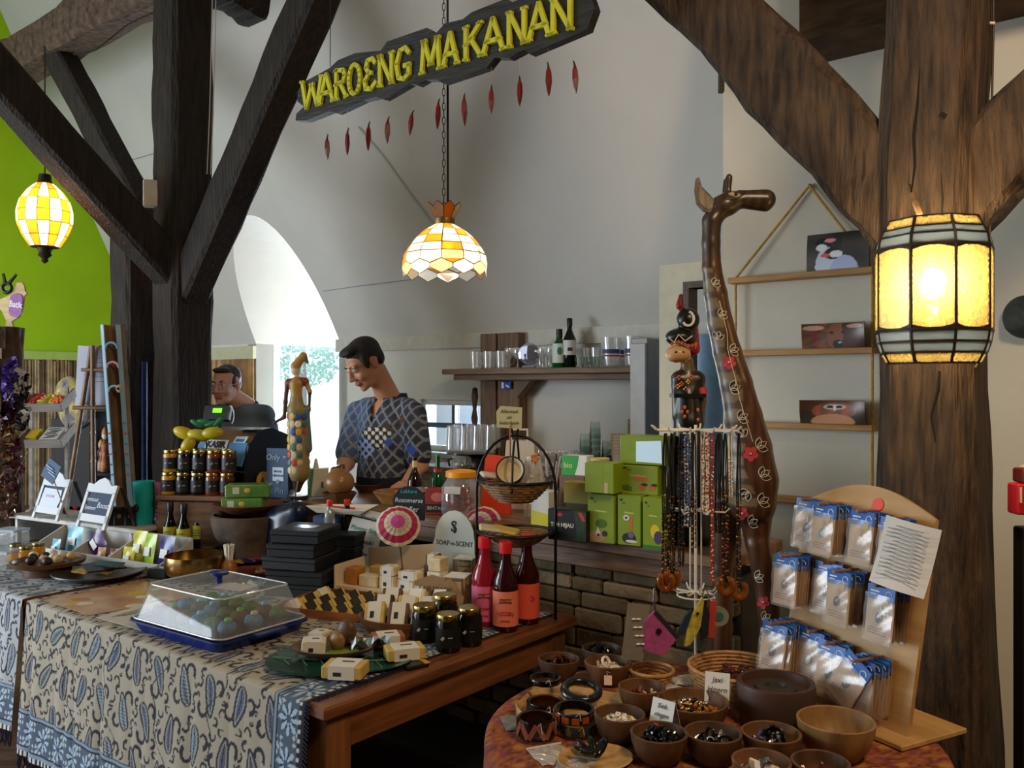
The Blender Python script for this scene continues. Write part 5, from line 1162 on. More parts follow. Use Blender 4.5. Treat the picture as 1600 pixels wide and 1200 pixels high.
b = thing('paper_sheet', 'white printed paper sheet clipped over the right side of the stand', 'paper', p, srz2+.25); mb = MB(); mb.grid(lambda u, v: V(((u-.5)*.125, -.012*math.sin(u*PI)-.02*v*v, -v*.155)), 8, 8); mb.build('sheet', flat('#cfcdc8', .7), b, r=(tilt*.5, .16, 0)).modifiers.new('t', 'SOLIDIFY').thickness = .0006
for k in range(14): MB().box((.0, -.0145-.02*((.016+.0088*k)/.155)**2, -.016-.0088*k), (.095 if k % 4 else .06, .0006, .0022)).build('print_line', flat('#8a8a8c'), b, r=(tilt*.5, .16, 0))

# ================================================================== necklace stand
nd_ = 2.33; n0 = at(1087, 600, nd_); n0.z = RTZ+.001; kn = nd_/FPX
zn = lambda y: EYE-n0.z+(600-y)*kn
NS = thing('necklace_stand', 'white wire necklace stand with hooked arms on the round table', 'display stand', n0); WW = flat('#dcd6c8', .35)
MB().tube([(0, 0, 0), (0, 0, zn(664))], .004, 8).build('pole', WW, NS); MB().lathe([(.001, .004), (.055, .004), (.055, 0)], 20, cap=False).build('base', WW, NS)
for nm, y, r, k_ in (('upper_arm', 672, .108, 12), ('middle_arm', 797, .082, 8), ('lower_arm', 925, .05, 8)):
    for j in range(k_):
        a = 2*PI*j/k_+.2; MB().tube([(0, 0, zn(y)), (r*math.cos(a), r*math.sin(a), zn(y)), ((r+.012)*math.cos(a), (r+.012)*math.sin(a), zn(y)+.012)], .0024, 5).build(nm, WW, NS)
MB().tube([(.05*math.cos(a*PI/8), .05*math.sin(a*PI/8), zn(930)) for a in range(16)], .0022, 5, closed=True).build('lower_ring', WW, NS)
for x in (-.016, .014): MB().tube([(x, -.006, zn(672)), (x, -.006, zn(925))], .0022, 5).build('strut', WW, NS)
BKC = flat('#0e0c0c', .6); OR_ = flat('#7a3f20', .3); YB = flat('#a8842e', .3); RDB = flat('#b03a2c', .3); WB = flat('#e2dccf', .3); BLB = flat('#5f78a8', .25); AMB = mat('#a8641c', .12, trans=.35, c2='#7a3c10', scale=30)
NK = [(1037, 900, 'black corded necklace with an amber horn pendant, far left on the stand', BKC, [YB, OR_, BKC, BKC], .45, AMB, 5), (1047, 895, 'thick black bead necklace second from the left', BKC, [BKC, BKC, OR_, YB], .55, AMB, 4), (1059, 880, 'black and brown beaded strand third from the left', BKC, [BKC, BKC, OR_], .9, None, 4), (1069, 820, 'blue and white seed-bead necklace', BLB, [BLB, WB], 1., None, 5), (1077, 850, 'black strand with ochre beads left of the pole', BKC, [YB, BKC, OR_], .5, None, 3),
      (1097, 800, 'red and white striped bead necklace', WB, [RDB, WB], 1., None, 5), (1106, 905, 'long thin red bead necklace hanging low', RDB, [RDB, WB, OR_], 1., None, 2), (1119, 830, 'thick plain black cord necklace', BKC, [BKC], .3, None, 6), (1128, 905, 'black bead necklace with amber ring pendant right of the pole', BKC, [OR_, YB, BKC, BKC, RDB], .6, AMB, 4), (1138, 775, 'cream shell strand on the right', WB, [WB], .6, None, 3), (1151, 915, 'black necklace with orange beads and amber pendant, far right on the stand', BKC, [OR_, YB, BKC, BKC], .55, AMB, 3)]
rr = random.Random(11)
for i, (px, yb, lab, mc, mbd, bf, pend, ns) in enumerate(NK):
    x = (px-1087)*kn; y = -.065+.05*abs(x)/.12+(.012 if i % 2 else 0); L_ = (yb-676)*kn
    t_ = thing('necklace', lab, 'necklace', (n0.x+x, n0.y+y, n0.z+zn(676)), 0, 'necklaces on the wire stand'); mb = MB(); bd = MB()
    for s in range(ns):
        ox, oy = (s-(ns-1)/2)*.0042, .004*math.sin(s*2.); P = [V((ox*.3, oy, 0))]+[V((ox+.0012*math.sin(j*1.3+s), oy, -L_*j/10)) for j in range(1, 11)]; mb.tube(P, .0021, 4)
        z = -L_*(1-bf)
        while z > -L_: bd.m = rr.randrange(len(mbd)); bd.sph((ox+rr.uniform(-.001, .001), oy-.001, z), rr.uniform(.0022, .0036), 6, 4); z -= rr.uniform(.007, .018)
    mb.build('cord', mc, t_); o = bd.build('beads', mbd, t_, smooth=True); o['kind'] = 'stuff'
    if pend: MB().tube([V((.016*math.sin(a), -.004, -L_-.006+.022*math.cos(a)*-1)) for a in [math.radians(-150+300*k/12) for k in range(13)]], [.005]+[.0105]*11+[.005], 8).build('pendant', pend, t_, smooth=True)
# purses and cards hanging below the necklaces
def hang(name, lab, cat, px, py): return thing(name, lab, cat, at(px, py, nd_-.05))
b = hang('felt_purse', 'pink felt purse with a black button hanging beside the earring card', 'purse', 1025, 955); mb = MB(); mb.prism([(-.005, 0), (.055, -.07), (.015, -.115), (-.032, -.1), (-.028, -.025)], .016, r=rot(PI/2, 0, 0), z0=-.008); mb.build('purse', mat('#a8487c', .9, var=.1, scale=60), b)
MB().cyl((0, 0, 0), .0075, .004, 14, r=rot(PI/2, 0, 0)).build('button', flat('#18141a', .4), b, (.006, -.009, -.05)); MB().tube([(0, 0, 0), (-.006, 0, .025), (-.004, 0, .06)], .003, 6).build('chain', SIL, b); MB().prism([(0, .004), (.06, -.066), (.052, -.072), (-.008, -.004)], .018, r=rot(PI/2, 0, 0), z0=-.009).build('zip', flat('#221c22', .6), b)
b = hang('fish_purse', 'yellow and black fish-shaped purse hanging under the necklaces', 'purse', 1090, 950); mb = MB(); mb.prism([(.012, .03), (.02, 0), (.006, -.05), (-.02, -.095), (-.035, -.1), (-.03, -.06), (-.014, -.015)], .014, r=rot(PI/2, 0, 0), z0=-.007); mb.build('body', mat('#b8a63a', .8, var=.2, scale=50), b)
mb = MB(); mb.prism([(.016, .02), (.03, -.01), (.026, -.07), (.008, -.085), (.008, -.04)], .016, r=rot(PI/2, 0, 0), z0=-.006); mb.build('fin', flat('#0f0f10', .8), b); MB().cyl((0, 0, 0), .004, .003, 10, r=rot(PI/2, 0, 0)).build('eye', flat('#202020', .4), b, (-.002, -.0085, -.012)); MB().tube([(.012, 0, .03), (.02, 0, .06), (.03, 0, .03)], .0015, 5).build('cord', BKC, b)
b = hang('key_strap', 'red leather key strap hanging beside the fish purse', 'key strap', 1112, 935); MB().bbox((0, 0, -.055), (.02, .006, .10), .002, rot(0, .08, 0)).build('strap', flat('#b33a2c', .5), b); MB().tube([(.009*math.cos(a*.7), 0, .004+.009*math.sin(a*.7)) for a in range(9)], .0014, 5, closed=True).build('ring', SIL, b)
b = hang('felt_pendant', 'grey-green felt disc pendant behind the red strap', 'pendant', 1124, 958); MB().cyl((0, 0, 0), .026, .008, 20, r=rot(PI/2, 0, 0)).build('disc', mat('#7d7d6a', .9), b, (0, .01, -.01)); MB().cyl((0, 0, 0), .012, .004, 16, r=rot(PI/2, 0, 0)).build('centre', flat('#2f5a58', .8), b, (0, .004, -.01))
b = hang('navy_purse', 'dark blue felt triangle purse left of the fish purse', 'purse', 1076, 965); MB().prism([(.008, .02), (.03, -.03), (-.03, -.05), (-.01, 0)], .012, r=rot(PI/2, 0, 0), c=(0, .012, 0)).build('purse', mat('#1e2a38', .9), b)
b = hang('earring_card', 'clear acrylic card of small white earrings', 'earring card', 993, 952); MB().box((0, 0, -.06), (.058, .002, .15), rot(0, .12, 0)).build('card', thin('#cfc6b8', .7, .1, gloss=.15), b)
for k in range(8): MB().sph((.012*(k % 2)-.004+.004*(k//2), -.004, -.025-.022*(k//2)), (.007, .003, .0025), 8, 5).build('earring', PRL, b, smooth=True)
# ================================================================== right edge
b = thing('wall_mask', 'dark grey carved stone mask on the wall at the right edge', 'mask', onu(1602, 495, UR-.03), RZ); org_ob('mask', [('e', (0, 0, 0), (.07, .035, .075), 0), ('e', (-.03, -.02, -.03), (.03, .02, .025), 0), ('c', (-.02, -.03, .03), (.02, -.035, -.02), .012, .018, 0)], .006, .012, mat('#3d4240', .8, var=.2, bump=.3), b)
p = at(1605, 800, 2.3); b = thing('red_sign_post', 'red sign block with cream letters on a black post at the right edge', 'sign', (p.x, p.y, 0)); RS = flat('#b01a24', .45)
MB().bbox((0, 0, .6), (.05, .05, 1.2), .004).build('post', flat('#0c0a0a', .6), b)
z0, z1 = EYE-200/FPX*2.3, EYE-153/FPX*2.3; MB().bbox((-.0, -.03, (z0+z1)/2), (.115, .05, z1-z0), .004).build('block', RS, b); text('I', .06, flat('#d9c49a'), b, (-.05, -.0565, z1-.03)); text('D', .065, flat('#d9c49a'), b, (-.022, -.0565, z0+.034))
MB().bbox((.012, -.02, z1+.02), (.1, .05, .038), .004).build('upper_block', flat('#5a1c18', .5), b); MB().box((.02, -.02, z1+.041), (.07, .05, .006)).build('cream_strip', flat('#d8cfa8'), b); MB().bbox((.04, -.02, z1+.065), (.06, .04, .03), .003).build('top_block', RS, b)
# ================================================================== goods on the long counter table
def tz(px, py, z=CZ): return onz(px, py, z)
def mpp(p): return p.y/FPX
KRAFT = mat('#9a7a52', .8, var=.08, scale=30); CREAM = flat('#d8c4a4', .7); PAPER = flat('#ddd8cc', .7); INKM = flat('#2a2622', .7)
GLS = mat('#ffffff', .03, trans=1., var=0, ior=1.35); GLS_D = mat('#e6efe9', .05, trans=1., var=0, ior=1.3)
CLEARP = thin('#ffffff', .82, .04, gloss=.16)
def jar(label, p, r, h, glass, lidm, labm, group, rz=0., name='preserve_jar', mark=True):
    t_ = thing(name, label, 'jar', p, rz, group)
    MB().lathe([(.001, 0), (r*.94, 0), (r, h*.05), (r, h*.76), (r*.90, h*.83), (r*.88, h*.86), (.001, h*.86)], 24, cap=False).build('glass', glass, t_, smooth=40)
    l_ = MB().lathe([(r*.93, h*.84), (r*.95, h*.86), (r*.95, h*.97), (r*.9, h), (.001, h*.995)], 24, cap=False).build('lid', lidm, t_, smooth=40)
    if labm:
        lb = MB().lathe([(r*1.012, h*.14), (r*1.012, h*.66)], 24, cap=False).build('label', labm, t_, smooth=True)
        if mark: MB().box((-r*.35, -r*.96, h*.4), (.008, .002, .012), rot(0, .78, 0)).build('label_mark', flat('#b9b4a8'), lb); MB().box((r*.25, -r*.985, h*.42), (.014, .002, .0018)).build('label_line', flat('#b9b4a8'), lb)
    return t_
def bottle(label, p, r, h, glass, cap, lab=None, cat='bottle', group=None, name='bottle', neck=.32, capn=.09, fill=None, l0=.12, l1=.48, rz=0.):
    t_ = thing(name, label, cat, p, rz, group); rn = r*neck
    MB().lathe([(.001, 0), (r*.92, 0), (r, h*.02), (r, h*.52), (r*.93, h*.58), (r*.62, h*.68), (rn*1.08, h*.76), (rn, h*.80), (rn, h*.95), (.001, h*.95)], 22, cap=False).build('glass', glass, t_, smooth=40)
    if cap is not None: MB().lathe([(rn*1.15, h*(1-capn)), (rn*1.2, h*(1-capn*.9)), (rn*1.2, h*.99), (rn*1.05, h), (.001, h)], 16, cap=False).build('cap', cap, t_, smooth=40)
    if lab is not None: return t_, MB().lathe([(r*1.012, h*l0), (r*1.012, h*l1)], 22, cap=False).build('label', lab, t_, smooth=True)
    return t_, None
BLKJ = flat('#0f0c0b', .12); GOLDL = flat('#b5a05a', .25, metal=1.); BLKL = flat('#141414', .45)
for i, (px, py, lab) in enumerate(((663, 1006, 'black jar with gold lid, left of the group on the wooden table end'), (700, 1020, 'black jar with gold lid standing foremost on the wooden table end'), (734, 1010, 'black jar with gold lid nearest the pink syrup bottle'), (695, 990, 'black jar with gold lid at the back of the group of four'))):
    p = tz(px, py-4, TZ+.001); s = mpp(p); jar(lab, p, 19.5*s, 58*s, BLKJ, GOLDL, BLKL, 'black jars on the table end')
for i, (px, py, lc, lab, nm) in enumerate(((757, 976, '#d9648c', 'pink-labelled syrup bottle with red cap, left of three', 'ROZEN'), (790, 984, '#ee7e62', 'salmon-labelled dark syrup bottle with red cap in front', 'ROZEN'), (823, 972, '#e85c44', 'orange-red labelled syrup bottle with red cap, right of three', ''))):
    p = tz(px, py, TZ+.001); s = mpp(p); t_, lb = bottle(lab, p, 20*s, 138*s, mat(('#a81c30', '#3a0c14', '#3a0a12')[i], .06, trans=.25, var=0), flat('#d8222c', .4), flat(lc, .55), group='rose syrup bottles', name='syrup_bottle', neck=.42, capn=.13, l0=.07, l1=.46)
    r, h = 20*s, 138*s
    if i < 2:
        MB().box((0, -r*1.02, h*.36), (r*.95, .002, h*.045)).build('brand_bar', flat('#7a1a1e'), lb); text('BALI SIAM' if i else 'BALI SIAM', h*.035, flat('#e8b26a'), lb, (0, -r*1.08, h*.36)); text('ROZEN' if i else 'rozen', h*.06, flat('#b8323e'), lb, (0, -r*1.04, h*.22)); text('siroop', h*.04, flat('#b8323e'), lb, (0, -r*1.04, h*.14))
    else:
        for k in range(5): a = k*1.25; MB().sph((r*.35+.008*math.cos(a), -r*.95, h*.3+.008*math.sin(a)), (.005, .002, .005), 6, 4).build('printed_flower', flat('#c23a4e'), lb)
# soap boxes and bars -------------------------------------------------
SOAP = {k: mat(c, .5, var=.08, scale=40) for k, c in (('cream', '#d9c498'), ('yellow', '#cfae5c'), ('amber', '#b8742a'), ('brown', '#6b4a30'), ('choc', '#3f2a1c'), ('rust', '#a8583a'), ('white', '#e2d8c0'))}
def soapbar(label, p, w, dpt, h, kind, rz, tilt=(0, 0), band=True, group='wrapped soap bars'):
    t_ = thing('soap_bar', label, 'soap', p, group=group, r=(tilt[0], tilt[1], rz)); MB().bbox((0, 0, h/2), (w, dpt, h), .003).build('bar', SOAP[kind], t_)
    if band:
        b_ = MB().box((0, 0, h/2), (w*.66, dpt+.0016, h+.0016)).build('paper_band', PAPER, t_)
        MB().box((-w*.1, -dpt/2-.0012, h*.4), (w*.2, .0006, h*.3)).build('barcode', INKM, b_); MB().box((w*.05, dpt*.1, h+.0012), (w*.3, dpt*.12, .0006)).build('print_line', INKM, b_)
    return t_
p = tz(540, 1062); soapbar('boxed soap bar lying at the near rim of the leaf plate', p+V((0, 0, .012)), .115, .075, .036, 'yellow', -.15)
p = tz(632, 1033); soapbar('boxed soap bar on the plate edge before the black jars', p+V((0, 0, .012)), .115, .07, .034, 'yellow', .35)
p = tz(606, 1012); soapbar('rust-red soap bar with white label behind the plate', p+V((0, 0, .002)), .10, .07, .042, 'rust', .3)
# leaf plate and what lies on it
p = tz(530, 1036); LP = thing('leaf_plate', 'large green glass plate shaped like a leaf', 'plate', p, RZ+.62); mb = MB(); n = 40; vs = []
def lf_(a): c_, s_ = math.cos(a), math.sin(a); return .215*c_*(1+.0*s_), .15*s_*(1-.22*c_)
for k, z in ((.0, .0), (.75, .001), (1., .012), (1., .015), (.74, .005), (.0, .004)):
    for j in range(n): x, y = lf_(2*PI*j/n); vs.append(V((x*k, y*k, z)))
mb.add(vs, [(k*n+j, k*n+(j+1) % n, (k+1)*n+(j+1) % n, (k+1)*n+j) for k in range(5) for j in range(n)]); mb.build('plate', mat('#24503e', .12, c2='#1c3a30', scale=8), LP, smooth=50)
for k in range(-3, 4): MB().tube([(.055*k, 0, .0068), (.055*k+.03, .07*(1-.1*abs(k)), .0092), ], .0012, 4).build('vein', flat('#6a9a78', .3), LP); MB().tube([(.055*k, 0, .0068), (.055*k+.03, -.07*(1-.1*abs(k)), .0092)], .0012, 4).build('vein', flat('#6a9a78', .3), LP)
MB().tube([(-.2, 0, .014), (0, 0, .0068), (.2, 0, .014)], .002, 4).build('midrib', flat('#6a9a78', .3), LP)
p = tz(521, 1028); b = thing('soap_dish', 'shallow oval wooden dish on the leaf plate', 'dish', p+V((0, 0, .008)), RZ+.62); MB().lathe([(.001, 0), (.06, 0), (.105, .022), (.11, .032), (.104, .032), (.06, .01), (.001, .008)], 30, sx=1.15, sy=.86, cap=False).build('dish', wood('#6f5232', '#463220', .5, 5, (3, 9, 9), .1), b, smooth=40)
MB().sph((.03, -.02, .016), (.055, .03, .004), 12, 5, rot(0, 0, .4)).build('leaf', flat('#7a9a3a', .5), b)
p = tz(490, 1030); soapbar('cream soap bar with pale wrapper in the oval dish', p+V((0, 0, .02)), .07, .06, .04, 'white', .15, (0, .06))
p = tz(500, 1012); soapbar('half-hidden cream soap bar at the back of the oval dish', p+V((0, 0, .02)), .06, .05, .032, 'cream', -.3)
for i, (px, py, rx, rz_, lab) in enumerate(((541, 1020, .034, .043, 'large smooth brown wooden egg half on the dish'), (527, 1028, .026, .030, 'small tan wooden egg half on the dish'))):
    p = tz(px, py); b = thing('wooden_egg', lab, 'ornament', p+V((0, 0, .02)), -.4); MB().sph((0, 0, rz_), (rx, rx*.6, rz_), 16, 10, rot(.1, .35, 0)).build('egg', wood(('#6a4a30', '#a37a48')[i], ('#4a3220', '#7d5a34')[i], .4), b, smooth=True)
p = tz(578, 1024); b = thing('foil_wrap', 'crumpled silver foil sachet beside the dish', 'sachet', p+V((0, 0, .02)), .3); mb = MB(); rr = random.Random(2); hts = {}; mb.grid(lambda u, v: V(((u-.5)*.12, (v-.5)*.08, .012+.03*abs(math.sin(u*7+v*3))*(1-v)+.014*math.sin(u*13)*math.sin(v*9))), 9, 7); mb.build('foil', flat('#b9bec4', .22, metal=.9), b)
p = tz(648, 1042, TZ+.001); b = thing('sachet', 'small black sachet with a yellow corner at the table edge', 'sachet', p, .6); MB().bbox((0, 0, .006), (.075, .05, .012), .004).build('packet', flat('#1a1614', .3), b); MB().box((.03, 0, .0125), (.016, .05, .002)).build('yellow_stripe', flat('#d8a422', .4), b)
# tray of wedge soaps with dark labels
ORT = wood('#a8622c', '#7c4520', .5, 4, (2, 9, 9), .08)
def traybox(label, l, u, w, dpt, h, rz, m, name='soap_tray'):
    t_ = thing(name, label, 'tray', LU(l, u, CZ), rz); MB().box((0, 0, .003), (w, dpt, .006)).build('floor', m, t_)
    for c_, d_ in (((0, -dpt/2, h/2), (w, .006, h)), ((0, dpt/2, h/2), (w, .006, h)), ((-w/2, 0, h/2), (.006, dpt+.006, h)), ((w/2, 0, h/2), (.006, dpt+.006, h))): MB().box(c_, d_).build('side', m, t_)
    return t_
wz = RZ+.33; wl, wu = .74, .66
traybox('orange wooden tray of wedge-cut soaps beside the cake dome', wl, wu, .34, .30, .03, wz, ORT)
def wedge(label, p, rz, k):
    t_ = thing('wedge_soap', label, 'soap', p, rz, 'wedge soaps in the orange tray'); L_ = .088
    MB().prism([(-.026, 0), (.026, 0), (0, .036)], L_, r=rot(PI/2, 0, 0) , z0=-L_/2).build('soap', SOAP['yellow'], t_)
    if k: MB().prism([(.0265, .003), (.0015, .0375), (.0035, .0385), (.0285, .004)], L_*.62, r=rot(PI/2, 0, 0), z0=-L_*.31).build('label', flat('#221f1a', .5), t_)
    else: MB().prism([(.0265, .001), (.0005, .0375), (-.0265, .001), (-.0285, .002), (0, .040), (.0285, .002)], L_*.6, r=rot(PI/2, 0, 0), z0=-L_*.3).build('wrapper', PAPER, t_)
    return t_
base = LU(wl, wu, CZ+.006); Rw = rot(0, 0, wz)
for i in range(3):
    for j in range(5):
        k = not (j == 0 and i != 1); wedge('%s wedge soap in the %s row of the orange tray%s' % (ORD[j], ('front', 'middle', 'back')[i], '' if k else ', in white paper'), base+Rw @ V((-.128+.064*j, -.098+.096*i, 0)), wz+random.uniform(-.05, .05), k)
# oval bowl of paper-wrapped bars and the fairtrade plate
p = LU(.335, .60, CZ); b = thing('oval_bowl', 'oval brown wooden bowl filled with paper-wrapped soaps', 'bowl', p, RZ+.5); MB().lathe([(.001, 0), (.12, 0), (.15, .04), (.155, .055), (.148, .055), (.115, .012), (.001, .01)], 34, sx=1., sy=.72, cap=False).build('bowl', wood('#8a5a34', '#5c3a20', .45, 5, (3, 9, 9), .08), b, smooth=40)
kk = ('yellow', 'brown', 'cream', 'choc', 'yellow', 'cream', 'brown', 'cream', 'choc'); Rb_ = rot(0, 0, RZ+.5)
for i in range(9):
    r_, c_ = divmod(i, 3); q = p+Rb_ @ V((-.085+.08*c_+.012*r_, -.05+.05*r_, .03+.012*r_)); soapbar('%s wrapped %s soap leaning in the %s row of the oval bowl' % (ORD[c_], {'yellow': 'honey', 'brown': 'brown', 'cream': 'cream', 'choc': 'dark brown'}[kk[i]], ('front', 'middle', 'back')[r_]), q, .068, .03, .08, kk[i], RZ+.5+random.uniform(-.25, .25), (-.75, random.uniform(-.12, .12)))
p = LU(.36, .79, CZ+.05); b = thing('kraft_card', 'brown card reading FAIRTRADE among the soaps', 'sign', p, RZ+.35); MB().prism([(-.095, 0), (.095, 0), (.10, .03), (.05, .085), (-.03, .10), (-.095, .075)], .004, r=rot(PI/2-.25, 0, 0)).build('card', KRAFT, b); MB().box((0, .02, -.025), (.12, .05, .05)).build('carton_foot', KRAFT, b); text('FAIRTRADE', .026, flat('#3a2a1a'), b, (.0, -.018, .055), (PI/2-.25, 0, 0), sx=.95)
p = LU(.42, .76, CZ); b = thing('paper_label', 'narrow white upright label with a tree logo beside the fairtrade card', 'label', p, RZ+.3); MB().box((0, 0, .055), (.036, .003, .11)).build('card', PAPER, b); MB().sph((0, -.002, .088), (.010, .001, .008), 8, 5).build('tree_logo', INKM, b)
for k in range(2): text(('HAND', 'MADE')[k], .011, INKM, b, (0, -.0022, .06-.016*k))
# cream display carton of soaps with arched back card
dz = RZ+.22; dp = LU(.68, .945, CZ); Rd = rot(0, 0, dz)
CT = thing('display_carton', 'cream display carton with arched back card reading SOAP-n-SCENT', 'display box', dp, dz)
MB().box((0, 0, .02), (.50, .22, .04)).build('floor', CREAM, CT); MB().box((-.25, -.02, .06), (.004, .2, .12)).build('side', CREAM, CT); MB().box((.25, -.02, .06), (.004, .2, .12)).build('side', CREAM, CT)
bk = [(-.25, .0), (.25, 0), (.25, .2)]+[(.16+.09*math.cos(a), .22+.11*math.sin(a)) for a in [PI*i/10 for i in range(11)]]+[(.06, .19), (-.25, .15)]
MB().prism(bk, .004, r=rot(PI/2, 0, 0), c=(0, .11, 0)).build('back_card', CREAM, CT); pc = MB().prism([(.07, .12), (.25, .12), (.25, .215)]+[(.16+.089*math.cos(a), .22+.109*math.sin(a)) for a in [PI*i/10 for i in range(11)]], .001, r=rot(PI/2, 0, 0), c=(0, .1055, 0)).build('arch_print', flat('#cdd0c2', .5), CT)
text('SOAP-n-SCENT', .027, flat('#3a3a34'), pc, (.16, .1035, .20), sx=.92); text('S', .06, INKM, pc, (.158, .1035, .265), bold=.001); text('§', .04, INKM, pc, (.162, .1032, .262))
lay_ = [(-.20, -.05, .04, 'amber', .055, .06, .065, 0), (-.14, .03, .04, 'yellow', .07, .05, .06, 0), (-.12, -.06, .04, 'cream', .08, .05, .045, 0), (-.05, .04, .04, 'rust', .06, .05, .05, 0), (-.03, -.06, .04, 'cream', .07, .05, .05, 1), (-.03, -.06, .092, 'cream', .065, .05, .035, 1), (.045, -.05, .04, 'white', .08, .05, .04, 1), (.06, -.055, .082, 'cream', .09, .045, .03, 1), (.06, .05, .04, 'cream', .05, .05, .06, 0), (.105, .03, .04, 'brown', .05, .05, .045, 0), (.105, .03, .087, 'brown', .048, .05, .04, 0), (.110, .03, .129, 'brown', .045, .05, .04, 1), (.16, .04, .04, 'brown', .05, .05, .06, 0), (.165, -.03, .04, 'white', .06, .06, .08, 0), (.168, -.03, .122, 'cream', .056, .06, .05, 0)]
nmz = {'amber': 'amber', 'yellow': 'honey-yellow', 'cream': 'cream', 'rust': 'orange-brown', 'white': 'ivory', 'brown': 'brown'}
for i, (x, y, z, kd, w, d_, h, bnd) in enumerate(lay_): soapbar('%s soap block in the cream display carton, %s from its left side' % (nmz[kd], ORD[i]), dp+Rd @ V((x, y, z)), w, d_, h, kd, dz+random.uniform(-.12, .12), band=bool(bnd), group='soaps in the display carton')
for i, (px, py, hh) in enumerate(((716, 962, .145), (728, 936, .16))):
    p = tz(px, py); b = thing('candle_box', ('boxed cream candle with window in front of the wire stand', 'taller boxed cream candle behind the first')[i], 'candle', p, RZ+.4); s = .036
    for x in (-s, s):
        for y in (-s, s): MB().box((x, y, hh/2), (.005, .005, hh)).build('box_post', KRAFT, b)
    MB().box((0, 0, hh), (.078, .078, .004)).build('box_top', PAPER, b); MB().box((0, 0, .03), (.076, .076, .06) if i else (.076, .076, .006)).build('box_bottom', KRAFT, b); MB().cyl((0, 0, .062 if i else .008), .03, hh*.42, 20).build('candle', flat('#d9cba8', .5), b, smooth=40); MB().cyl((0, 0, (.062 if i else .008)+hh*.44), .03, hh*.38 if not i else hh*.1, 20).build('candle', flat('#d2c29c', .5), b, smooth=40)
# stacked black gift boxes
BX = mat('#0a0e11', .55, var=.1)
pA = tz(474, 925); pB = tz(523, 912)
for i in range(5):
    q = pA+V((.01*math.sin(i*2), .008*math.cos(i*3), .052*i)); b = thing('gift_box', 'matt black flat gift box, %s from the bottom of the left stack' % ORD[i], 'box', q, RZ+.42+.05*math.sin(i*2.2), 'stacked black gift boxes'); MB().bbox((0, 0, .016), (.235 if i < 3 else .20, .20, .032), .003).build('base', BX, b); l_ = MB().bbox((0, 0, .041), (.239 if i < 3 else .204, .204, .02), .003).build('lid', BX, b)
    if i == 4: MB().box((0, 0, .0515), (.09, .06, .001)).build('silver_print', flat('#9ab0c8', .25, metal=.8), l_)
for i in range(4):
    q = pB+V((.03, .06, .052*i+.0)); b = thing('gift_box', 'matt black gift box, %s from the bottom of the right stack' % ORD[i], 'box', q, RZ+.42, 'stacked black gift boxes'); MB().bbox((0, 0, .016), (.17, .16, .032), .003).build('base', BX, b); MB().bbox((0, 0, .041), (.174, .164, .02), .003).build('lid', BX, b)
# cake dome -----------------------------------------------------------
cr = math.atan2(.335, .177)-PI/2+.0
CD = thing('cake_dome', 'clear domed cake carrier with blue tray and knob full of muffins', 'cake carrier', V((-.985, 2.905, CZ)), RZ+.06); Wd, Dd = .50, .36
NV = flat('#142a72', .3); oc = rrect(1, 1, .09); n = len(oc)
def ringmesh(levels, m, name, parent, closeb=False, closet=False, smooth=35):
    mb = MB(); vs = [V((x*w, y*d_, z)) for (w, d_, z) in levels for x, y in oc]; fs = [(k*n+j, k*n+(j+1) % n, (k+1)*n+(j+1) % n, (k+1)*n+j) for k in range(len(levels)-1) for j in range(n)]
    if closeb: fs.append(tuple(range(n-1, -1, -1)))
    if closet: fs.append(tuple((len(levels)-1)*n+j for j in range(n)))
    return mb.add(vs, fs).build(name, m, parent, smooth=smooth)
tr_ = ringmesh([(Wd*.9, Dd*.9, 0), (Wd*.97, Dd*.97, .03), (Wd*1.02, Dd*1.02, .034), (Wd*1.02, Dd*1.02, .04), (Wd*.96, Dd*.96, .036), (Wd*.9, Dd*.88, .008)], NV, 'tray', CD, True, True)
for s in (-1, 1): MB().bbox((s*Wd*.525, 0, .037), (.03, .12, .01), .003).build('grip', NV, tr_)
DOME = thin('#f2f5f6', .88, .06, gloss=.05)
ringmesh([(Wd*.98, Dd*.98, .042), (Wd*.95, Dd*.95, .05), (Wd*.80, Dd*.78, .150), (Wd*.76, Dd*.73, .158)], DOME, 'lid', CD, False, True)
mb = MB(); [mb.tube([V((x*w, y*d_, z)) for x, y in oc], .003, 5, closed=True) for w, d_, z in ((Wd*.98, Dd*.98, .046), (Wd*.79, Dd*.765, .155))]; mb.build('lid_rim', thin('#ffffff', .5, .05, gloss=.4), CD, smooth=True)
MB().lathe([(.011, .158), (.009, .176), (.014, .184), (.030, .188), (.030, .196), (.001, .2)], 18, sx=1.15, cap=False).build('knob', NV, CD, smooth=40)
MB().box((.10, -.01, .160), (.12, .075, .0015), rot(0, 0, .2)).build('paper_label', flat('#b5aea4'), CD)
rr = random.Random(4)
for i in range(3):
    for j in range(6):
        q = V((-.985, 2.905, CZ+.011))+rot(0, 0, RZ+.06) @ V((-.18+.072*j, -.10+.10*i, 0)); b = thing('muffin', 'small cupcake under the dome, %s in the %s row' % (ORD[j], ('front', 'middle', 'back')[i]), 'cupcake', q, 0, 'cupcakes under the dome')
        cc = rr.choice(('#5a3420', '#6a3f2a', '#4b6a2a', '#7a4a34', '#3f7a34', '#8a6a9a', '#4a7aa0'))
        MB().lathe([(.019, 0), (.029, .045)], 16).build('paper_cup', mat(rr.choice(('#3a2418', '#7a3f34', '#2f4a2a', '#6a4a6a')), .7), b); MB().sph((0, 0, .048), (.031, .031, .024), 12, 8).build('cake_top', mat(cc, .6, var=.2, scale=60, bump=.4), b, smooth=True)
        if rr.random() < .5: MB().sph((.004, -.004, .074), (.013, .013, .009), 8, 5).build('topping', flat(rr.choice(('#6fae4a', '#c9b08a', '#7fb0d0')), .5), b, smooth=True)
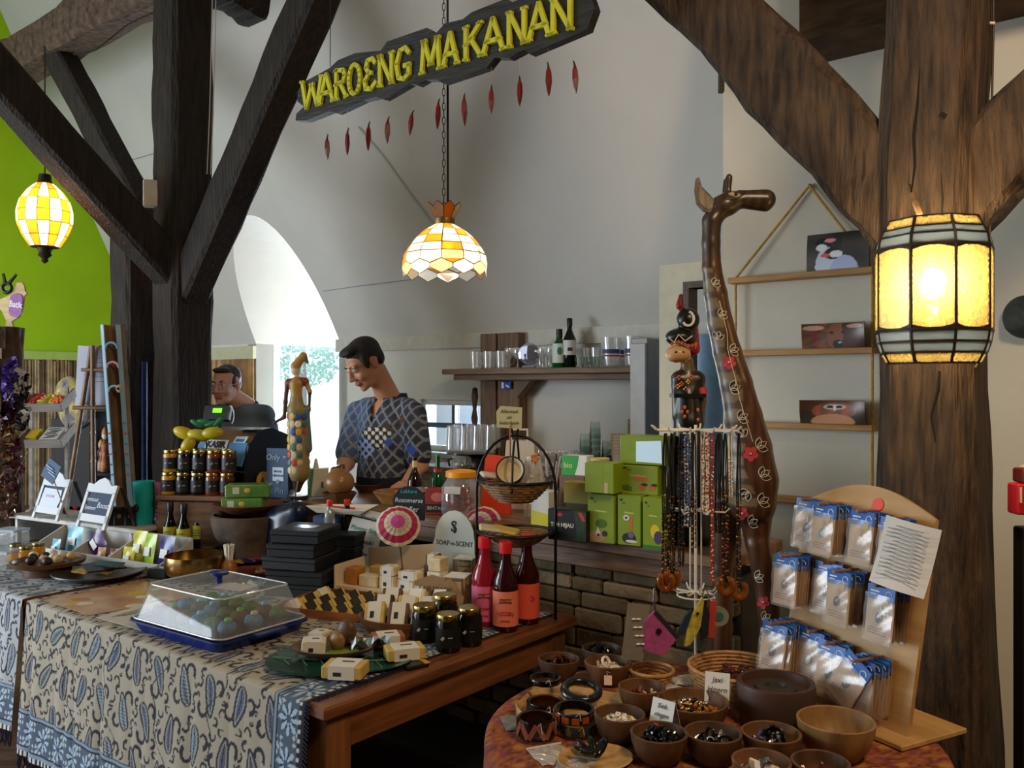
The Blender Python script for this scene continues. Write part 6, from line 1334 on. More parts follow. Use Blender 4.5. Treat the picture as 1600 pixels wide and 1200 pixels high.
# bits between dome and boxes
p = tz(358, 906); b = thing('toothpick_holder', 'red-brown wooden egg holder of pale sticks', 'holder', p); MB().lathe([(.001, 0), (.02, 0), (.036, .03), (.032, .065), (.02, .085), (.016, .085), (.016, .04), (.001, .04)], 18, cap=False).build('cup', mat('#8a3420', .35, c2='#b07a3a', scale=9), b, smooth=40)
for k in range(9): a = k*.7; MB().tube([(.007*math.cos(a), .007*math.sin(a), .05), (.02*math.cos(a), .014*math.sin(a), .15)], .0045, 5).build('stick', flat('#d8d0c0'), b)
p = tz(392, 905); b = thing('red_dish', 'oval red-brown dish with pale biscuits beside the black boxes', 'dish', p+V((-.0, .05, 0)), .1); MB().lathe([(.001, 0), (.08, 0), (.115, .03), (.11, .032), (.075, .01), (.001, .008)], 26, sy=.75, cap=False).build('dish', mat('#6e2c1e', .3), b, smooth=40)
for k in range(4): MB().box((.02+.02*(k % 2), -.01+.02*(k//2), .02+.006*k), (.03, .022, .006), rot(.3, .2, k)).build('biscuit', flat('#c99a78'), b)
p = tz(385, 888); b = thing('colour_plate', 'plate heaped with purple and red printed sachets', 'plate', p, 0); MB().lathe([(.001, 0), (.08, 0), (.13, .018), (.128, .021), (.001, .006)], 26, sy=.8, cap=False).build('plate', flat('#23221f', .4), b, smooth=40)
for k in range(7): MB().box((-.06+.022*k, .0+.012*math.sin(k*2), .028+.003*k), (.10, .05, .004), rot(.15, .1*math.sin(k), .5+k*.5)).build('sachet', mat(('#5a2a5e', '#8a2432', '#c8a422', '#3a2a6a', '#7a1f3a', '#4a3a5a', '#b02a3a')[k], .35), b)
p = tz(378, 912); b = thing('brass_cover', 'small round brass cover on the cloth behind the dome', 'lid', p); MB().lathe([(.045, 0), (.04, .012), (.02, .02), (.006, .022), (.008, .03), (.001, .033)], 20).build('lid', flat('#8a7a5e', .3, metal=.8), b, smooth=40)
p = tz(402, 918); b = thing('paper_scrap', 'crumpled white paper scraps behind the cake dome', 'paper', p); mb = MB(); mb.grid(lambda u, v: V(((u-.5)*.10, (v-.5)*.07, .012+.014*math.sin(u*9)*math.cos(v*7)+.006*math.sin(u*21+v*13))), 9, 8); mb.build('paper', flat('#c4beb2'), b)
# sauce bottles, song-sheet card, paper parasols
for i, (px, py) in enumerate(((516, 848), (536, 846))):
    p = tz(px, py, 1.015) if False else pB+V((.02+.07*i-.06, .09+.02*i, .209)); bottle(('small clear sauce bottle with red cap on the black boxes', 'second small sauce bottle with dark sauce on the black boxes')[i], p, .022, .125, mat(('#c9cdd0', '#2a0c0c')[i], .06, trans=.6, var=0), flat('#d8301c', .4), group='sauce bottles', name='sauce_bottle', neck=.5, capn=.2)
p = LU(1.0, .93, CZ); b = thing('menu_card', 'slanted white card with handwritten lines reading Heerlijke', 'sign', p, RZ+.45); R_ = (PI/2-.42, 0, 0); Xr = rot(-.42, .18, 0)
MB().box(Xr @ V((0, 0, .17)), (.15, .004, .30), Xr).build('card', flat('#cfd3d8', .6), b); MB().box((0, .16, .13), (.14, .004, .28), rot(.35, .18, 0)).build('easel_back', flat('#3a2a1e'), b)
for k, (s_, c_) in enumerate((('Heerlijke', '#20222a'), ('Monster Badjes', '#1a9a9a'), ('kokosmelk!', '#20222a'), ('met 8 bar', '#20222a'), ('€ 2,-', '#7a6a4a'))): text(s_, .026, flat(c_), b, Xr @ V((0, -.004, .285-.05*k)), (PI/2-.42, .18, 0), shear=.2, sx=.85)
def parasol(label, px, py, d_, r, tilt):
    p = at(px, py, d_); b = thing('paper_parasol', label, 'parasol', (p.x, p.y, CZ)); zc = p.z-CZ; X = T(0, 0, zc) @ rot(tilt[0], tilt[1], 0)
    for a_, b2, c_, m_ in ((0, .32, 'cap', '#b93a8a'), (.32, .5, 'inner', '#b5a690'), (.5, .62, 'ring', '#c4bda8'), (.62, .88, 'band', '#a81f48'), (.88, 1., 'edge', '#cfc6b0')):
        mb = MB(); mb.X = X; n_ = 32; pf = lambda k, j: V((r*k*math.cos(2*PI*j/n_), r*k*math.sin(2*PI*j/n_), r*.55*(1-k**1.6)+(.004 if j % 2 else -.002)*k)); mb.add([pf(k, j) for k in (a_+1e-4, b2) for j in range(n_)], [(j, (j+1) % n_, n_+(j+1) % n_, n_+j) for j in range(n_)]); mb.build(c_+'_panel', flat(m_, .6), b)
    for j in range(16): a = 2*PI*j/16; MB().tube([X @ V((0, 0, r*.35)), X @ V((r*math.cos(a)*.98, r*math.sin(a)*.98, .0))], .001, 4).build('rib', flat('#8a6a44'), b)
    MB().tube([X @ V((0, 0, r*.5)), X @ V((0, 0, -.04)), V((.03, -.01, .0))], .003, 6).build('handle', flat('#6b4a2a'), b)
parasol('small pink and white paper parasol standing left of the arched card', 622, 822, 3.42, .088, (.95, .15)); parasol('second pink paper parasol half behind the wire stand', 752, 822, 3.50, .085, (.95, -.5))

# ================================================================== two-tier wire basket stand
wd = 3.06; w0 = at(806, 600, wd); w0.z = TZ+.001; kw = wd/FPX; zw = lambda y: EYE-w0.z+(600-y)*kw
WS = thing('wire_stand', 'arched black wire stand carrying two wicker baskets', 'display stand', w0, -.12); BW_ = flat('#0f0f10', .4); rx = 62*kw
mb = MB(); mb.tube([(-rx, 0, 0), (-rx, 0, zw(800))]+[(-rx*math.cos(PI*i/16), 0, zw(765)+(zw(680)-zw(765))*math.sin(PI*i/16)) for i in range(17)]+[(rx, 0, zw(800)), (rx, 0, 0)], .0055, 7); mb.build('main_hoop', BW_, WS, smooth=True)
mb = MB(); mb.tube([(0, -rx*.8*math.cos(PI*i/16), zw(765)+(zw(682)-zw(765))*math.sin(PI*i/16)) for i in range(17)], .004, 6); mb.build('cross_hoop', BW_, WS, smooth=True)
mb = MB(); mb.tube([(-.012, 0, zw(678)), (-.02, 0, zw(655)), (-.008, 0, zw(640))], .004, 6); mb.tube([(.004, 0, zw(678)), (.014, 0, zw(660)), (.012, 0, zw(640))], .004, 6); mb.build('finial', BW_, WS)
for y in (750, 830): MB().tube([(rx*.97*math.cos(2*PI*i/28), rx*.97*math.sin(2*PI*i/28), zw(y)) for i in range(28)], .004, 6, closed=True).build('basket_ring', BW_, WS, smooth=True)
for i in range(2):
    y0, y1 = ((782, 752), (850, 830))[i]; b = thing('wicker_basket', ('upper shallow wicker basket of the wire stand', 'lower shallow wicker basket of the wire stand')[i], 'basket', (w0.x, w0.y, w0.z+zw(y0)), 0); weave('weave', b, rx*.42, rx*.90, zw(y1)-zw(y0), mat('#9a6a38', .6, var=.25, scale=40), mat('#3a2416', .6), 36, 8)
zb_ = w0.z+zw(752)
b = thing('coconut_half', 'half coconut shell hanging open towards the viewer', 'coconut', (w0.x-.02, w0.y-.05, zb_+.045), 0); MB().lathe([(.045, 0), (.05, .004), (.052, 0), (.046, -.028), (.02, -.046), (.001, -.05)], 22, r=rot(1.15, -.35, 0), cap=False).build('shell', mat('#2a1c14', .7, bump=.4), b, smooth=40); MB().lathe([(.046, .001), (.040, -.004), (.034, -.02), (.001, -.034)], 22, r=rot(1.15, -.35, 0), cap=False).build('flesh', flat('#d3c096', .6), b, smooth=40); MB().tube([(0, 0, .045), (.0, .02, .13), (.004, .03, .17)], .003, 5).build('string', flat('#8a5a34'), b)
b = thing('cellophane_bag', 'cellophane bag of sweets with an orange flower in the upper basket', 'bag', (w0.x+.06, w0.y-.01, zb_+.0), .2); mb = MB(); rr = random.Random(8); mb.grid(lambda u, v: V(((.045+.006*math.sin(u*25))*math.cos(u*2*PI)*(1-.45*v), (.035+.006*math.sin(u*31))*math.sin(u*2*PI)*(1-.45*v), .09*v)), 24, 6); mb.build('film', thin('#ffffff', .55, .05, gloss=.3), b); pile(b, .035, .01, [PRL, flat('#b8925a'), flat('#d8c8b0')], 40, 'chip', 5, .05, .01, 'sweets'); [MB().sph((.012*math.cos(k*1.25), -.03, .085+.012*math.sin(k*1.25)), (.007, .004, .007), 6, 4).build('petal', flat('#e2873a'), b) for k in range(5)]
for i in range(3):
    b = thing('sachet', ('pale paper packet at the left of the upper basket', 'yellow packet lying in the lower basket', 'white packet lying across the lower basket rim')[i], 'packet', (w0.x+(-.075, -.04, -.08)[i], w0.y-.02, w0.z+zw((748, 832, 830)[i])), (.3, -.3, .1)[i]); MB().bbox((0, 0, .012), (.10, .055, .014), .005, rot(.15, .15, 0)).build('packet', flat(('#cfc8b4', '#d8b64a', '#d9cfa8')[i], .4), b)
p = at(793, 652, wd-.02); b = thing('note_card', 'handwritten cream tag clipped on top of the wire stand', 'note', p, -.1); MB().prism([(-.038, -.035), (.05, -.042), (.052, .035), (-.025, .04), (-.04, .02)], .0012, r=rot(PI/2, 0, 0)).build('card', flat('#c9c79c', .7), b)
for k, s_ in enumerate(('Allemaal', 'uit', 'Indonesie')): text(s_, .018, flat('#4a4a30'), b, (.005, -.002, .02-.02*k), shear=.2)
# ================================================================== goods on the bar
def bz(px, py): return onz(px, py, BZ+.001)
GB = flat('#0d2a12', .05, trans=.3); BB = flat('#1c0d06', .05, trans=.2)
def carton(label, px, by, w, h, dpt, m, rz=RZ+.12, z=None, d_=None, cat='box', name='coffee_carton', group=None):
    p = bz(px, by) if d_ is None else at(px, by, d_); s = mpp(p)
    t_ = thing(name, label, cat, p, rz, group); MB().bbox((0, 0, h*s/2), (w*s, dpt, h*s), .0025).build('carton', m, t_); return t_, w*s, h*s, dpt
GRN = mat('#8aa01e', .35, c2='#78901a', scale=6); GRN2 = flat('#8fae26', .35)
dg = 3.02
def decal(t_, poly, m, dpt, name='print', off=.0008): return MB().prism(poly, .0006, r=rot(PI/2, 0, 0), c=(0, -dpt/2-off+.0006, 0)).build(name, m, t_)
def ell(cx, cz, rx_, rz_, n=12): return [(cx+rx_*math.cos(2*PI*i/n), cz+rz_*math.sin(2*PI*i/n)) for i in range(n)]
LEM = flat('#b08a6a', .5); DRK = flat('#2a2a20', .5); WHT = flat('#d9d6c8', .5); ORGP = flat('#c8642c', .5)
def animal(t_, w, h, dpt, kind):
    if kind == 'lemur':
        decal(t_, ell(-.01, h*.14, w*.32, h*.12), LEM, dpt); decal(t_, [(-w*.2, h*.16), (-w*.1, h*.34), (0, h*.18)], WHT, dpt, off=.0014); decal(t_, ell(w*.15, h*.2, w*.1, h*.06), DRK, dpt, off=.0014); decal(t_, ell(-w*.08, h*.17, w*.05, h*.03), DRK, dpt, off=.0014); decal(t_, ell(w*.02, h*.4, w*.22, h*.09), flat('#4a6a18'), dpt)
    elif kind == 'monkey':
        decal(t_, ell(0, h*.15, w*.3, h*.11), DRK, dpt); decal(t_, ell(w*.08, h*.22, w*.12, h*.07), flat('#6a6478'), dpt, off=.0014); decal(t_, ell(w*.1, h*.09, w*.25, h*.03), WHT, dpt, off=.0014); decal(t_, [(w*.02, h*.3), (w*.14, h*.3), (w*.14, h*.58), (w*.02, h*.58)], ORGP, dpt); decal(t_, ell(-w*.12, h*.55, w*.13, h*.06), WHT, dpt); decal(t_, ell(-w*.12, h*.55, w*.05, h*.025), DRK, dpt, off=.0014)
    elif kind == 'birds':
        decal(t_, [(-w*.1, h*.5), (w*.25, h*.48), (w*.25, h*.6), (-w*.1, h*.62)], ORGP, dpt)
        for x in (.12, .36): decal(t_, ell(w*x, h*.28, w*.08, h*.12), ORGP, dpt, off=.0014); decal(t_, ell(w*(x+.05), h*.36, w*.08, h*.05), DRK, dpt, off=.002)
        for k in range(6): a = k*.5; decal(t_, [(-w*.3, h*.12), (-w*.3+w*.16*math.cos(a), h*.12+h*.22*math.sin(a)), (-w*.3+w*.14*math.cos(a+.25), h*.12+h*.2*math.sin(a+.25))], flat('#2f4a22'), dpt)
    elif kind == 'toucan':
        decal(t_, ell(w*.1, h*.35, w*.22, h*.14), flat('#d8c22a'), dpt); decal(t_, ell(w*.25, h*.24, w*.2, h*.13), flat('#4a3a62'), dpt, off=.0014); decal(t_, [(-w*.5, 0), (w*.5, 0), (w*.5, h*.08), (-w*.5, h*.08)], flat('#2f7a2a'), dpt)
    if kind != 'plain': decal(t_, ell(-w*.33, h*.9, w*.06, h*.025), DRK, dpt); decal(t_, ell(-w*.22, h*.84, w*.06, h*.02), flat('#4f6a1c'), dpt); decal(t_, [(-w*.2, h*.64), (w*.2, h*.63), (w*.2, h*.66), (-w*.2, h*.67)], flat('#b9c46a'), dpt)
t_, w, h, dp_ = carton('black tea box lettered TEH HIJAU on the bar ledge', 893, 843, 68, 48, .07, mat('#0d1510', .3), name='tea_box'); text('TEH HIJAU', .0195, flat('#d8d8cc'), t_, (-w*.12, -dp_/2-.001, h*.5), bold=.0004); decal(t_, ell(-w*.18, h*.84, w*.07, h*.06), flat('#c02a20'), dp_); decal(t_, [(w*.22, h*.03), (w*.49, h*.03), (w*.49, h*.97), (w*.18, h*.97), (w*.25, h*.5)], mat('#24401e', .4, c2='#0f200f', scale=60), dp_); decal(t_, [(w*.28, h*.95), (w*.4, h*.68), (w*.48, h*.7), (w*.38, h*.95)], flat('#c8301e'), dp_, off=.0014)
for lab, px, by, w_, h_, kd in (('tall green carton with a lemur picture, left of the bottom row', 946, 846, 46, 76, 'lemur'), ('tall green carton with a dark monkey picture, middle of the bottom row', 990, 850, 40, 78, 'monkey'), ('tall green carton with a yellow bird picture beside the necklaces', 1027, 856, 34, 80, 'toucan')):
    t_, w, h, dp_ = carton(lab, px, by, w_, h_, .075, GRN, group='green cartons on the bar'); animal(t_, w, h, dp_, kd)
for lab, px, by, w_, h_, kd in (('plain green carton with a barcode stacked on the lemur carton', 944, 769, 50, 47, 'plain'), ('green carton with a pair of orange birds stacked second on the right', 1004, 771, 66, 45, 'birds'), ('topmost green carton with a shiny foil window', 1012, 725, 78, 45, 'plain')):
    pz = bz(px, 848); t_, w, h, dp_ = carton(lab, px, by, w_, h_, .08, GRN, d_=pz.y, group='green cartons on the bar'); animal(t_, w, h, dp_, kd)
    if 'barcode' in lab: decal(t_, [(w*.18, h*.02), (w*.3, h*.02), (w*.3, h*.36), (w*.18, h*.36)], flat('#c9b090'), dp_); decal(t_, [(w*.1, 0), (w*.12, 0), (w*.12, h), (w*.1, h)], GRN2, dp_)
    if 'foil' in lab: decal(t_, [(-w*.15, h*.1), (w*.4, h*.08), (w*.38, h*.85), (-w*.15, h*.8)], flat('#b9ccd2', .12, metal=.8), dp_)
p = bz(905, 812); t_, w, h, dp_ = carton('white and green packet propped above the tea box', 903, 742, 44, 31, .06, flat('#d8dcd6', .4), d_=3.35, name='packet'); decal(t_, [(-w*.5, 0), (w*.0, 0), (w*.12, h*.5), (w*.18, h), (-w*.5, h)], flat('#2a9a3a', .4), dp_); text('bio', .03, flat('#d8e8a8'), t_, (-w*.25, -dp_/2-.0012, h*.5))
MB().bbox((0, .02, -.075), (w, .14, .15), .003).build('box_below', flat('#6a4a38', .5), t_)
t_, w, h, dp_ = carton('mustard-yellow carton in the shadow above the tea box', 906, 786, 44, 34, .06, flat('#8a7a16', .5), d_=3.2, name='carton'); MB().box((0, .0, -.04), (w*.9, .05, .08)).build('stand_block', flat('#3a2c20'), t_)
t_, w, h, dp_ = carton('white and yellow carton behind the wire stand', 851, 826, 32, 60, .07, flat('#cfd2cc', .5), name='carton'); decal(t_, [(-w*.5, 0), (w*.5, 0), (w*.5, h*.42), (-w*.5, h*.5)], flat('#c9c020', .5), dp_)
# straws in a black cup
p = bz(858, 800); b = thing('straw_cup', 'black cup of black and clear straws behind the wire stand', 'cup', p); MB().lathe([(.03, 0), (.036, .09), (.033, .09), (.028, .005)], 16).build('cup', flat('#111111', .4), b, smooth=40); rr = random.Random(5)
for k in range(14): a = k*.9; MB().tube([(.012*math.cos(a), .012*math.sin(a), .02), (.05*math.cos(a), .04*math.sin(a), .22+.03*rr.random())], .0045, 5).build('straw', flat('#131315' if k % 3 else '#b8b4ae', .3), b)
# beers, chalk board, crate, sweet jar
p = bz(648, 800); t_, lb = bottle('brown beer bottle with gold neck foil beside the chalk board', p, .031, .24, BB, flat('#15100c', .4), flat('#c9b27a', .4), name='beer_bottle', capn=.05, l0=.80, l1=.92); lb.scale = (.36, .36, 1); MB().lathe([(.0316, .05), (.0316, .11)], 20, cap=False).build('body_label', flat('#a8b4c4', .4), t_)
p = bz(684, 797); t_, lb = bottle('green beer bottle with red neck label beside the sweet jar', p, .031, .245, flat('#0f5a20', .05, trans=.4), flat('#2a7a34', .4), flat('#a82a24', .4), name='beer_bottle', capn=.05, l0=.62, l1=.74); lb.scale = (.62, .62, 1)
p = bz(640, 812); b = thing('chalk_board', 'round-topped black chalk board reading Rozomerse Radler on the bar', 'sign', p, -.25); pts = [(-.066, 0), (.066, 0)]+[(.068*math.cos(a)*1., .075+.062*math.sin(a)) for a in [PI*i/12 for i in range(13)]]; MB().prism(pts, .008, r=rot(PI/2, 0, 0)).build('board', flat('#151a24', .7), b)
for k, (s_, c_, sz) in enumerate((('Lekkere', '#3ab0b0', .022), ('Rozomerse', '#d8dce4', .026), ('Radler', '#e2e4e8', .032))): text(s_, sz, flat(c_), b, (0, -.0095, .115-.036*k), shear=.15)
p = bz(688, 803); b = thing('beer_crate', 'red and black beer crate block lettered BINTANG', 'crate', p, -.25); MB().bbox((0, 0, .055), (.11, .07, .11), .003).build('crate', flat('#8a2424', .5), b); MB().box((0, -.0355, .028), (.105, .001, .035)).build('black_band', flat('#141010'), b); text('BINTANG', .021, flat('#c4b49a'), b, (0, -.0368, .028)); decal(b, ell(0, .075, .03, .02), flat('#b86a5a'), .07, 'emblem')
p = bz(720, 806); b = thing('sweet_jar', 'big clear jar with orange lid full of red sweets', 'jar', p); MB().lathe([(.001, .0), (.07, .0), (.08, .02), (.08, .12), (.06, .15), (.055, .165)], 28, cap=False).build('glass', CLEARP, b, smooth=40); MB().lathe([(.055, .16), (.064, .163), (.064, .185), (.05, .19), (.045, .184), (.001, .184)], 28, cap=False).build('lid', flat('#e89a12', .4), b, smooth=40); MB().box((-.03, -.078, .115), (.07, .002, .03), rot(-.3, 0, -.3)).build('label', flat('#d8d0c8'), b)
rr = random.Random(7)
for k in range(46): a, q = rr.uniform(0, 6.28), .066*math.sqrt(rr.random()); MB().sph((q*math.cos(a), q*math.sin(a), .016+.095*(k/46)), (.014, .012, .011), 8, 6, rot(rr.random()*3, 0, a)).build('sweet', flat('#a01c1c', .3), b, smooth=True)
# dishes, coconut, paper
p = bz(530, 784); b = thing('carved_coconut', 'polished brown coconut on a faceted wooden bowl', 'coconut', p); MB().lathe([(.055, 0), (.085, .045), (.078, .045), (.05, .01), (.001, .008)], 8).build('bowl', wood('#7a5230', '#57381f'), b); org_ob('coconut', [('e', (0, 0, .09), (.07, .07, .062), 0), ('c', (-.01, 0, .14), (.015, 0, .165), .02, .012, 1), ('c', (.0, 0, .15), (-.03, 0, .155), .012, .006, 1)], .005, .02, mat('painted', .3, attr=True, var=0), b, colors=('#8a6238', '#4a3422'))
p = bz(497, 776); b = thing('paper_tower', 'small white and green carton tower beside the stick puppet', 'carton', p, .2); MB().bbox((0, 0, .07), (.10, .05, .14), .003).build('carton', flat('#c9c4b4', .6), b); MB().box((-.035, -.0255, .07), (.018, .001, .135), rot(0, .1, 0)).build('green_stripe', flat('#3f7a5a'), b); MB().box((.02, -.0255, .06), (.008, .001, .03)).build('window_print', flat('#4a4a44'), b); MB().cyl((-.01, 0, .14), .014, .045, 10, r2=.005).build('spire', flat('#c9c4b4', .6), b)
p = bz(625, 786); b = thing('serving_bowl', 'brown glazed serving bowl on the bar before the man', 'bowl', p); MB().lathe([(.001, 0), (.085, 0), (.125, .055), (.12, .057), (.08, .01), (.001, .008)], 30, cap=False).build('bowl', mat('#6a4226', .25, c2='#a87a3a', scale=14), b, smooth=40); MB().tube([(.02, 0, .03), (.1, -.02, .07), (.13, -.03, .075)], .004, 5).build('spoon', SIL, b)
p = bz(578, 768); b = thing('serving_bowl', 'smaller brown dish half behind the coconut on the bar', 'bowl', p); MB().lathe([(.001, 0), (.06, 0), (.09, .04), (.086, .042), (.055, .008), (.001, .007)], 26, cap=False).build('bowl', mat('#5a3a24', .3), b, smooth=40)
p = bz(535, 800); b = thing('paper_tray', 'white folded paper tray with an orange napkin', 'tray', p, -.3); mb = MB(); mb.add([V(q) for q in ((-.10, -.04, .0), (.10, -.04, 0), (.10, .04, 0), (-.10, .04, 0), (-.14, -.06, .03), (.14, -.06, .02), (.14, .06, .03), (-.14, .06, .02))], [(0, 1, 2, 3), (0, 4, 5, 1), (1, 5, 6, 2), (2, 6, 7, 3), (3, 7, 4, 0)]); mb.build('tray', flat('#d6ccb8', .7), b).modifiers.new('t', 'SOLIDIFY').thickness = .002; MB().box((.01, 0, .014), (.13, .05, .006), rot(.08, .05, .1)).build('napkin', flat('#d0481c', .7), b)
p = bz(812, 800); b = thing('paper_bag', 'white paper carrier bag with flat handles on the bar', 'bag', p+V((.0, .12, 0)), -.25); mb = MB(); mb.prism([(-.075, 0), (.085, 0), (.075, .30), (-.05, .30)], .08, r=rot(PI/2, 0, 0), z0=-.04); mb.build('bag', flat('#bdb4a2', .8), b); MB().tube([(-.03, -.035, .29), (-.03, -.035, .35), (.045, -.035, .35), (.045, -.035, .29)], .007, 4).build('handle', flat('#c4bba9', .8), b)
p = bz(778, 803); b = thing('orange_bag', 'bright orange-red paper bag behind the wire stand', 'bag', p+V((0, .03, 0)), -.2); MB().prism([(-.07, 0), (.06, 0), (.05, .24), (-.045, .25)], .04, r=rot(PI/2, 0, 0)).build('bag', flat('#d8401c', .6), b)
p = bz(830, 806); b = thing('stirrer_jar', 'glass of wooden stirrers behind the lower basket', 'jar', p); MB().lathe([(.001, 0), (.03, 0), (.032, .09)], 18, cap=False).build('glass', CLEARP, b, smooth=True); [MB().box((.015*math.cos(k), .012*math.sin(k), .075), (.006, .0015, .14), rot(.1*math.sin(k), .1*math.cos(k), k)).build('stirrer', flat('#b08a5a'), b) for k in range(8)]
# cash register -------------------------------------------------------
p = bz(386, 768); CRG = thing('cash_register', 'rounded black cash register with blue front and KASIR sign', 'cash register', p, RZ+.25); W_ = .32
pf = [(-.20, 0), (.19, 0), (.19, .20), (.12, .29), (.0, .33), (-.10, .32), (-.17, .25), (-.20, .14)]
MB().prism(pf, W_, r=rot(PI/2, 0, PI/2) , z0=-W_/2).build('housing', mat('#0c0e12', .3), CRG)
BLU = flat('#4f83b4', .3); Ra = math.atan2(.07, .07)
MB().box((-.0, -.186, .205), (.30, .012, .12), rot(-.42, 0, 0)).build('front_panel', BLU, CRG); sgp = MB().box((-.035, -.179, .250), (.14, .004, .05), rot(-.42, 0, 0)).build('kasir_sign', flat('#cfd3d2', .5), CRG); text('KASIR', .045, INKM, sgp, (-.035, -.1825, .250), (PI/2-.42, 0, 0), bold=.002)
MB().box((.09, -.150, .272), (.075, .002, .05), rot(-.75, 0, 0)).build('sticker', flat('#c4d8e4', .4), CRG); MB().box((.09, -.1515, .272), (.05, .002, .018), rot(-.75, 0, 0)).build('sticker_print', flat('#2a78b8'), CRG); MB().box((.10, -.09, .326), (.09, .05, .002)).build('top_sticker', flat('#7fa4c4', .4), CRG)
MB().cyl((0, 0, 0), .046, .003, 26, r=rot(0, PI/2, 0)).build('yellow_badge', flat('#d89a24', .4), CRG, (W_/2, -.07, .07)); MB().sph((W_/2+.004, -.07, .07), (.002, .014, .018), 8, 5).build('badge_mark', flat('#6a4a26'), CRG)
MB().tube([(-.13, -.06, .32), (-.13, -.06, .36)], .012, 8).build('screen_arm', flat('#20242a'), CRG); sc_2 = MB().bbox((-.14, -.06, .40), (.15, .03, .085), .006, rot(-.3, 0, .2)).build('customer_display', flat('#0e1012', .25), CRG); MB().box((-.12, -.082, .415), (.05, .002, .022), rot(-.3, 0, .2)).build('lit_digits', mat('#6cf01a', .4, emit=1.2, var=0), sc_2); MB().tube([(-.06+.03*math.cos(a*.4-1), -.06, .39+.05*math.sin(a*.4-1)) for a in range(7)], .003, 5).build('display_cable', flat('#c4c4c4'), sc_2)
p = at(312, 680, 4.22); b = thing('wooden_fruit', 'cluster of yellow-green carved fruits with leaves before the register', 'ornament', p, 0)
for k, (x, z, a, l_) in enumerate(((-.075, .01, .35, .058), (.0, .0, .15, .062), (.07, .012, -.1, .055), (-.045, -.045, -.9, .045))): MB().sph((x, -.01*k, z), (l_, .028, .03), 12, 8, rot(0, a, 0)).build('fruit', mat('#a8a01c', .35, c2='#c9b022', scale=9), b, smooth=True)
for k in range(4): MB().sph((-.02+.035*k, .02, .055+.01*(k % 2)), (.04, .006, .014), 8, 5, rot(0, .5-.4*k, 0)).build('leaf', flat('#1f6a3a', .4), b, smooth=True)
MB().tube([(.02, .02, .05), (.03, .03, -.2)], .004, 5).build('stem', flat('#2a3a22'), b)
p = bz(434, 778); b = thing('chalk_sign', 'dark blue sign with chalk word Only and a card-payment sticker', 'sign', p, -.35); MB().bbox((0, 0, .12), (.125, .008, .24), .002).build('board', flat('#2a4a6e', .5), b); text('Only', .04, flat('#b8cbe0'), b, (-.025, -.0055, .195), shear=.2); st_ = MB().box((.005, -.005, .115), (.062, .002, .066)).build('sticker', flat('#cfe0ea', .4), b)
for k, s_ in enumerate(('BETAAL', 'HIER BON')): text(s_, .013, flat('#1f6ab0'), st_, (.005, -.0068, .128-.02*k), bold=.0005)
MB().sph((.005, -.006, .078), (.012, .003, .012), 10, 6).build('contactless_mark', flat('#8a98a4'), b); text('Pin', .04, flat('#8aa0bc'), b, (.01, -.0055, .035), shear=.2); text('w', .03, flat('#b8cbe0'), b, (.043, -.0055, .2))
p = LU(1.50, 1.0, CZ); b = thing('dark_backpack', 'black glossy bag with blue marks below the stick puppet', 'bag', p, RZ+.2); org_ob('bag', [('e', (0, 0, .14), (.11, .07, .13), 0), ('c', (-.05, 0, .22), (.06, 0, .25), .05, .05, 0)], .008, .03, mat('#10141a', .25, c2='#1c2a4a', scale=20), b)
t_ = thing('book_box', 'dark blue box lettered the Green beside the black boxes', 'box', LU(1.18, .98, CZ), RZ+.3); MB().bbox((0, 0, .13), (.13, .06, .26), .003).build('box', mat('#123a72', .35, c2='#0a1220', scale=8), t_); text('the', .03, WHT, t_, (-.03, -.031, .19)); text('Green', .034, flat('#d86a4a'), t_, (.005, -.031, .13), shear=.1)

# ================================================================== back counter, shelf and glassware
bc = thing('back_counter', 'low back counter along the rear wall behind the bar', 'counter', LU(1.475, 2.82, 0), RZ); MB().bbox((0, 0, 1.03), (1.63, .46, .04), .004).build('worktop', wood('#6a4a34', '#46301f', .4, 3, (1.2, 14, 14), .1), bc); MB().bbox((0, .02, .505), (1.61, .40, 1.01), .004).build('cabinet', wood('#7a6a58', '#5a4c3e', .6), bc)
for k in range(4): MB().bbox((-.60+.40*k, -.19, .5), (.38, .02, .9), .004).build('door', wood('#83725e', '#64553f', .6, 3, (14, 14, 1.2), .08), bc)
KZ = 1.051
def kz(px, d_): p = at(px, 600, d_); p.z = KZ; return p
def tumbler(label, p, r, h, m, group, inv=False, stem=False, name='drinking_glass'):
    t_ = thing(name, label, 'glass', p, 0, group)
    pf = [(r*.78, 0), (r*.8, .006), (r, h), (r*.93, h), (r*.74, .01), (.001, .01)]
    if stem: pf = [(r*.8, 0), (r*.75, .004), (.005, .01), (.004, h*.4), (r*.7, h*.55), (r, h*.75), (r*.85, h), (r*.8, h), (r*.92, h*.75), (r*.6, h*.57), (.001, h*.5)]
    if inv: pf = [(a, h-z) for a, z in pf][::-1]
    mb = MB(); mb.lathe(pf, 16, cap=False); mb.build('glass', m, t_, smooth=50); return t_
def many(n, proto, fnloc, fnlab, group):
    for i in range(n):
        if i == 0: proto.location = fnloc(0); proto['label'] = fnlab(0); proto['group'] = group
        else: dup(proto, fnloc(i), label=fnlab(i), group=group)
pr1 = tumbler('x', (0, 0, 0), .04, .15, CLEARP, None, inv=True)
many(8, pr1, lambda i: kz(706+20*(i % 4)+8*(i//4), 5.42+.16*(i//4))+V((0, 0, .12)), lambda i: 'upturned tall glass over the coffee machine, %s of the %s row' % (ORD[i % 4], ('front', 'back')[i//4]), 'upturned glasses on the coffee machine')
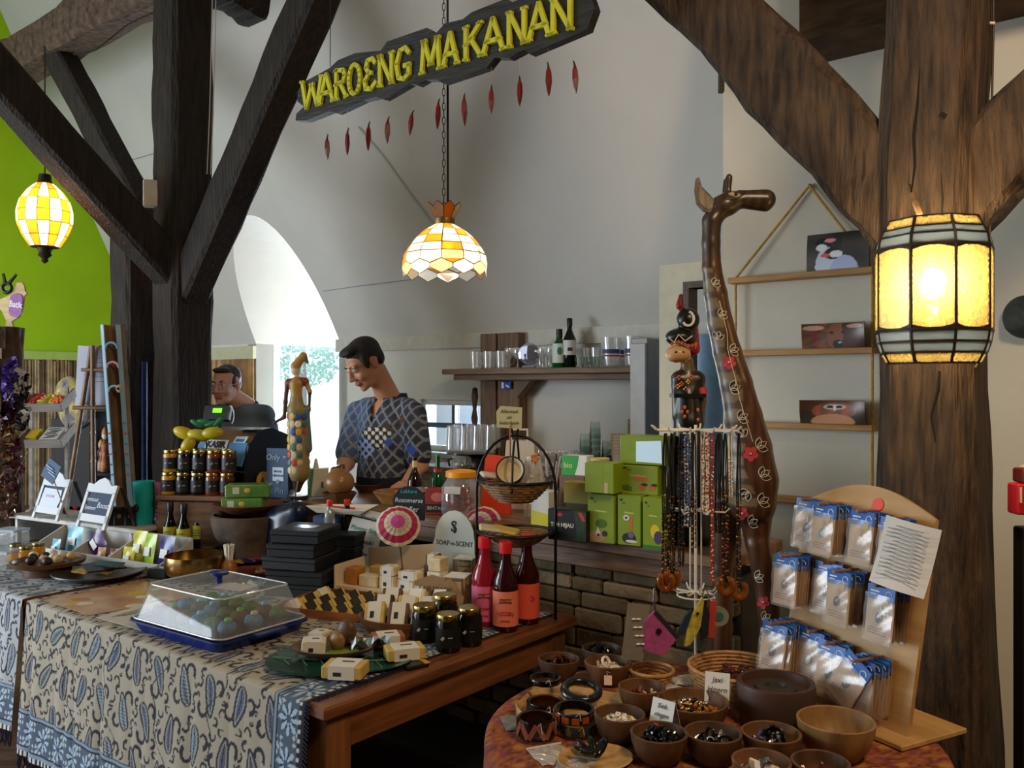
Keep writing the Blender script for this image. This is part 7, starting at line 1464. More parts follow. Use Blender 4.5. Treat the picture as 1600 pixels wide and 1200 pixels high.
p = kz(737, 5.5); b = thing('coffee_machine', 'black coffee machine with clear jug under the upturned glasses', 'coffee machine', (p.x, p.y, KZ)); MB().bbox((0, 0, .105), (.30, .30, .03), .008).build('glass_rack', flat('#c9cdd2', .25, metal=.8), b); MB().lathe([(.10, -.0), (.085, .03), (.09, .07), (.13, .09)], 20, sy=.9).build('body', flat('#10141c', .3), b, smooth=40); MB().lathe([(.05, .0), (.07, .03), (.06, .07), (.04, .085)], 18, (-.06, -.12, 0), cap=False).build('jug', CLEARP, b, smooth=40); MB().tube([(-.1, -.14, .07), (-.14, -.15, .06), (-.13, -.14, .02)], .007, 6).build('jug_handle', flat('#15171c'), b)
b['label'] = 'black coffee machine with clear jug below the upturned glasses'
pr2 = tumbler('x', (0, 0, 0), .036, .13, CLEARP, None, stem=True)
many(14, pr2, lambda i: kz(842+10.5*(i % 7)+4*(i//7), 5.08+.12*(i//7))+V((0, 0, 0)), lambda i: 'stemmed glass on the back counter, %s in the %s row' % (ORD[i % 7], ('front', 'back')[i//7]), 'stemmed glasses on the back counter')
for k, (px, n, d_) in enumerate(((930, 7, 4.95), (914, 5, 5.02), (949, 4, 4.92))):
    prx = tumbler('x', (0, 0, 0), .034, .10, GLS_D, None, inv=True); pp = kz(px, d_)
    many(n, prx, lambda i: pp+V((0, 0, .036*i)), lambda i: 'ribbed tumbler, %s from the bottom of the %s stack on the back counter' % (ORD[i], ('tallest', 'left', 'right')[k]), 'stacked ribbed tumblers')
for k, (px, n, d_) in enumerate(((992, 8, 4.88), (966, 7, 4.8))):
    cu = thing('paper_cup', 'x', 'cup'); MB().lathe([(.028, 0), (.04, .085), (.042, .088), (.038, .085), (.026, .004)], 18, cap=False).build('cup', flat(('#a8845c', '#cfc6b4')[k], .7), cu, smooth=40); MB().tube([(.041*math.cos(2*PI*j/18), .041*math.sin(2*PI*j/18), .087) for j in range(18)], .0022, 5, closed=True).build('rim', flat('#b89a72'), cu); pp = kz(px, d_)
    many(n, cu, lambda i: pp+V((0, 0, .017*i+(.12 if k == 0 else .06))), lambda i: '%s paper cup, %s from the bottom of its stack' % (('brown', 'white')[k], ORD[i]), 'paper cup stacks')
    b = thing('cup_riser', 'small carton under the %s paper cups' % ('brown', 'white')[k], 'box', pp); MB().bbox((0, 0, (.06 if k == 0 else .03)), (.10, .10, .119 if k == 0 else .059), .004).build('box', KRAFT, b)
b = thing('white_cup', 'small pale yellow cup behind the green cartons', 'cup', at(938, 720, 3.25)+V((0, 0, -.02))); MB().lathe([(.028, 0), (.036, .03), (.033, .03), (.02, .004), (.001, .004)], 18, cap=False).build('cup', flat('#d8c88a', .5), b, smooth=40); MB().box((0, 0, -.05), (.08, .08, .1)).build('box_below', KRAFT, b)
# wall shelf with its posts
SHZ = onu(860, 575, UW-.16).z; l_a, l_b = lf(1012, UW-.12), lf(716, UW-.12)
ws = thing('bar_shelf', 'thick wooden wall shelf of glasses and bottles behind the bar', 'shelf', LU((l_a+l_b)/2, UW-.005, 0), RZ); wdt = l_b-l_a
OAK = wood('#8a6a4c', '#5e452e', .55, 3, (1.2, 12, 12), .1); OAKV = wood('#86664a', '#5a4230', .6, 3, (12, 12, 1.2), .1)
MB().bbox((0, -.14, SHZ-.018), (wdt, .28, .036), .004).build('shelf_board', OAK, ws); MB().bbox((.02, -.12, SHZ-.055), (wdt-.06, .20, .038), .004).build('under_board', OAK, ws)
for px0, px1 in ((750, 774), (777, 811)):
    x0_, x1_ = -(lf(px0, UW-.1)-(l_a+l_b)/2), -(lf(px1, UW-.1)-(l_a+l_b)/2)
    for z0_, z1_ in ((SHZ+.001, SHZ+.235), (1.06, SHZ-.075)): MB().bbox(((x0_+x1_)/2, -.05, (z0_+z1_)/2), (x1_-x0_, .09, z1_-z0_), .004).build('post', OAKV, ws)
MB().prism([(0, 0), (.11, 0), (0, -.11)], .06, r=rot(PI/2, 0, 0), c=(x1_+.002, -.06, SHZ-.076)).build('bracket', OAKV, ws)
b = thing('lit_blue_sign', 'small blue and white lit sign on the shelf post', 'badge', onu(791, 602, UW-.115), RZ); MB().bbox((0, 0, 0), (.085, .01, .05), .004).build('badge', flat('#2a4ab0', .25), b); MB().box((-.025, -.006, 0), (.02, .002, .04)).build('white_mark', flat('#e2e8f4'), b); MB().box((.015, -.006, -.006), (.03, .002, .012), rot(0, .4, 0)).build('white_mark', flat('#e2e8f4'), b)  # the sign's glow is put into the blue and white colour only
def sh(px, back=.14): p = onu(px, 575, UW-back); p.z = SHZ+.001; return p
pr3 = tumbler('x', (0, 0, 0), .032, .11, CLEARP, None); h3 = MB().tube([(.032, 0, .09), (.06, 0, .08), (.058, 0, .035), (.03, 0, .025)], .004, 5).build('handle', CLEARP, pr3)
many(6, pr3, lambda i: sh(742+20*(i % 3)+7*(i//3), .235-.075*(i//3)), lambda i: 'handled glass mug at the left end of the shelf, %s of the %s row' % (ORD[i % 3], ('front', 'back')[i//3]), 'handled mugs on the shelf')
pr4 = tumbler('x', (0, 0, 0), .034, .13, CLEARP, None, stem=True)
many(4, pr4, lambda i: sh((796, 809, 848, 861)[i], .17), lambda i: 'stemmed glass %s the glass disc on the shelf' % ('well left of', 'just left of', 'just right of', 'well right of')[i], 'stemmed glasses on the shelf')
b = thing('glass_disc', 'round glass disc ornament on a small foot reflecting daylight', 'ornament', sh(827, .2), RZ+.4); MB().lathe([(.001, -.012), (.05, -.012), (.068, -.006), (.07, 0), (.068, .006), (.05, .012), (.001, .012)], 30, (0, 0, .088), r=rot(PI/2, 0, 0), cap=False).build('disc', flat('#c8d2e4', .05, metal=.85), b, smooth=30); MB().bbox((0, 0, .008), (.08, .05, .016), .004).build('foot', flat('#b8b2c4', .2, metal=.5), b)
many(4, tumbler('x', (0, 0, 0), .026, .12, CLEARP, None), lambda i: sh((846, 860, 915, 930)[i], .08), lambda i: 'plain tumbler at the back of the shelf, %s from the left' % ORD[i], 'plain tumblers on the shelf')
t_, lb = bottle('green liqueur bottle with pale label on the shelf', sh(874, .18), .043, .235, flat('#0f6a34', .05, trans=.5), flat('#10181a', .4), flat('#cfd6c8', .5), neck=.38, capn=.22, l0=.12, l1=.62); MB().sph((0, -.044, .10), (.016, .002, .024), 8, 6).build('label_emblem', flat('#2f7a5a'), lb)
t_, lb = bottle('dark wine bottle with white label on the shelf', sh(890, .16), .04, .30, flat('#0a1a10', .05, trans=.2), flat('#0c0c10', .4), flat('#d4d2ca', .5), neck=.36, capn=.16, l0=.25, l1=.55); MB().box((0, -.0415, .11), (.03, .002, .02)).build('label_print', flat('#3a3448'), lb)
pr5 = tumbler('x', (0, 0, 0), .062, .17, CLEARP, None, name='beer_glass'); lbm = MB().lathe([(.0605, .075), (.0615, .10)], 14, a0=-PI*.85, a1=-PI*.25, cap=False).build('blue_logo', flat('#33406e', .5), pr5); MB().lathe([(.0600, .058), (.0605, .068)], 14, a0=-PI*.85, a1=-PI*.25, cap=False).build('red_band', flat('#b03030', .5), pr5)
many(4, pr5, lambda i: sh((955, 990, 972, 1004)[i], (.21, .21, .07, .07)[i]), lambda i: 'large beer glass with blue and red logo, %s on the shelf end' % ('front left', 'front right', 'back left', 'back right')[i], 'beer glasses on the shelf')
many(5, tumbler('x', (0, 0, 0), .03, .06, GLS_D, None), lambda i: sh(906+9*i, .24-.08*(i % 2)), lambda i: 'small shot glass beside the wine bottle, %s from the left' % ORD[i], 'shot glasses on the shelf')
t_ = thing('fridge', 'tall grey fridge side between the shelf and white partition', 'fridge', LU(lf(1021, 2.75), 2.78, 0), RZ); hz = onu(1020, 527, 2.6).z; MB().bbox((.0, .02, hz/2), (.10, .40, hz), .006).build('cabinet', mat('#a09a92', .4, var=.04), t_); MB().bbox((0, -.19, hz/2), (.096, .02, hz-.06), .004).build('door', mat('#a8a29a', .35, var=.04), t_)
pf_ = onu(1098, 600, 2.62); t_ = thing('blue_light_block', 'pale blue block for the blue light seen through the partition opening', 'cabinet', (pf_.x, pf_.y, 0), RZ); hz2 = onu(1098, 521, 2.5).z; MB().bbox((0, 0, hz2/2), (.34, .2, hz2), .006).build('cabinet', mat('#8fb0d4', .25, var=.05), t_); MB().bbox((-.09, -.103, hz2-.20), (.09, .006, .2), .002).build('green_door', flat('#2a8a6a', .3), t_)  # stand-in cabinet; the blue light behind the opening is put into its colour
t_ = thing('carved_rod', 'slim dark carved rod standing left of the shelf posts', 'ornament', onu(742, 640, UW-.06)+V((0, 0, 0)), RZ); zb2 = onu(742, 690, UW-.06).z-t_.location.z; t_.location.z += zb2; MB().lathe([(.02, 0), (.026, .05), (.015, .1), (.026, .16), (.014, .22), (.024, .3), (.018, .36), (.001, .37)], 12).build('rod', mat('#1c1612', .5, c2='#6a4a2c', scale=14), t_, smooth=True)
# ================================================================== left end of the counter
# jar tower on a wooden crate
p = at(306, 770, 4.22); b = thing('wooden_crate', 'brown wooden crate carrying the tower of jars', 'crate', (p.x, p.y, CZ), RZ+.55); ch = p.z-CZ; CW = wood('#8a5f3a', '#5a3c22', .55, 3, (1.2, 12, 12), .1)
MB().bbox((.045, 0, ch-.012), (.375, .24, .024), .003).build('top', CW, b)
for y in (-.11, .11): MB().bbox((.045, y, ch/2-.014), (.355, .018, ch-.03), .003).build('side_board', CW, b)
for x in (-.123, .213): MB().bbox((x, 0, ch/2-.014), (.018, .20, ch-.03), .003).build('end_board', CW, b)
Rj = rot(0, 0, RZ+.55); JB = V((p.x, p.y, p.z)); jn = 0
JC = [('#c08a2a', 'golden'), ('#161214', 'dark'), ('#161214', 'dark'), ('#7a3418', 'rust-brown'), ('#5a2414', 'red-brown')]
for lev in range(2):
    for rw in range(2 if lev else 2):
        for c_ in range(5):
            if rw == 1 and (c_ > 3): continue
            q = JB+Rj @ V((-.105+.074*c_+(.008 if lev else 0)+.02*rw, -.06+.10*rw, .001+.108*lev)); gc, nm = JC[(c_+rw*2) % 5]
            jar('%s jar with gold lid, %s in the %s %s row of the tower' % (nm, ORD[c_], ('lower', 'upper')[lev], ('front', 'back')[rw]), q, .0355, .106, flat(gc, .12), GOLDL, flat('#17181c', .5), 'jars in the tower', rz=.1*c_, mark=(rw == 0))
# risers, canisters, cans and bottles
Pq1, Pq2 = tz(48, 868), tz(248, 900); dv = (Pq2-Pq1); bxl = dv.length; brz = math.atan2(dv.y, dv.x); WHW = mat('#c2bfb8', .6, var=.06, scale=12)
WB_ = thing('display_box', 'long white wooden box with compartments of coloured packets', 'display box', Pq1, brz)
MB().box((bxl/2, .09, .006), (bxl, .18, .012)).build('floor', wood('#8a5a3a', '#6a4228'), WB_); MB().bbox((bxl/2, 0, .024), (bxl, .012, .048), .002).build('front_board', WHW, WB_); MB().bbox((bxl/2, .18, .068), (bxl, .012, .136), .002).build('back_board', WHW, WB_)
for x in (.004, bxl*.33, bxl*.62, bxl-.004): MB().prism([(0, 0), (.18, 0), (.18, .13), (0, .045)], .008, r=rot(PI/2, 0, PI/2), c=(x, 0, 0)).build('divider', WHW, WB_)
Rq = rot(0, 0, brz)
def packet(lab, x, y, w, h, cs, diamond=False):
    q = Pq1+Rq @ V((x, y, .013)); t_ = thing('packet', lab, 'packet', q, brz+random.uniform(-.15, .15), 'packets in the white box'); R_ = rot(-.2, .75 if diamond else random.uniform(-.06, .06), 0)
    mb = MB(); mb.X = T(0, 0, h*.5+(h*.16 if diamond else 0)) @ R_; mb.grid(lambda u, v: V(((u-.5)*w, -.012*math.sin(u*PI)*math.sin(v*PI), (v-.5)*h)), 8, 8); mb.grid(lambda u, v: V(((.5-u)*w, .012*math.sin(u*PI)*math.sin(v*PI), (v-.5)*h)), 8, 8); f_ = mb.build('foil', mat(cs, .25, var=.15, scale=25), t_, smooth=True)
    MB().box((T(0, 0, h*.5+(h*.16 if diamond else 0)) @ R_) @ V((0, -.013, -.01)), (w*.5, .002, h*.28), R_).build('label', flat('#d8d8d2', .5), f_); return t_
packet('light blue shiny packet at the left end of the white box', .17, .11, .105, .125, '#6fb4cc'); packet('light blue small packet leaning before the larger blue one', .12, .05, .07, .07, '#7fc0d8'); packet('purple packet standing on its corner', .37, .09, .10, .10, '#4a1f6a', True); packet('small tan packet beside the purple one', .46, .05, .05, .06, '#d8b08a'); packet('small brown packet in the middle compartment', .53, .06, .055, .06, '#8a5a4a')
packet('yellow packet behind the small yellow one', .63, .12, .10, .14, '#c9c03a'); packet('small yellow packet right of the middle', .65, .05, .08, .08, '#d8cc3a'); packet('lime green packet in the right compartment', .74, .09, .09, .14, '#a8c83a'); packet('violet-blue packet at the right end of the white box', .85, .09, .10, .14, '#2f2a7a')
p = at(140, 815, 4.32); rs = thing('riser_board', 'low white shelf riser behind the packet box', 'riser', (p.x, p.y, CZ), RZ+.17); rh = .90-CZ; MB().bbox((-.05, .05, rh-.01), (1.0, .26, .02), .003).build('board', WHW, rs); [MB().bbox((x, .05, (rh-.02)/2), (.02, .24, rh-.021), .002).build('support', WHW, rs) for x in (-.5, 0, .40)]
RZ9 = .901
def rz9(px, py): return onz(px, py, RZ9)
for i, (px, cc, lab) in enumerate(((225, '#17a8a4', 'turquoise cylindrical tin with a small black emblem'), (258, '#6a2438', 'maroon cylindrical tin with a pale pattern'))):
    p = rz9(px, 818); b = thing('canister', lab, 'tin', p, .3, 'tall tins'); r, h = .050, .205; MB().lathe([(.001, 0), (r, 0), (r, h*.9), (r*1.02, h*.9), (r*1.02, h), (r*.98, h+.002), (.001, h)], 28, cap=False).build('tin', flat(cc, .35), b, smooth=40); MB().lathe([(r*1.03, h*.92), (r*1.03, h*1.004), (.001, h*1.006)], 28, cap=False).build('lid', flat(cc, .3), b, smooth=40)
    if i == 0: MB().sph((-.03, -.045, h*.4), (.014, .008, .02), 10, 6).build('emblem', flat('#10181a'), b, smooth=True)
    else: [MB().sph((-.035+.004*k, -.04, .03+.02*k), (.012, .006, .009), 8, 5).build('blossom', flat('#b08aa0'), b, smooth=True) for k in range(6)]
for i, px in enumerate((172, 188, 205)):
    p = rz9(px, 820); b = thing('small_tin', 'small square black tin, %s of three behind the white box' % ORD[i], 'tin', p, .2, 'small black tins'); MB().bbox((0, 0, .04), (.05, .05, .08), .004).build('tin', flat('#1a1a16', .35), b); MB().sph((0, -.026, .045), (.01, .001, .01), 8, 5).build('emblem', flat('#7a6a4a'), b); MB().bbox((0, 0, .083), (.046, .046, .008), .002).build('lid', flat('#22221c', .35), b)
for i, (px, py, lab) in enumerate(((266, 874, 'left'), (287, 878, 'middle'), (311, 871, 'right'))):
    p = tz(px, py); t_, lb = bottle('dark bottle with lime label, %s of three below the jar tower' % lab, p, .031, .27, flat('#0a0c0c', .06), flat('#12161a', .4), flat('#b8b83a', .5), group='dark bottles with lime labels', capn=.16, neck=.42, l0=.34, l1=.58); [MB().box((0, -.0318, .135-.012*k), (.03, .001, .003)).build('label_line', flat('#5a5a2a'), lb) for k in range(3)]
# standing chalk boards with scalloped tops
def aboard(lab, px, py, card, lines):
    p = rz9(px, py); b = thing('chalk_stand', lab, 'sign', p, RZ+.1); w, h = .235, .235; R_ = rot(-.33, 0, 0); WF = flat('#c9ccd0', .55)
    sc = [(-w/2, h*.72), (-w/2, h*.9), (-w*.3, h*.88), (-w*.16, h*.98), (0, h*1.03), (w*.16, h*.98), (w*.3, h*.88), (w/2, h*.9), (w/2, h*.72)]
    MB().prism(sc, .012, r=R_ @ rot(PI/2, 0, 0)).build('scalloped_top', WF, b); MB().box(R_ @ V((0, -.006, h*.2)), (w, .012, .035), R_).build('bottom_rail', WF, b)
    for x in (-w/2+.01, w/2-.01): MB().box(R_ @ V((x, -.006, h*.37)), (.02, .012, h*.74), R_).build('stile', WF, b)
    for x in (-w/2+.01, w/2-.01): MB().box((x, .12, h*.40), (.016, .01, h*.86), rot(.35, 0, 0)).build('rear_leg', flat('#2a2a2c'), b)
    bd = MB().box(R_ @ V((0, -.002, h*.46)), (w*.92, .005, h*.56), R_).build('chalk_surface', flat('#23344e', .7), b)
    if card: MB().prism([(-w*.40, h*.26), (w*.28, h*.24), (w*.34, h*.42), (w*.30, h*.66), (-w*.38, h*.68)], .002, r=R_ @ rot(PI/2, 0, 0), c=(0, -.006, 0)).build('paper_note', flat('#c4ccd6', .6), bd); MB().box(R_ @ V((-.02, -.0095, h*.5)), (.07, .001, .012), R_).build('pink_print', flat('#b89ab0'), bd)
    for s_, x, z, sz in lines: text(s_, sz, flat('#d4dee8'), bd, R_ @ V((x, -.006, z)), (PI/2-.33, 0, 0), shear=.25)
aboard('white-framed chalk stand covered by a pale paper note', 72, 812, True, []); aboard('white-framed chalk stand reading Immuun Systeem Boost', 143, 826, False, [('Immuun', -.055, .135, .03), ('Systeem', -.055, .095, .028), ('Boost!', .045, .11, .038)])
p = at(80, 752, 4.25); b = thing('blue_tag', 'small tilted dark blue chalk tag above the chalk stands', 'sign', p, RZ+.3); MB().box((0, 0, .05), (.09, .004, .10), rot(-.1, .5, 0)).build('tag', flat('#1f3f66', .6), b); [MB().box((-.005+.008*k, -.006, .07-.018*k), (.05, .001, .005), rot(-.1, .5, 0)).build('chalk_line', flat('#9ab4d0'), b) for k in range(3)]; MB().tube([(0, .004, .03), (.04, .06, -.18)], .003, 5).build('stick', flat('#a8855a'), b)
# clear boxes, honey jars, snack dishes
for i, (px, py, w) in enumerate(((18, 842, .14), (10, 878, .12))):
    p = tz(px, py+8); b = thing('clear_box', ('clear acrylic box at the far left edge', 'second clear box with a white lid at the left edge')[i], 'box', p, -.3); MB().bbox((0, 0, .035), (w, .10, .07), .005).build('box', CLEARP, b); MB().bbox((0, 0, .075), (w*1.03, .104, .012), .003).build('lid', thin('#dfe8f0', .5, .1, gloss=.2), b)
for i, (px, py) in enumerate(((25, 882), (40, 886), (60, 880))): p = tz(px, py); jar('small jar of orange-yellow spread, %s of three at the left' % ORD[i], p, .029, .095, flat('#d8921a', .15), flat('#8a7a50', .3, metal=.9), None, 'orange spread jars')
p = tz(76, 896); b = thing('footed_dish', 'round brown footed dish of white and dark snacks', 'dish', p); MB().lathe([(.001, 0), (.10, 0), (.10, .03), (.145, .045), (.15, .062), (.143, .062), (.135, .05), (.001, .045)], 30, cap=False).build('dish', mat('#6a4226', .35, c2='#4a2c18', scale=9), b, smooth=40)
for k in range(11): a = k*2.4; q = .10*math.sqrt((k+.5)/11); MB().sph((q*math.cos(a), q*math.sin(a), .07), (.022, .02, .02), 8, 6).build('snack', flat(('#d0c8b8', '#2a1a12', '#c8a878')[k % 3], .5), b, smooth=True)
p = tz(155, 903); b = thing('painted_plate', 'wide painted plate of yellow and dark patterned pouches', 'plate', p); MB().lathe([(.001, .0), (.11, .0), (.185, .03), (.183, .034), (.11, .008), (.001, .006)], 34, cap=False).build('plate', mat('#5a3a22', .3, c2='#3a4a44', scale=12), b, smooth=40)
for k in range(8): a = k*.9; MB().bbox((.085*math.cos(a)*(k % 3)/2, .07*math.sin(a), .03+.004*k), (.11, .07, .008), .003, rot(.1*math.sin(k), .12*math.cos(k), a)).build('pouch', mat(('#c9a822', '#2a2a34', '#3f5a52', '#5a3a2a', '#22242a', '#b08a2a', '#2f2a3a', '#3a5a5a')[k], .4, var=.2, scale=60), b)
p = tz(305, 905); b = thing('brass_bowl', 'polished brass singing bowl on the cloth', 'bowl', p); MB().lathe([(.001, 0), (.07, .002), (.115, .03), (.128, .07), (.122, .105), (.118, .105), (.122, .07), (.11, .034), (.001, .008)], 36, cap=False).build('bowl', flat('#9a7a48', .22, metal=.95), b, smooth=50)
p = tz(253, 903); b = thing('card_reader', 'small black card reader beside the brass bowl', 'device', p, -.3); MB().bbox((0, 0, .022), (.10, .075, .044), .006).build('case', flat('#101214', .3), b); MB().box((0, 0, .0448), (.07, .03, .001)).build('screen', flat('#7a8ea4', .15), b); MB().box((.0, .025, .0448), (.06, .012, .001)).build('red_keys', flat('#a82a24'), b)
p = tz(298, 890); b = thing('blue_card', 'bright blue card lying behind the brass bowl', 'card', p, .2); MB().box((0, .0, .03), (.09, .05, .012), rot(.1, 0, 0)).build('card', flat('#2a6ac8', .4), b); MB().box((0, 0, .012), (.08, .045, .024)).build('stack_below', flat('#1a1a1c'), b)
p = tz(328, 878); jar('small dark jar with brass lid behind the brass bowl', p, .045, .075, flat('#1a1210', .15), flat('#8a7a5e', .3, metal=.9), None, 'small lidded jars')
# printed mats
def mat_sheet(lab, pts, m, z, name='place_mat'):
    P = [tz(*q) for q in pts]; c_ = sum(P, V())/len(P); b = thing(name, lab, 'mat', c_); mb = MB(); Q = [q-c_ for q in P]; mb.add([q+V((0, 0, z)) for q in Q]+[q+V((0, 0, z+.0015)) for q in Q], [tuple(range(len(Q)-1, -1, -1)), tuple(range(len(Q), 2*len(Q)))]+[(i, (i+1) % len(Q), (i+1) % len(Q)+len(Q), i+len(Q)) for i in range(len(Q))]); mb.build('sheet', m, b); return b
FRU = mat('#b07a5a', .25, c2='#c9a06a', scale=9); o = mat_sheet('glossy laminated picture mat with orange and pink print', [(68, 938), (140, 962), (318, 930), (225, 908)], FRU, .0006)
rr = random.Random(1)
for k in range(9): q = tz(rr.uniform(110, 260), rr.uniform(920, 948))-V(o.location); MB().sph((q.x, q.y, .0022), (rr.uniform(.02, .05), rr.uniform(.02, .04), .0012), 12, 5).build('printed_shape', flat(rr.choice(('#c9a23a', '#a84a5a', '#c98a4a', '#d8c8b0', '#8a3a4a', '#b8703a')), .3), o)
o = mat_sheet('white printed text sheet half under the cake dome', [(150, 966), (232, 990), (330, 955), (250, 940)], flat('#c9c2b2', .5), .0026, 'text_sheet')
for k in range(9): q1_, q2_ = tz(168+9*k, 968+1.8*k-3*(k % 3)), tz(232+7*k, 950+1.5*k); a_ = (q1_+q2_)/2-V(o.location); MB().box((a_.x, a_.y, .0046), ((q2_-q1_).length*.8, .004, .0006), rot(0, 0, math.atan2((q2_-q1_).y, (q2_-q1_).x))).build('print_line', flat('#4a4640'), o)
# clay stove with woven tray and green packets
p = tz(388, 878); b = thing('clay_stove', 'rough grey clay stove with an arched fire opening', 'stove', p+V((.0, -.0, 0)), -.2); CLAY = mat('#6a5648', .9, c2='#3f362f', scale=7, bump=.4)
n_ = 36; prf = [(.115, 0), (.12, .03), (.125, .09), (.15, .13), (.165, .18), (.165, .22), (.155, .225), (.145, .20), (.12, .15)]; mb = MB(); vs = [V((r*math.cos(2*PI*j/n_), r*math.sin(2*PI*j/n_), z)) for r, z in prf for j in range(n_)]
fs = []
for k in range(len(prf)-1):
    for j in range(n_):
        a = (2*PI*(j+.5)/n_-1.35*PI) if True else 0
        if k < 2 and abs((a+PI) % (2*PI)-PI) < .5: continue
        fs.append((k*n_+j, k*n_+(j+1) % n_, (k+1)*n_+(j+1) % n_, (k+1)*n_+j))
mb.add(vs, fs); o = mb.build('body', CLAY, b, smooth=40); o.modifiers.new('t', 'SOLIDIFY').thickness = .012; MB().lathe([(.10, .004), (.10, .12)], 24).build('inner_wall', mat('#2a221c', .95), b); MB().lathe([(.001, .16), (.13, .165)], 24, cap=False).build('grate', mat('#2a221c', .9), b)
for x in (-.15, .15): MB().sph((x, 0, .21), (.035, .03, .025), 8, 6).build('lug', CLAY, b, smooth=True)
q0 = p+V((0, 0, .232)); b = thing('woven_plate', 'shallow woven red-brown plate on the clay stove', 'plate', q0, .1); MB().lathe([(.001, 0), (.09, 0), (.155, .035), (.16, .042), (.152, .042), (.09, .008), (.001, .006)], 32, cap=False).build('plate', mat('#7a4428', .6, c2='#5a2e1a', scale=30, bump=.3), b, smooth=40)
for i in range(2): q = q0+V((.01-.02*i, -.02, .012+.062*(1-i))); b = thing('green_packet', ('upper glossy green packet on the woven plate', 'lower glossy green packet on the woven plate')[i], 'packet', q+V((0, 0, .0)), .12-.1*i, 'green packets on the stove'); MB().bbox((0, 0, .03), (.20 if i == 0 else .19, .10, .06), .006).build('packet', mat('#4a7a32', .18, c2='#7a9a5a', scale=10), b); MB().sph((.0, -.05, .034), (.014, .002, .012), 8, 5).build('emblem', flat('#c9b03a', .3), b); MB().box((-.05, -.0505, .034), (.03, .001, .03)).build('pale_print', flat('#c4d0b0', .3), b)
# ------------------------------------------------------------------ log display with bird sign
ld = 4.6; p0 = at(4, 600, ld); b = thing('log_post', 'upright bark-covered log at the left edge hung with bundles', 'log', (p0.x, p0.y, CZ)); lh = EYE+(600-512)/FPX*ld-CZ; rr = random.Random(21); vs = []; n_ = 28; m_ = 30
for i in range(m_+1):
    for j in range(n_): a = 2*PI*j/n_; r = .098*(1+.05*math.sin(j*2.3+i*.3)+rr.uniform(-.03, .03)); vs.append(V((r*math.cos(a), r*math.sin(a), lh*i/m_)))
mb = MB(); mb.add(vs, [(i*n_+j, i*n_+(j+1) % n_, (i+1)*n_+(j+1) % n_, (i+1)*n_+j) for i in range(m_) for j in range(n_)]); mb.build('bark', mat('#6a5644', .95, c2='#3a2c22', scale=9, stretch=(3, 3, 1), bump=.9, bscale=14), b); MB().cyl((0, 0, lh-.002), .095, .004, 24).build('cut_face', wood('#9a7a54', '#6a4e32'), b); MB().box((.0, -.10, lh-.14), (.11, .004, .055)).build('wooden_tag', wood('#8a6844', '#6a4c30'), b)
zt_ = CZ+lh; b = thing('bird_sign', 'plywood bird cut-out with a purple Batik label on the log', 'sign', (p0.x+.02, p0.y, zt_+.002), -.15); PLB = wood('#d2b884', '#b89a64', .6, 4, (3, 9, 9), .05)
MB().prism([(.0, 0), (.05, 0), (.04, .03), (.085, .055), (.105, .10), (.115, .165), (.13, .178), (.118, .19), (.115, .215), (.10, .235), (.07, .235), (.055, .19), (.03, .17), (-.05, .14), (-.05, .11), (-.02, .09), (.0, .05), (.01, .03)], .012, r=rot(PI/2, 0, 0)).build('bird', PLB, b)
lb = MB().prism(rrect(.075, .125, .03), .004, r=rot(PI/2, 0, 0) @ rot(0, 0, -.12), c=(.068, -.0125, .115)).build('label', mat('#9a4a9a', .5, c2='#7a2f80', scale=60), b); text('Batik', .046, flat('#ece4f0'), lb, (.070, -.018, .118), (PI/2, .15, 0), bold=.0012, sx=.82)
b = thing('spring_clamp', 'black spring clamp gripping the bird sign', 'clamp', (p0.x+.035, p0.y-.02, zt_+.185), 0); MB().tube([(.024*math.cos(a*PI/8), 0, .024+.024*math.sin(a*PI/8)) for a in range(16)], .010, 6, closed=True).build('jaw', flat('#141414', .5), b, smooth=True); MB().tube([(-.008, 0, .045), (-.02, 0, .10)], [.011, .008], 6).build('grip', flat('#141414', .5), b); MB().tube([(.008, 0, .045), (.05, 0, .095)], [.011, .007], 6).build('grip', flat('#141414', .5), b)
for i, (px, py, h, c1, c2, lab) in enumerate(((17, 600, 75, '#4a2f86', '#6a54a8', 'violet foil-wrapped bundle on the log'), (33, 625, 95, '#141214', '#b8b4ae', 'black and silver wrapped bundle right of the log'), (14, 655, 60, '#4a1238', '#2a0c20', 'dark plum wrapped bundle on the log'), (16, 690, 55, '#a8845a', '#6a4a30', 'golden-brown wrapped bundle on the log'), (24, 725, 80, '#4a1626', '#8a7a80', 'dark red and silver bundle low on the log'), (12, 765, 85, '#8a6a54', '#5a4034', 'dry beige grass bundle at the log foot'))):
    q = at(px, py, ld-.12); s = (ld-.12)/FPX; t_ = thing('wrapped_bundle', lab, 'bundle', q, 0, 'bundles hanging on the log'); mb = MB(); rr = random.Random(i)
    for k in range(70): a = rr.uniform(0, 6.28); zq = rr.uniform(-.5, .5)*h*s; r = .035*math.sqrt(max(0, 1-(zq/(h*s*.55))**2)); mb.m = rr.randrange(2); c_ = V((r*math.cos(a), r*math.sin(a)*.6, zq)); R_ = rot(rr.uniform(0, 3), rr.uniform(0, 3), rr.uniform(0, 3)); mb.quad(*[c_+R_ @ V(x) for x in ((-.022, -.012, 0), (.022, -.014, .005), (.018, .014, 0), (-.02, .012, .006))])
    o = mb.build('wrapping', [flat(c1, .3), flat(c2, .25)], t_); o['kind'] = 'stuff'; MB().tube([(-.01, 0, -h*s*.3), (.07, -.01, h*s*.25)], .0022, 4).build('skewer', flat('#c09a62'), t_)
    MB().tube([(0, 0, 0), (-.01, .03, .0), (-.03, .06, 0)], .002, 4).build('tie', flat('#6a5a4a'), t_)
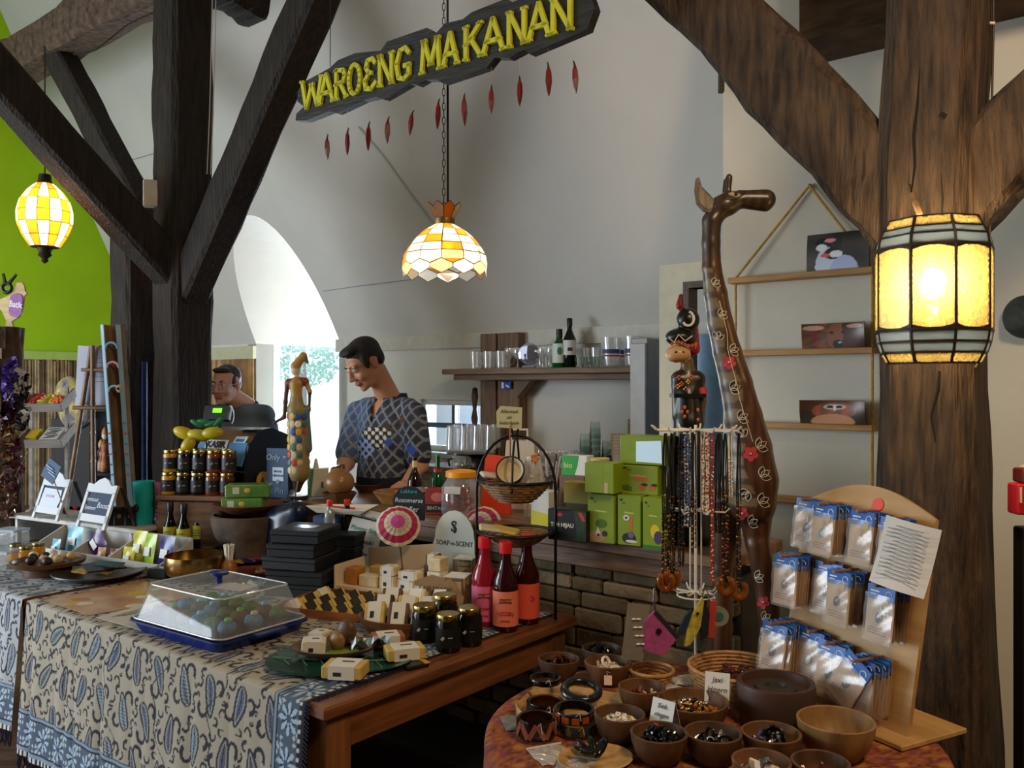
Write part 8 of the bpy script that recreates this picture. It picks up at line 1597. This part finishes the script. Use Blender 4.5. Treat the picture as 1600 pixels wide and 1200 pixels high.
# rack with two slanted trays
rd = 5.0; q = at(66, 600, rd); RK = thing('tray_rack', 'small grey wooden rack with two slanted trays', 'rack', (q.x, q.y, CZ), RZ+.75); s = rd/FPX; GW = wood('#9a948a', '#7a736a', .7, 3, (1.2, 12, 12), .1); zr = lambda y: EYE-CZ+(600-y)*s
for x in (-.10, .10): MB().bbox((x, .09, zr(605)/2), (.02, .02, zr(605)), .002).build('post', GW, RK)
TRY = []
for i, (y0, y1) in enumerate(((590, 640), (662, 696))):
    z1 = zr(y1); R_ = rot(.45, 0, 0); t1 = ob('tray', None, RK, (0, 0, z1)); TRY.append(z1)
    MB().box(R_ @ V((0, .08, .0)), (.23, .19, .008), R_).build('tray_floor', GW, t1); MB().box(R_ @ V((0, -.015, .02)), (.24, .01, .05), R_).build('tray_front', GW, t1)
    for x in (-.12, .12): MB().box(R_ @ V((x, .08, .025)), (.01, .20, .055), R_).build('tray_side', GW, t1)
RKM = rot(0, 0, RZ+.75)
def inrk(x, y, z): return V((q.x, q.y, CZ))+RKM @ V((x, y, z))
rr = random.Random(31)
for k in range(14):
    cc, nm = (('#b02a22', 'red'), ('#c8b83a', 'yellow'), ('#d86a2a', 'orange'))[k % 3]; yy = .01+.025*(k//3); b = thing('wrapped_sweet', '%s wrapped sweet in the upper tray, %s of its colour' % (nm, ORD[k//3]), 'sweet', inrk(-.07+.065*(k % 3)+rr.uniform(-.01, .01), yy, TRY[0]+.012+yy*.45+.02), rr.uniform(-.5, .5), 'sweets in the upper tray'); MB().sph((0, 0, 0), (.034, .013, .012), 8, 6).build('sweet', flat(cc, .3), b, smooth=True); MB().tube([(.03, 0, 0), (.05, 0, .012)], [.004, .009], 5).build('twist', flat(cc, .3), b)
b = thing('card_pack', 'stack of white cards with black print in the lower tray', 'cards', inrk(.03, .07, TRY[1]+.045), RZ+.75); Rc = rot(.45, 0, 0); MB().box((0, 0, .01), (.10, .14, .03), Rc).build('stack', flat('#cfcdc8'), b); [MB().box(Rc @ V((.01*math.sin(k*2), -.05+.02*k, .027)), (.06, .007, .001), Rc @ rot(0, 0, .25)).build('print', flat('#2a2a2c'), b) for k in range(6)]
b = thing('yellow_pad', 'yellow card standing left in the lower tray', 'cards', inrk(-.07, .05, TRY[1]+.05), RZ+.75); MB().box((0, 0, .01), (.06, .10, .02), Rc).build('pad', flat('#c9a81e'), b)
b = thing('striped_pouch', 'dark striped pouch under the rack trays', 'pouch', inrk(-.0, -.02, .02), RZ+.6); org_ob('pouch', [('e', (0, 0, .05), (.10, .05, .05), 0), ('c', (-.05, -.02, .06), (.06, -.03, .05), .03, .03, 1)], .007, .015, mat('#2a1a18', .5, c2='#a89a90', scale=25), b)
# easel with paper pad, painted pole
ed = 5.45; e0 = at(145, 600, ed); s = ed/FPX; ES = thing('bamboo_easel', 'brown bamboo easel holding a large paper pad', 'easel', (e0.x, e0.y, 0)); BM = mat('#5a3c26', .45, c2='#8a6a48', scale=6); ze = lambda y: EYE+(600-y)*s
for a_, b_, dy in (((143, 540), (104, 790), 0), ((147, 540), (148, 790), -.02), ((150, 540), (190, 790), .05)):
    A, B = V(((a_[0]-145)*s, dy, ze(a_[1]))), V(((b_[0]-145)*s, dy, ze(b_[1]))); B2 = A+(B-A)*(A.z/(A.z-B.z)); P = [A.lerp(B2, k/10) for k in range(11)]; mb = MB(); mb.tube(P, .014, 8); [mb.tube([p_-(B2-A).normalized()*.006, p_+(B2-A).normalized()*.006], .0165, 8) for p_ in P[1:-1]]; mb.build('leg', BM, ES, smooth=50)
MB().tube([((130-145)*s, -.02, ze(578)), ((172-145)*s, -.02, ze(578))], .011, 7).build('crossbar', BM, ES); MB().tube([((118-145)*s, -.03, ze(637)), ((178-145)*s, -.03, ze(637))], .012, 7).build('ledge', BM, ES)
b = thing('paper_pad', 'large bluish white paper pad on the bamboo easel', 'paper', (e0.x+(141-145)*s, e0.y+.035, ze(637)+.014)); MB().prism([(-.11, 0), (.10, 0), (.115, .365), (-.09, .38)], .01, r=rot(PI/2, 0, 0)).build('pad', flat('#b4b8c8', .8), b); [MB().box((.05, -.011, .30-.03*k), (.07, .001, .004)).build('print_line', flat('#7a7f98'), b) for k in range(6)]
hd = 5.0; h0 = at(185, 600, hd); s = hd/FPX; zh = lambda y: EYE+(600-y)*s
HP = thing('painted_pole', 'tall split hollow pole painted pale blue with figures', 'ornament', (h0.x, h0.y, 0)); nk = 40; mb = MB(); vs = []; col = []; z0_, z1_ = CZ*0+.0, zh(508); xs = lambda z: (178-185)*s+(195-178)*s*(z1_-z)/(z1_-zh(755))
NA2 = 16
for i in range(nk+1):
    z = z0_+(z1_-z0_)*i/nk
    for j in range(NA2+1):
        a = PI*1.5+math.radians(50)+math.radians(260)*j/NA2; r = .06; vs.append(V((xs(z)+r*math.cos(a), r*.8*math.sin(a), z)))
mb.add(vs, [(i*(NA2+1)+j, i*(NA2+1)+j+1, (i+1)*(NA2+1)+j+1, (i+1)*(NA2+1)+j) for i in range(nk) for j in range(NA2)]); o = mb.build('half_tube', mat('#9a7c58', .8, c2='#7a5c3c', scale=8), HP, smooth=40); o.modifiers.new('t', 'SOLIDIFY').thickness = .012
for sd2 in (-1, 1):
    mb = MB(); mb.grid(lambda u, v: V((xs(z0_+(z1_-z0_)*v)+sd2*(.033+.022*u), -.050+.012*u, z0_+(z1_-z0_)*v)), 2, 30); st_ = mb.build('painted_edge', flat('#9cc4dc', .5), HP); st_.modifiers.new('t', 'SOLIDIFY').thickness = .006
    for k in range(6): z = zh(660+16*k); MB().box((xs(z)+sd2*.043, -.052, z), (.024, .004, .006), rot(0, .3*sd2, 0)).build('painted_line', flat('#b8484a' if k % 2 else '#3f8a9a', .5), st_)
for k, y in enumerate((545, 575, 612)): z = zh(y); MB().tube([(xs(z)+.034*math.cos(a*PI/8), -.052, z+.034*math.sin(a*PI/8)) for a in range(9)], .007, 6).build('painted_arch', flat(('#86b6d0', '#d8a8c0', '#a8cfe0')[k], .5), HP); 
z = zh(607); MB().sph((xs(z)+.03, -.05, z), (.022, .012, .024), 10, 7).build('carved_face', flat('#c9b494', .5), HP, smooth=True); MB().sph((xs(z)+.026, -.062, z), (.01, .004, .008), 8, 5).build('face_mark', flat('#2a1a2a', .5), HP)
# dark shelf of figurines in the background
fd = 6.3; f0 = at(165, 600, fd); s = fd/FPX; FS = thing('figurine_shelf', 'dark shelf unit of small figurines in the left background', 'shelf', (f0.x, f0.y, 0), -.2); zf2 = lambda y: EYE+(600-y)*s; DKS = mat('#17120e', .7)
for y in (638, 738, 800): MB().bbox((0, .1, zf2(y)-.012), (.72, .28, .024), .003).build('shelf_board', DKS, FS)
for x in (-.36, .36): MB().bbox((x, .1, zf2(600)/2), (.024, .28, zf2(600)), .003).build('side', DKS, FS)
MB().box((0, .245, zf2(600)/2), (.74, .01, zf2(600))).build('back_panel', DKS, FS); MB().bbox((.2, .0, zf2(600)), (.34, .10, .30), .004).build('cabinet', mat('#0e2230', .5), FS)
fc = [('#c9a822', '#5a3a8a'), ('#b8402a', '#d8c8a8'), ('#d8d0c0', '#2a2a2a'), ('#2f5a9a', '#c9a84a'), ('#7a2a1a', '#c98a5a'), ('#d8b43a', '#3a2a1a'), ('#e0d8c8', '#3a5a3a'), ('#4a3020', '#c9a05a'), ('#b84a6a', '#e0d0b0'), ('#d86a2a', '#3a3a5a')]
nmf = ('yellow and purple', 'red and cream', 'white and black', 'blue and gold', 'dark red and tan', 'golden and brown', 'white and green', 'brown and gold', 'pink and cream', 'orange and slate')
for i in range(10):
    x = -.30+.066*i; y_ = 738; q = V((f0.x, f0.y, zf2(y_)+.001))+rot(0, 0, -.2) @ V((x, .04+.05*(i % 2), 0)); hh = .26+.06*math.sin(i*1.9); t_ = thing('figurine', '%s painted figurine on the dark background shelf' % nmf[i], 'figurine', q, 0, 'figurines in the background')
    MB().lathe([(.03, 0), (.034, hh*.1), (.022, hh*.4), (.03, hh*.62), (.012, hh*.72)], 12).build('body', mat(fc[i][0], .5, c2=fc[i][1], scale=22), t_, smooth=50); MB().sph((0, 0, hh*.82), (.022, .022, .028), 10, 8).build('head', flat('#c9a27a' if i % 2 else '#d8d0c0', .5), t_, smooth=True); MB().lathe([(.024, hh*.86), (.018, hh*.96), (.001, hh*1.04)], 10).build('headdress', flat(fc[i][1], .4), t_, smooth=50)
    for sx in (-1, 1): MB().tube([(sx*.026, 0, hh*.62), (sx*.042, -.015, hh*.42), (sx*.03, -.03, hh*.34)], .007, 6).build('arm', flat(fc[i][0], .5), t_)
for i in range(6):
    q = V((f0.x, f0.y, zf2(800)+.001))+rot(0, 0, -.2) @ V((-.26+.10*i, .02, 0)); t_ = thing('gift_pouch', '%s printed pouch on the lowest background shelf' % ('scarlet', 'brass', 'violet', 'tan', 'crimson', 'bronze')[i], 'pouch', q, .3*i); org_ob('pouch', [('e', (0, 0, .07), (.035, .025, .07), 0), ('c', (0, 0, .12), (0, 0, .16), .02, .03, 0)], .008, .012, mat(('#b02a22', '#a8863a', '#4a3a7a', '#9a7a5a', '#7a1a2a', '#7a5a3a')[i], .4, var=.25, scale=40), t_)
q = at(108, 620, 5.9); b = thing('batik_cushion', 'yellow and blue patterned fabric bundle behind the easel', 'fabric', q+V((0, 0, -.1)), -.2); org_ob('fabric', [('e', (0, 0, .1), (.11, .05, .14), 0), ('e', (.05, 0, -.02), (.12, .05, .1), 0)], .009, .03, mat('#c9b446', .8, c2='#23357a', scale=14), b)
MB().box((0, .05, -.35), (.3, .08, .6)).build('support_box', DKS, b)
q = at(226, 655, 5.1); b = thing('blue_scarf', 'long dark blue scarf hanging beside the left post', 'fabric', q, RZ); mb = MB(); mb.grid(lambda u, v: V(((u-.5)*.07, .012*math.sin(u*12), .34-.8*v)), 10, 8); mb.build('scarf', mat('#2a4076', .8, var=.15), b, smooth=True).modifiers.new('t', 'SOLIDIFY').thickness = .004; MB().tube([(0, .0, .335), (.03, .06, .36)], .006, 6).build('hook', DKS, b)
# ------------------------------------------------------------------ fixtures on the left post
q = at(238, 303, 4.86); b = thing('junction_box', 'small white electrical box with a green light on the left post', 'device', q, RZ+1.0); MB().bbox((0, 0, 0), (.095, .06, .15), .006).build('case', mat('#c4c8c0', .5, var=.04), b); MB().sph((.049, -.01, -.05), (.003, .005, .005), 8, 6).build('green_led', mat('#3aff5a', .4, emit=2., var=0), b); [MB().box((.048, 0, .05-.016*k), (.002, .02, .008)).build('vent', flat('#20221e'), b) for k in range(3)]
cw = [at(338, -40, 4.83), at(336, 60, 4.82), at(333, 180, 4.80), at(329, 272, 4.78)]; mb = MB(); mb.tube(cw, .003, 5); mb.tube([c_+V((-.02, 0, 0)) for c_ in cw], .003, 5); o = mb.build('post_wires', flat('#c4beb0')); tag(o, 'pair of thin wires running down the left post', 'wire')
wc = [at(115, 85, 5.4), at(150, 78, 5.35), at(185, 50, 5.3), at(200, 38, 5.25), at(262, 8, 5.0)]; mb = MB(); mb.tube(wc, .005, 6); o = mb.build('beam_cable', flat('#1c1714')); tag(o, 'black cable drooping under the purlin beam at upper left', 'cable')
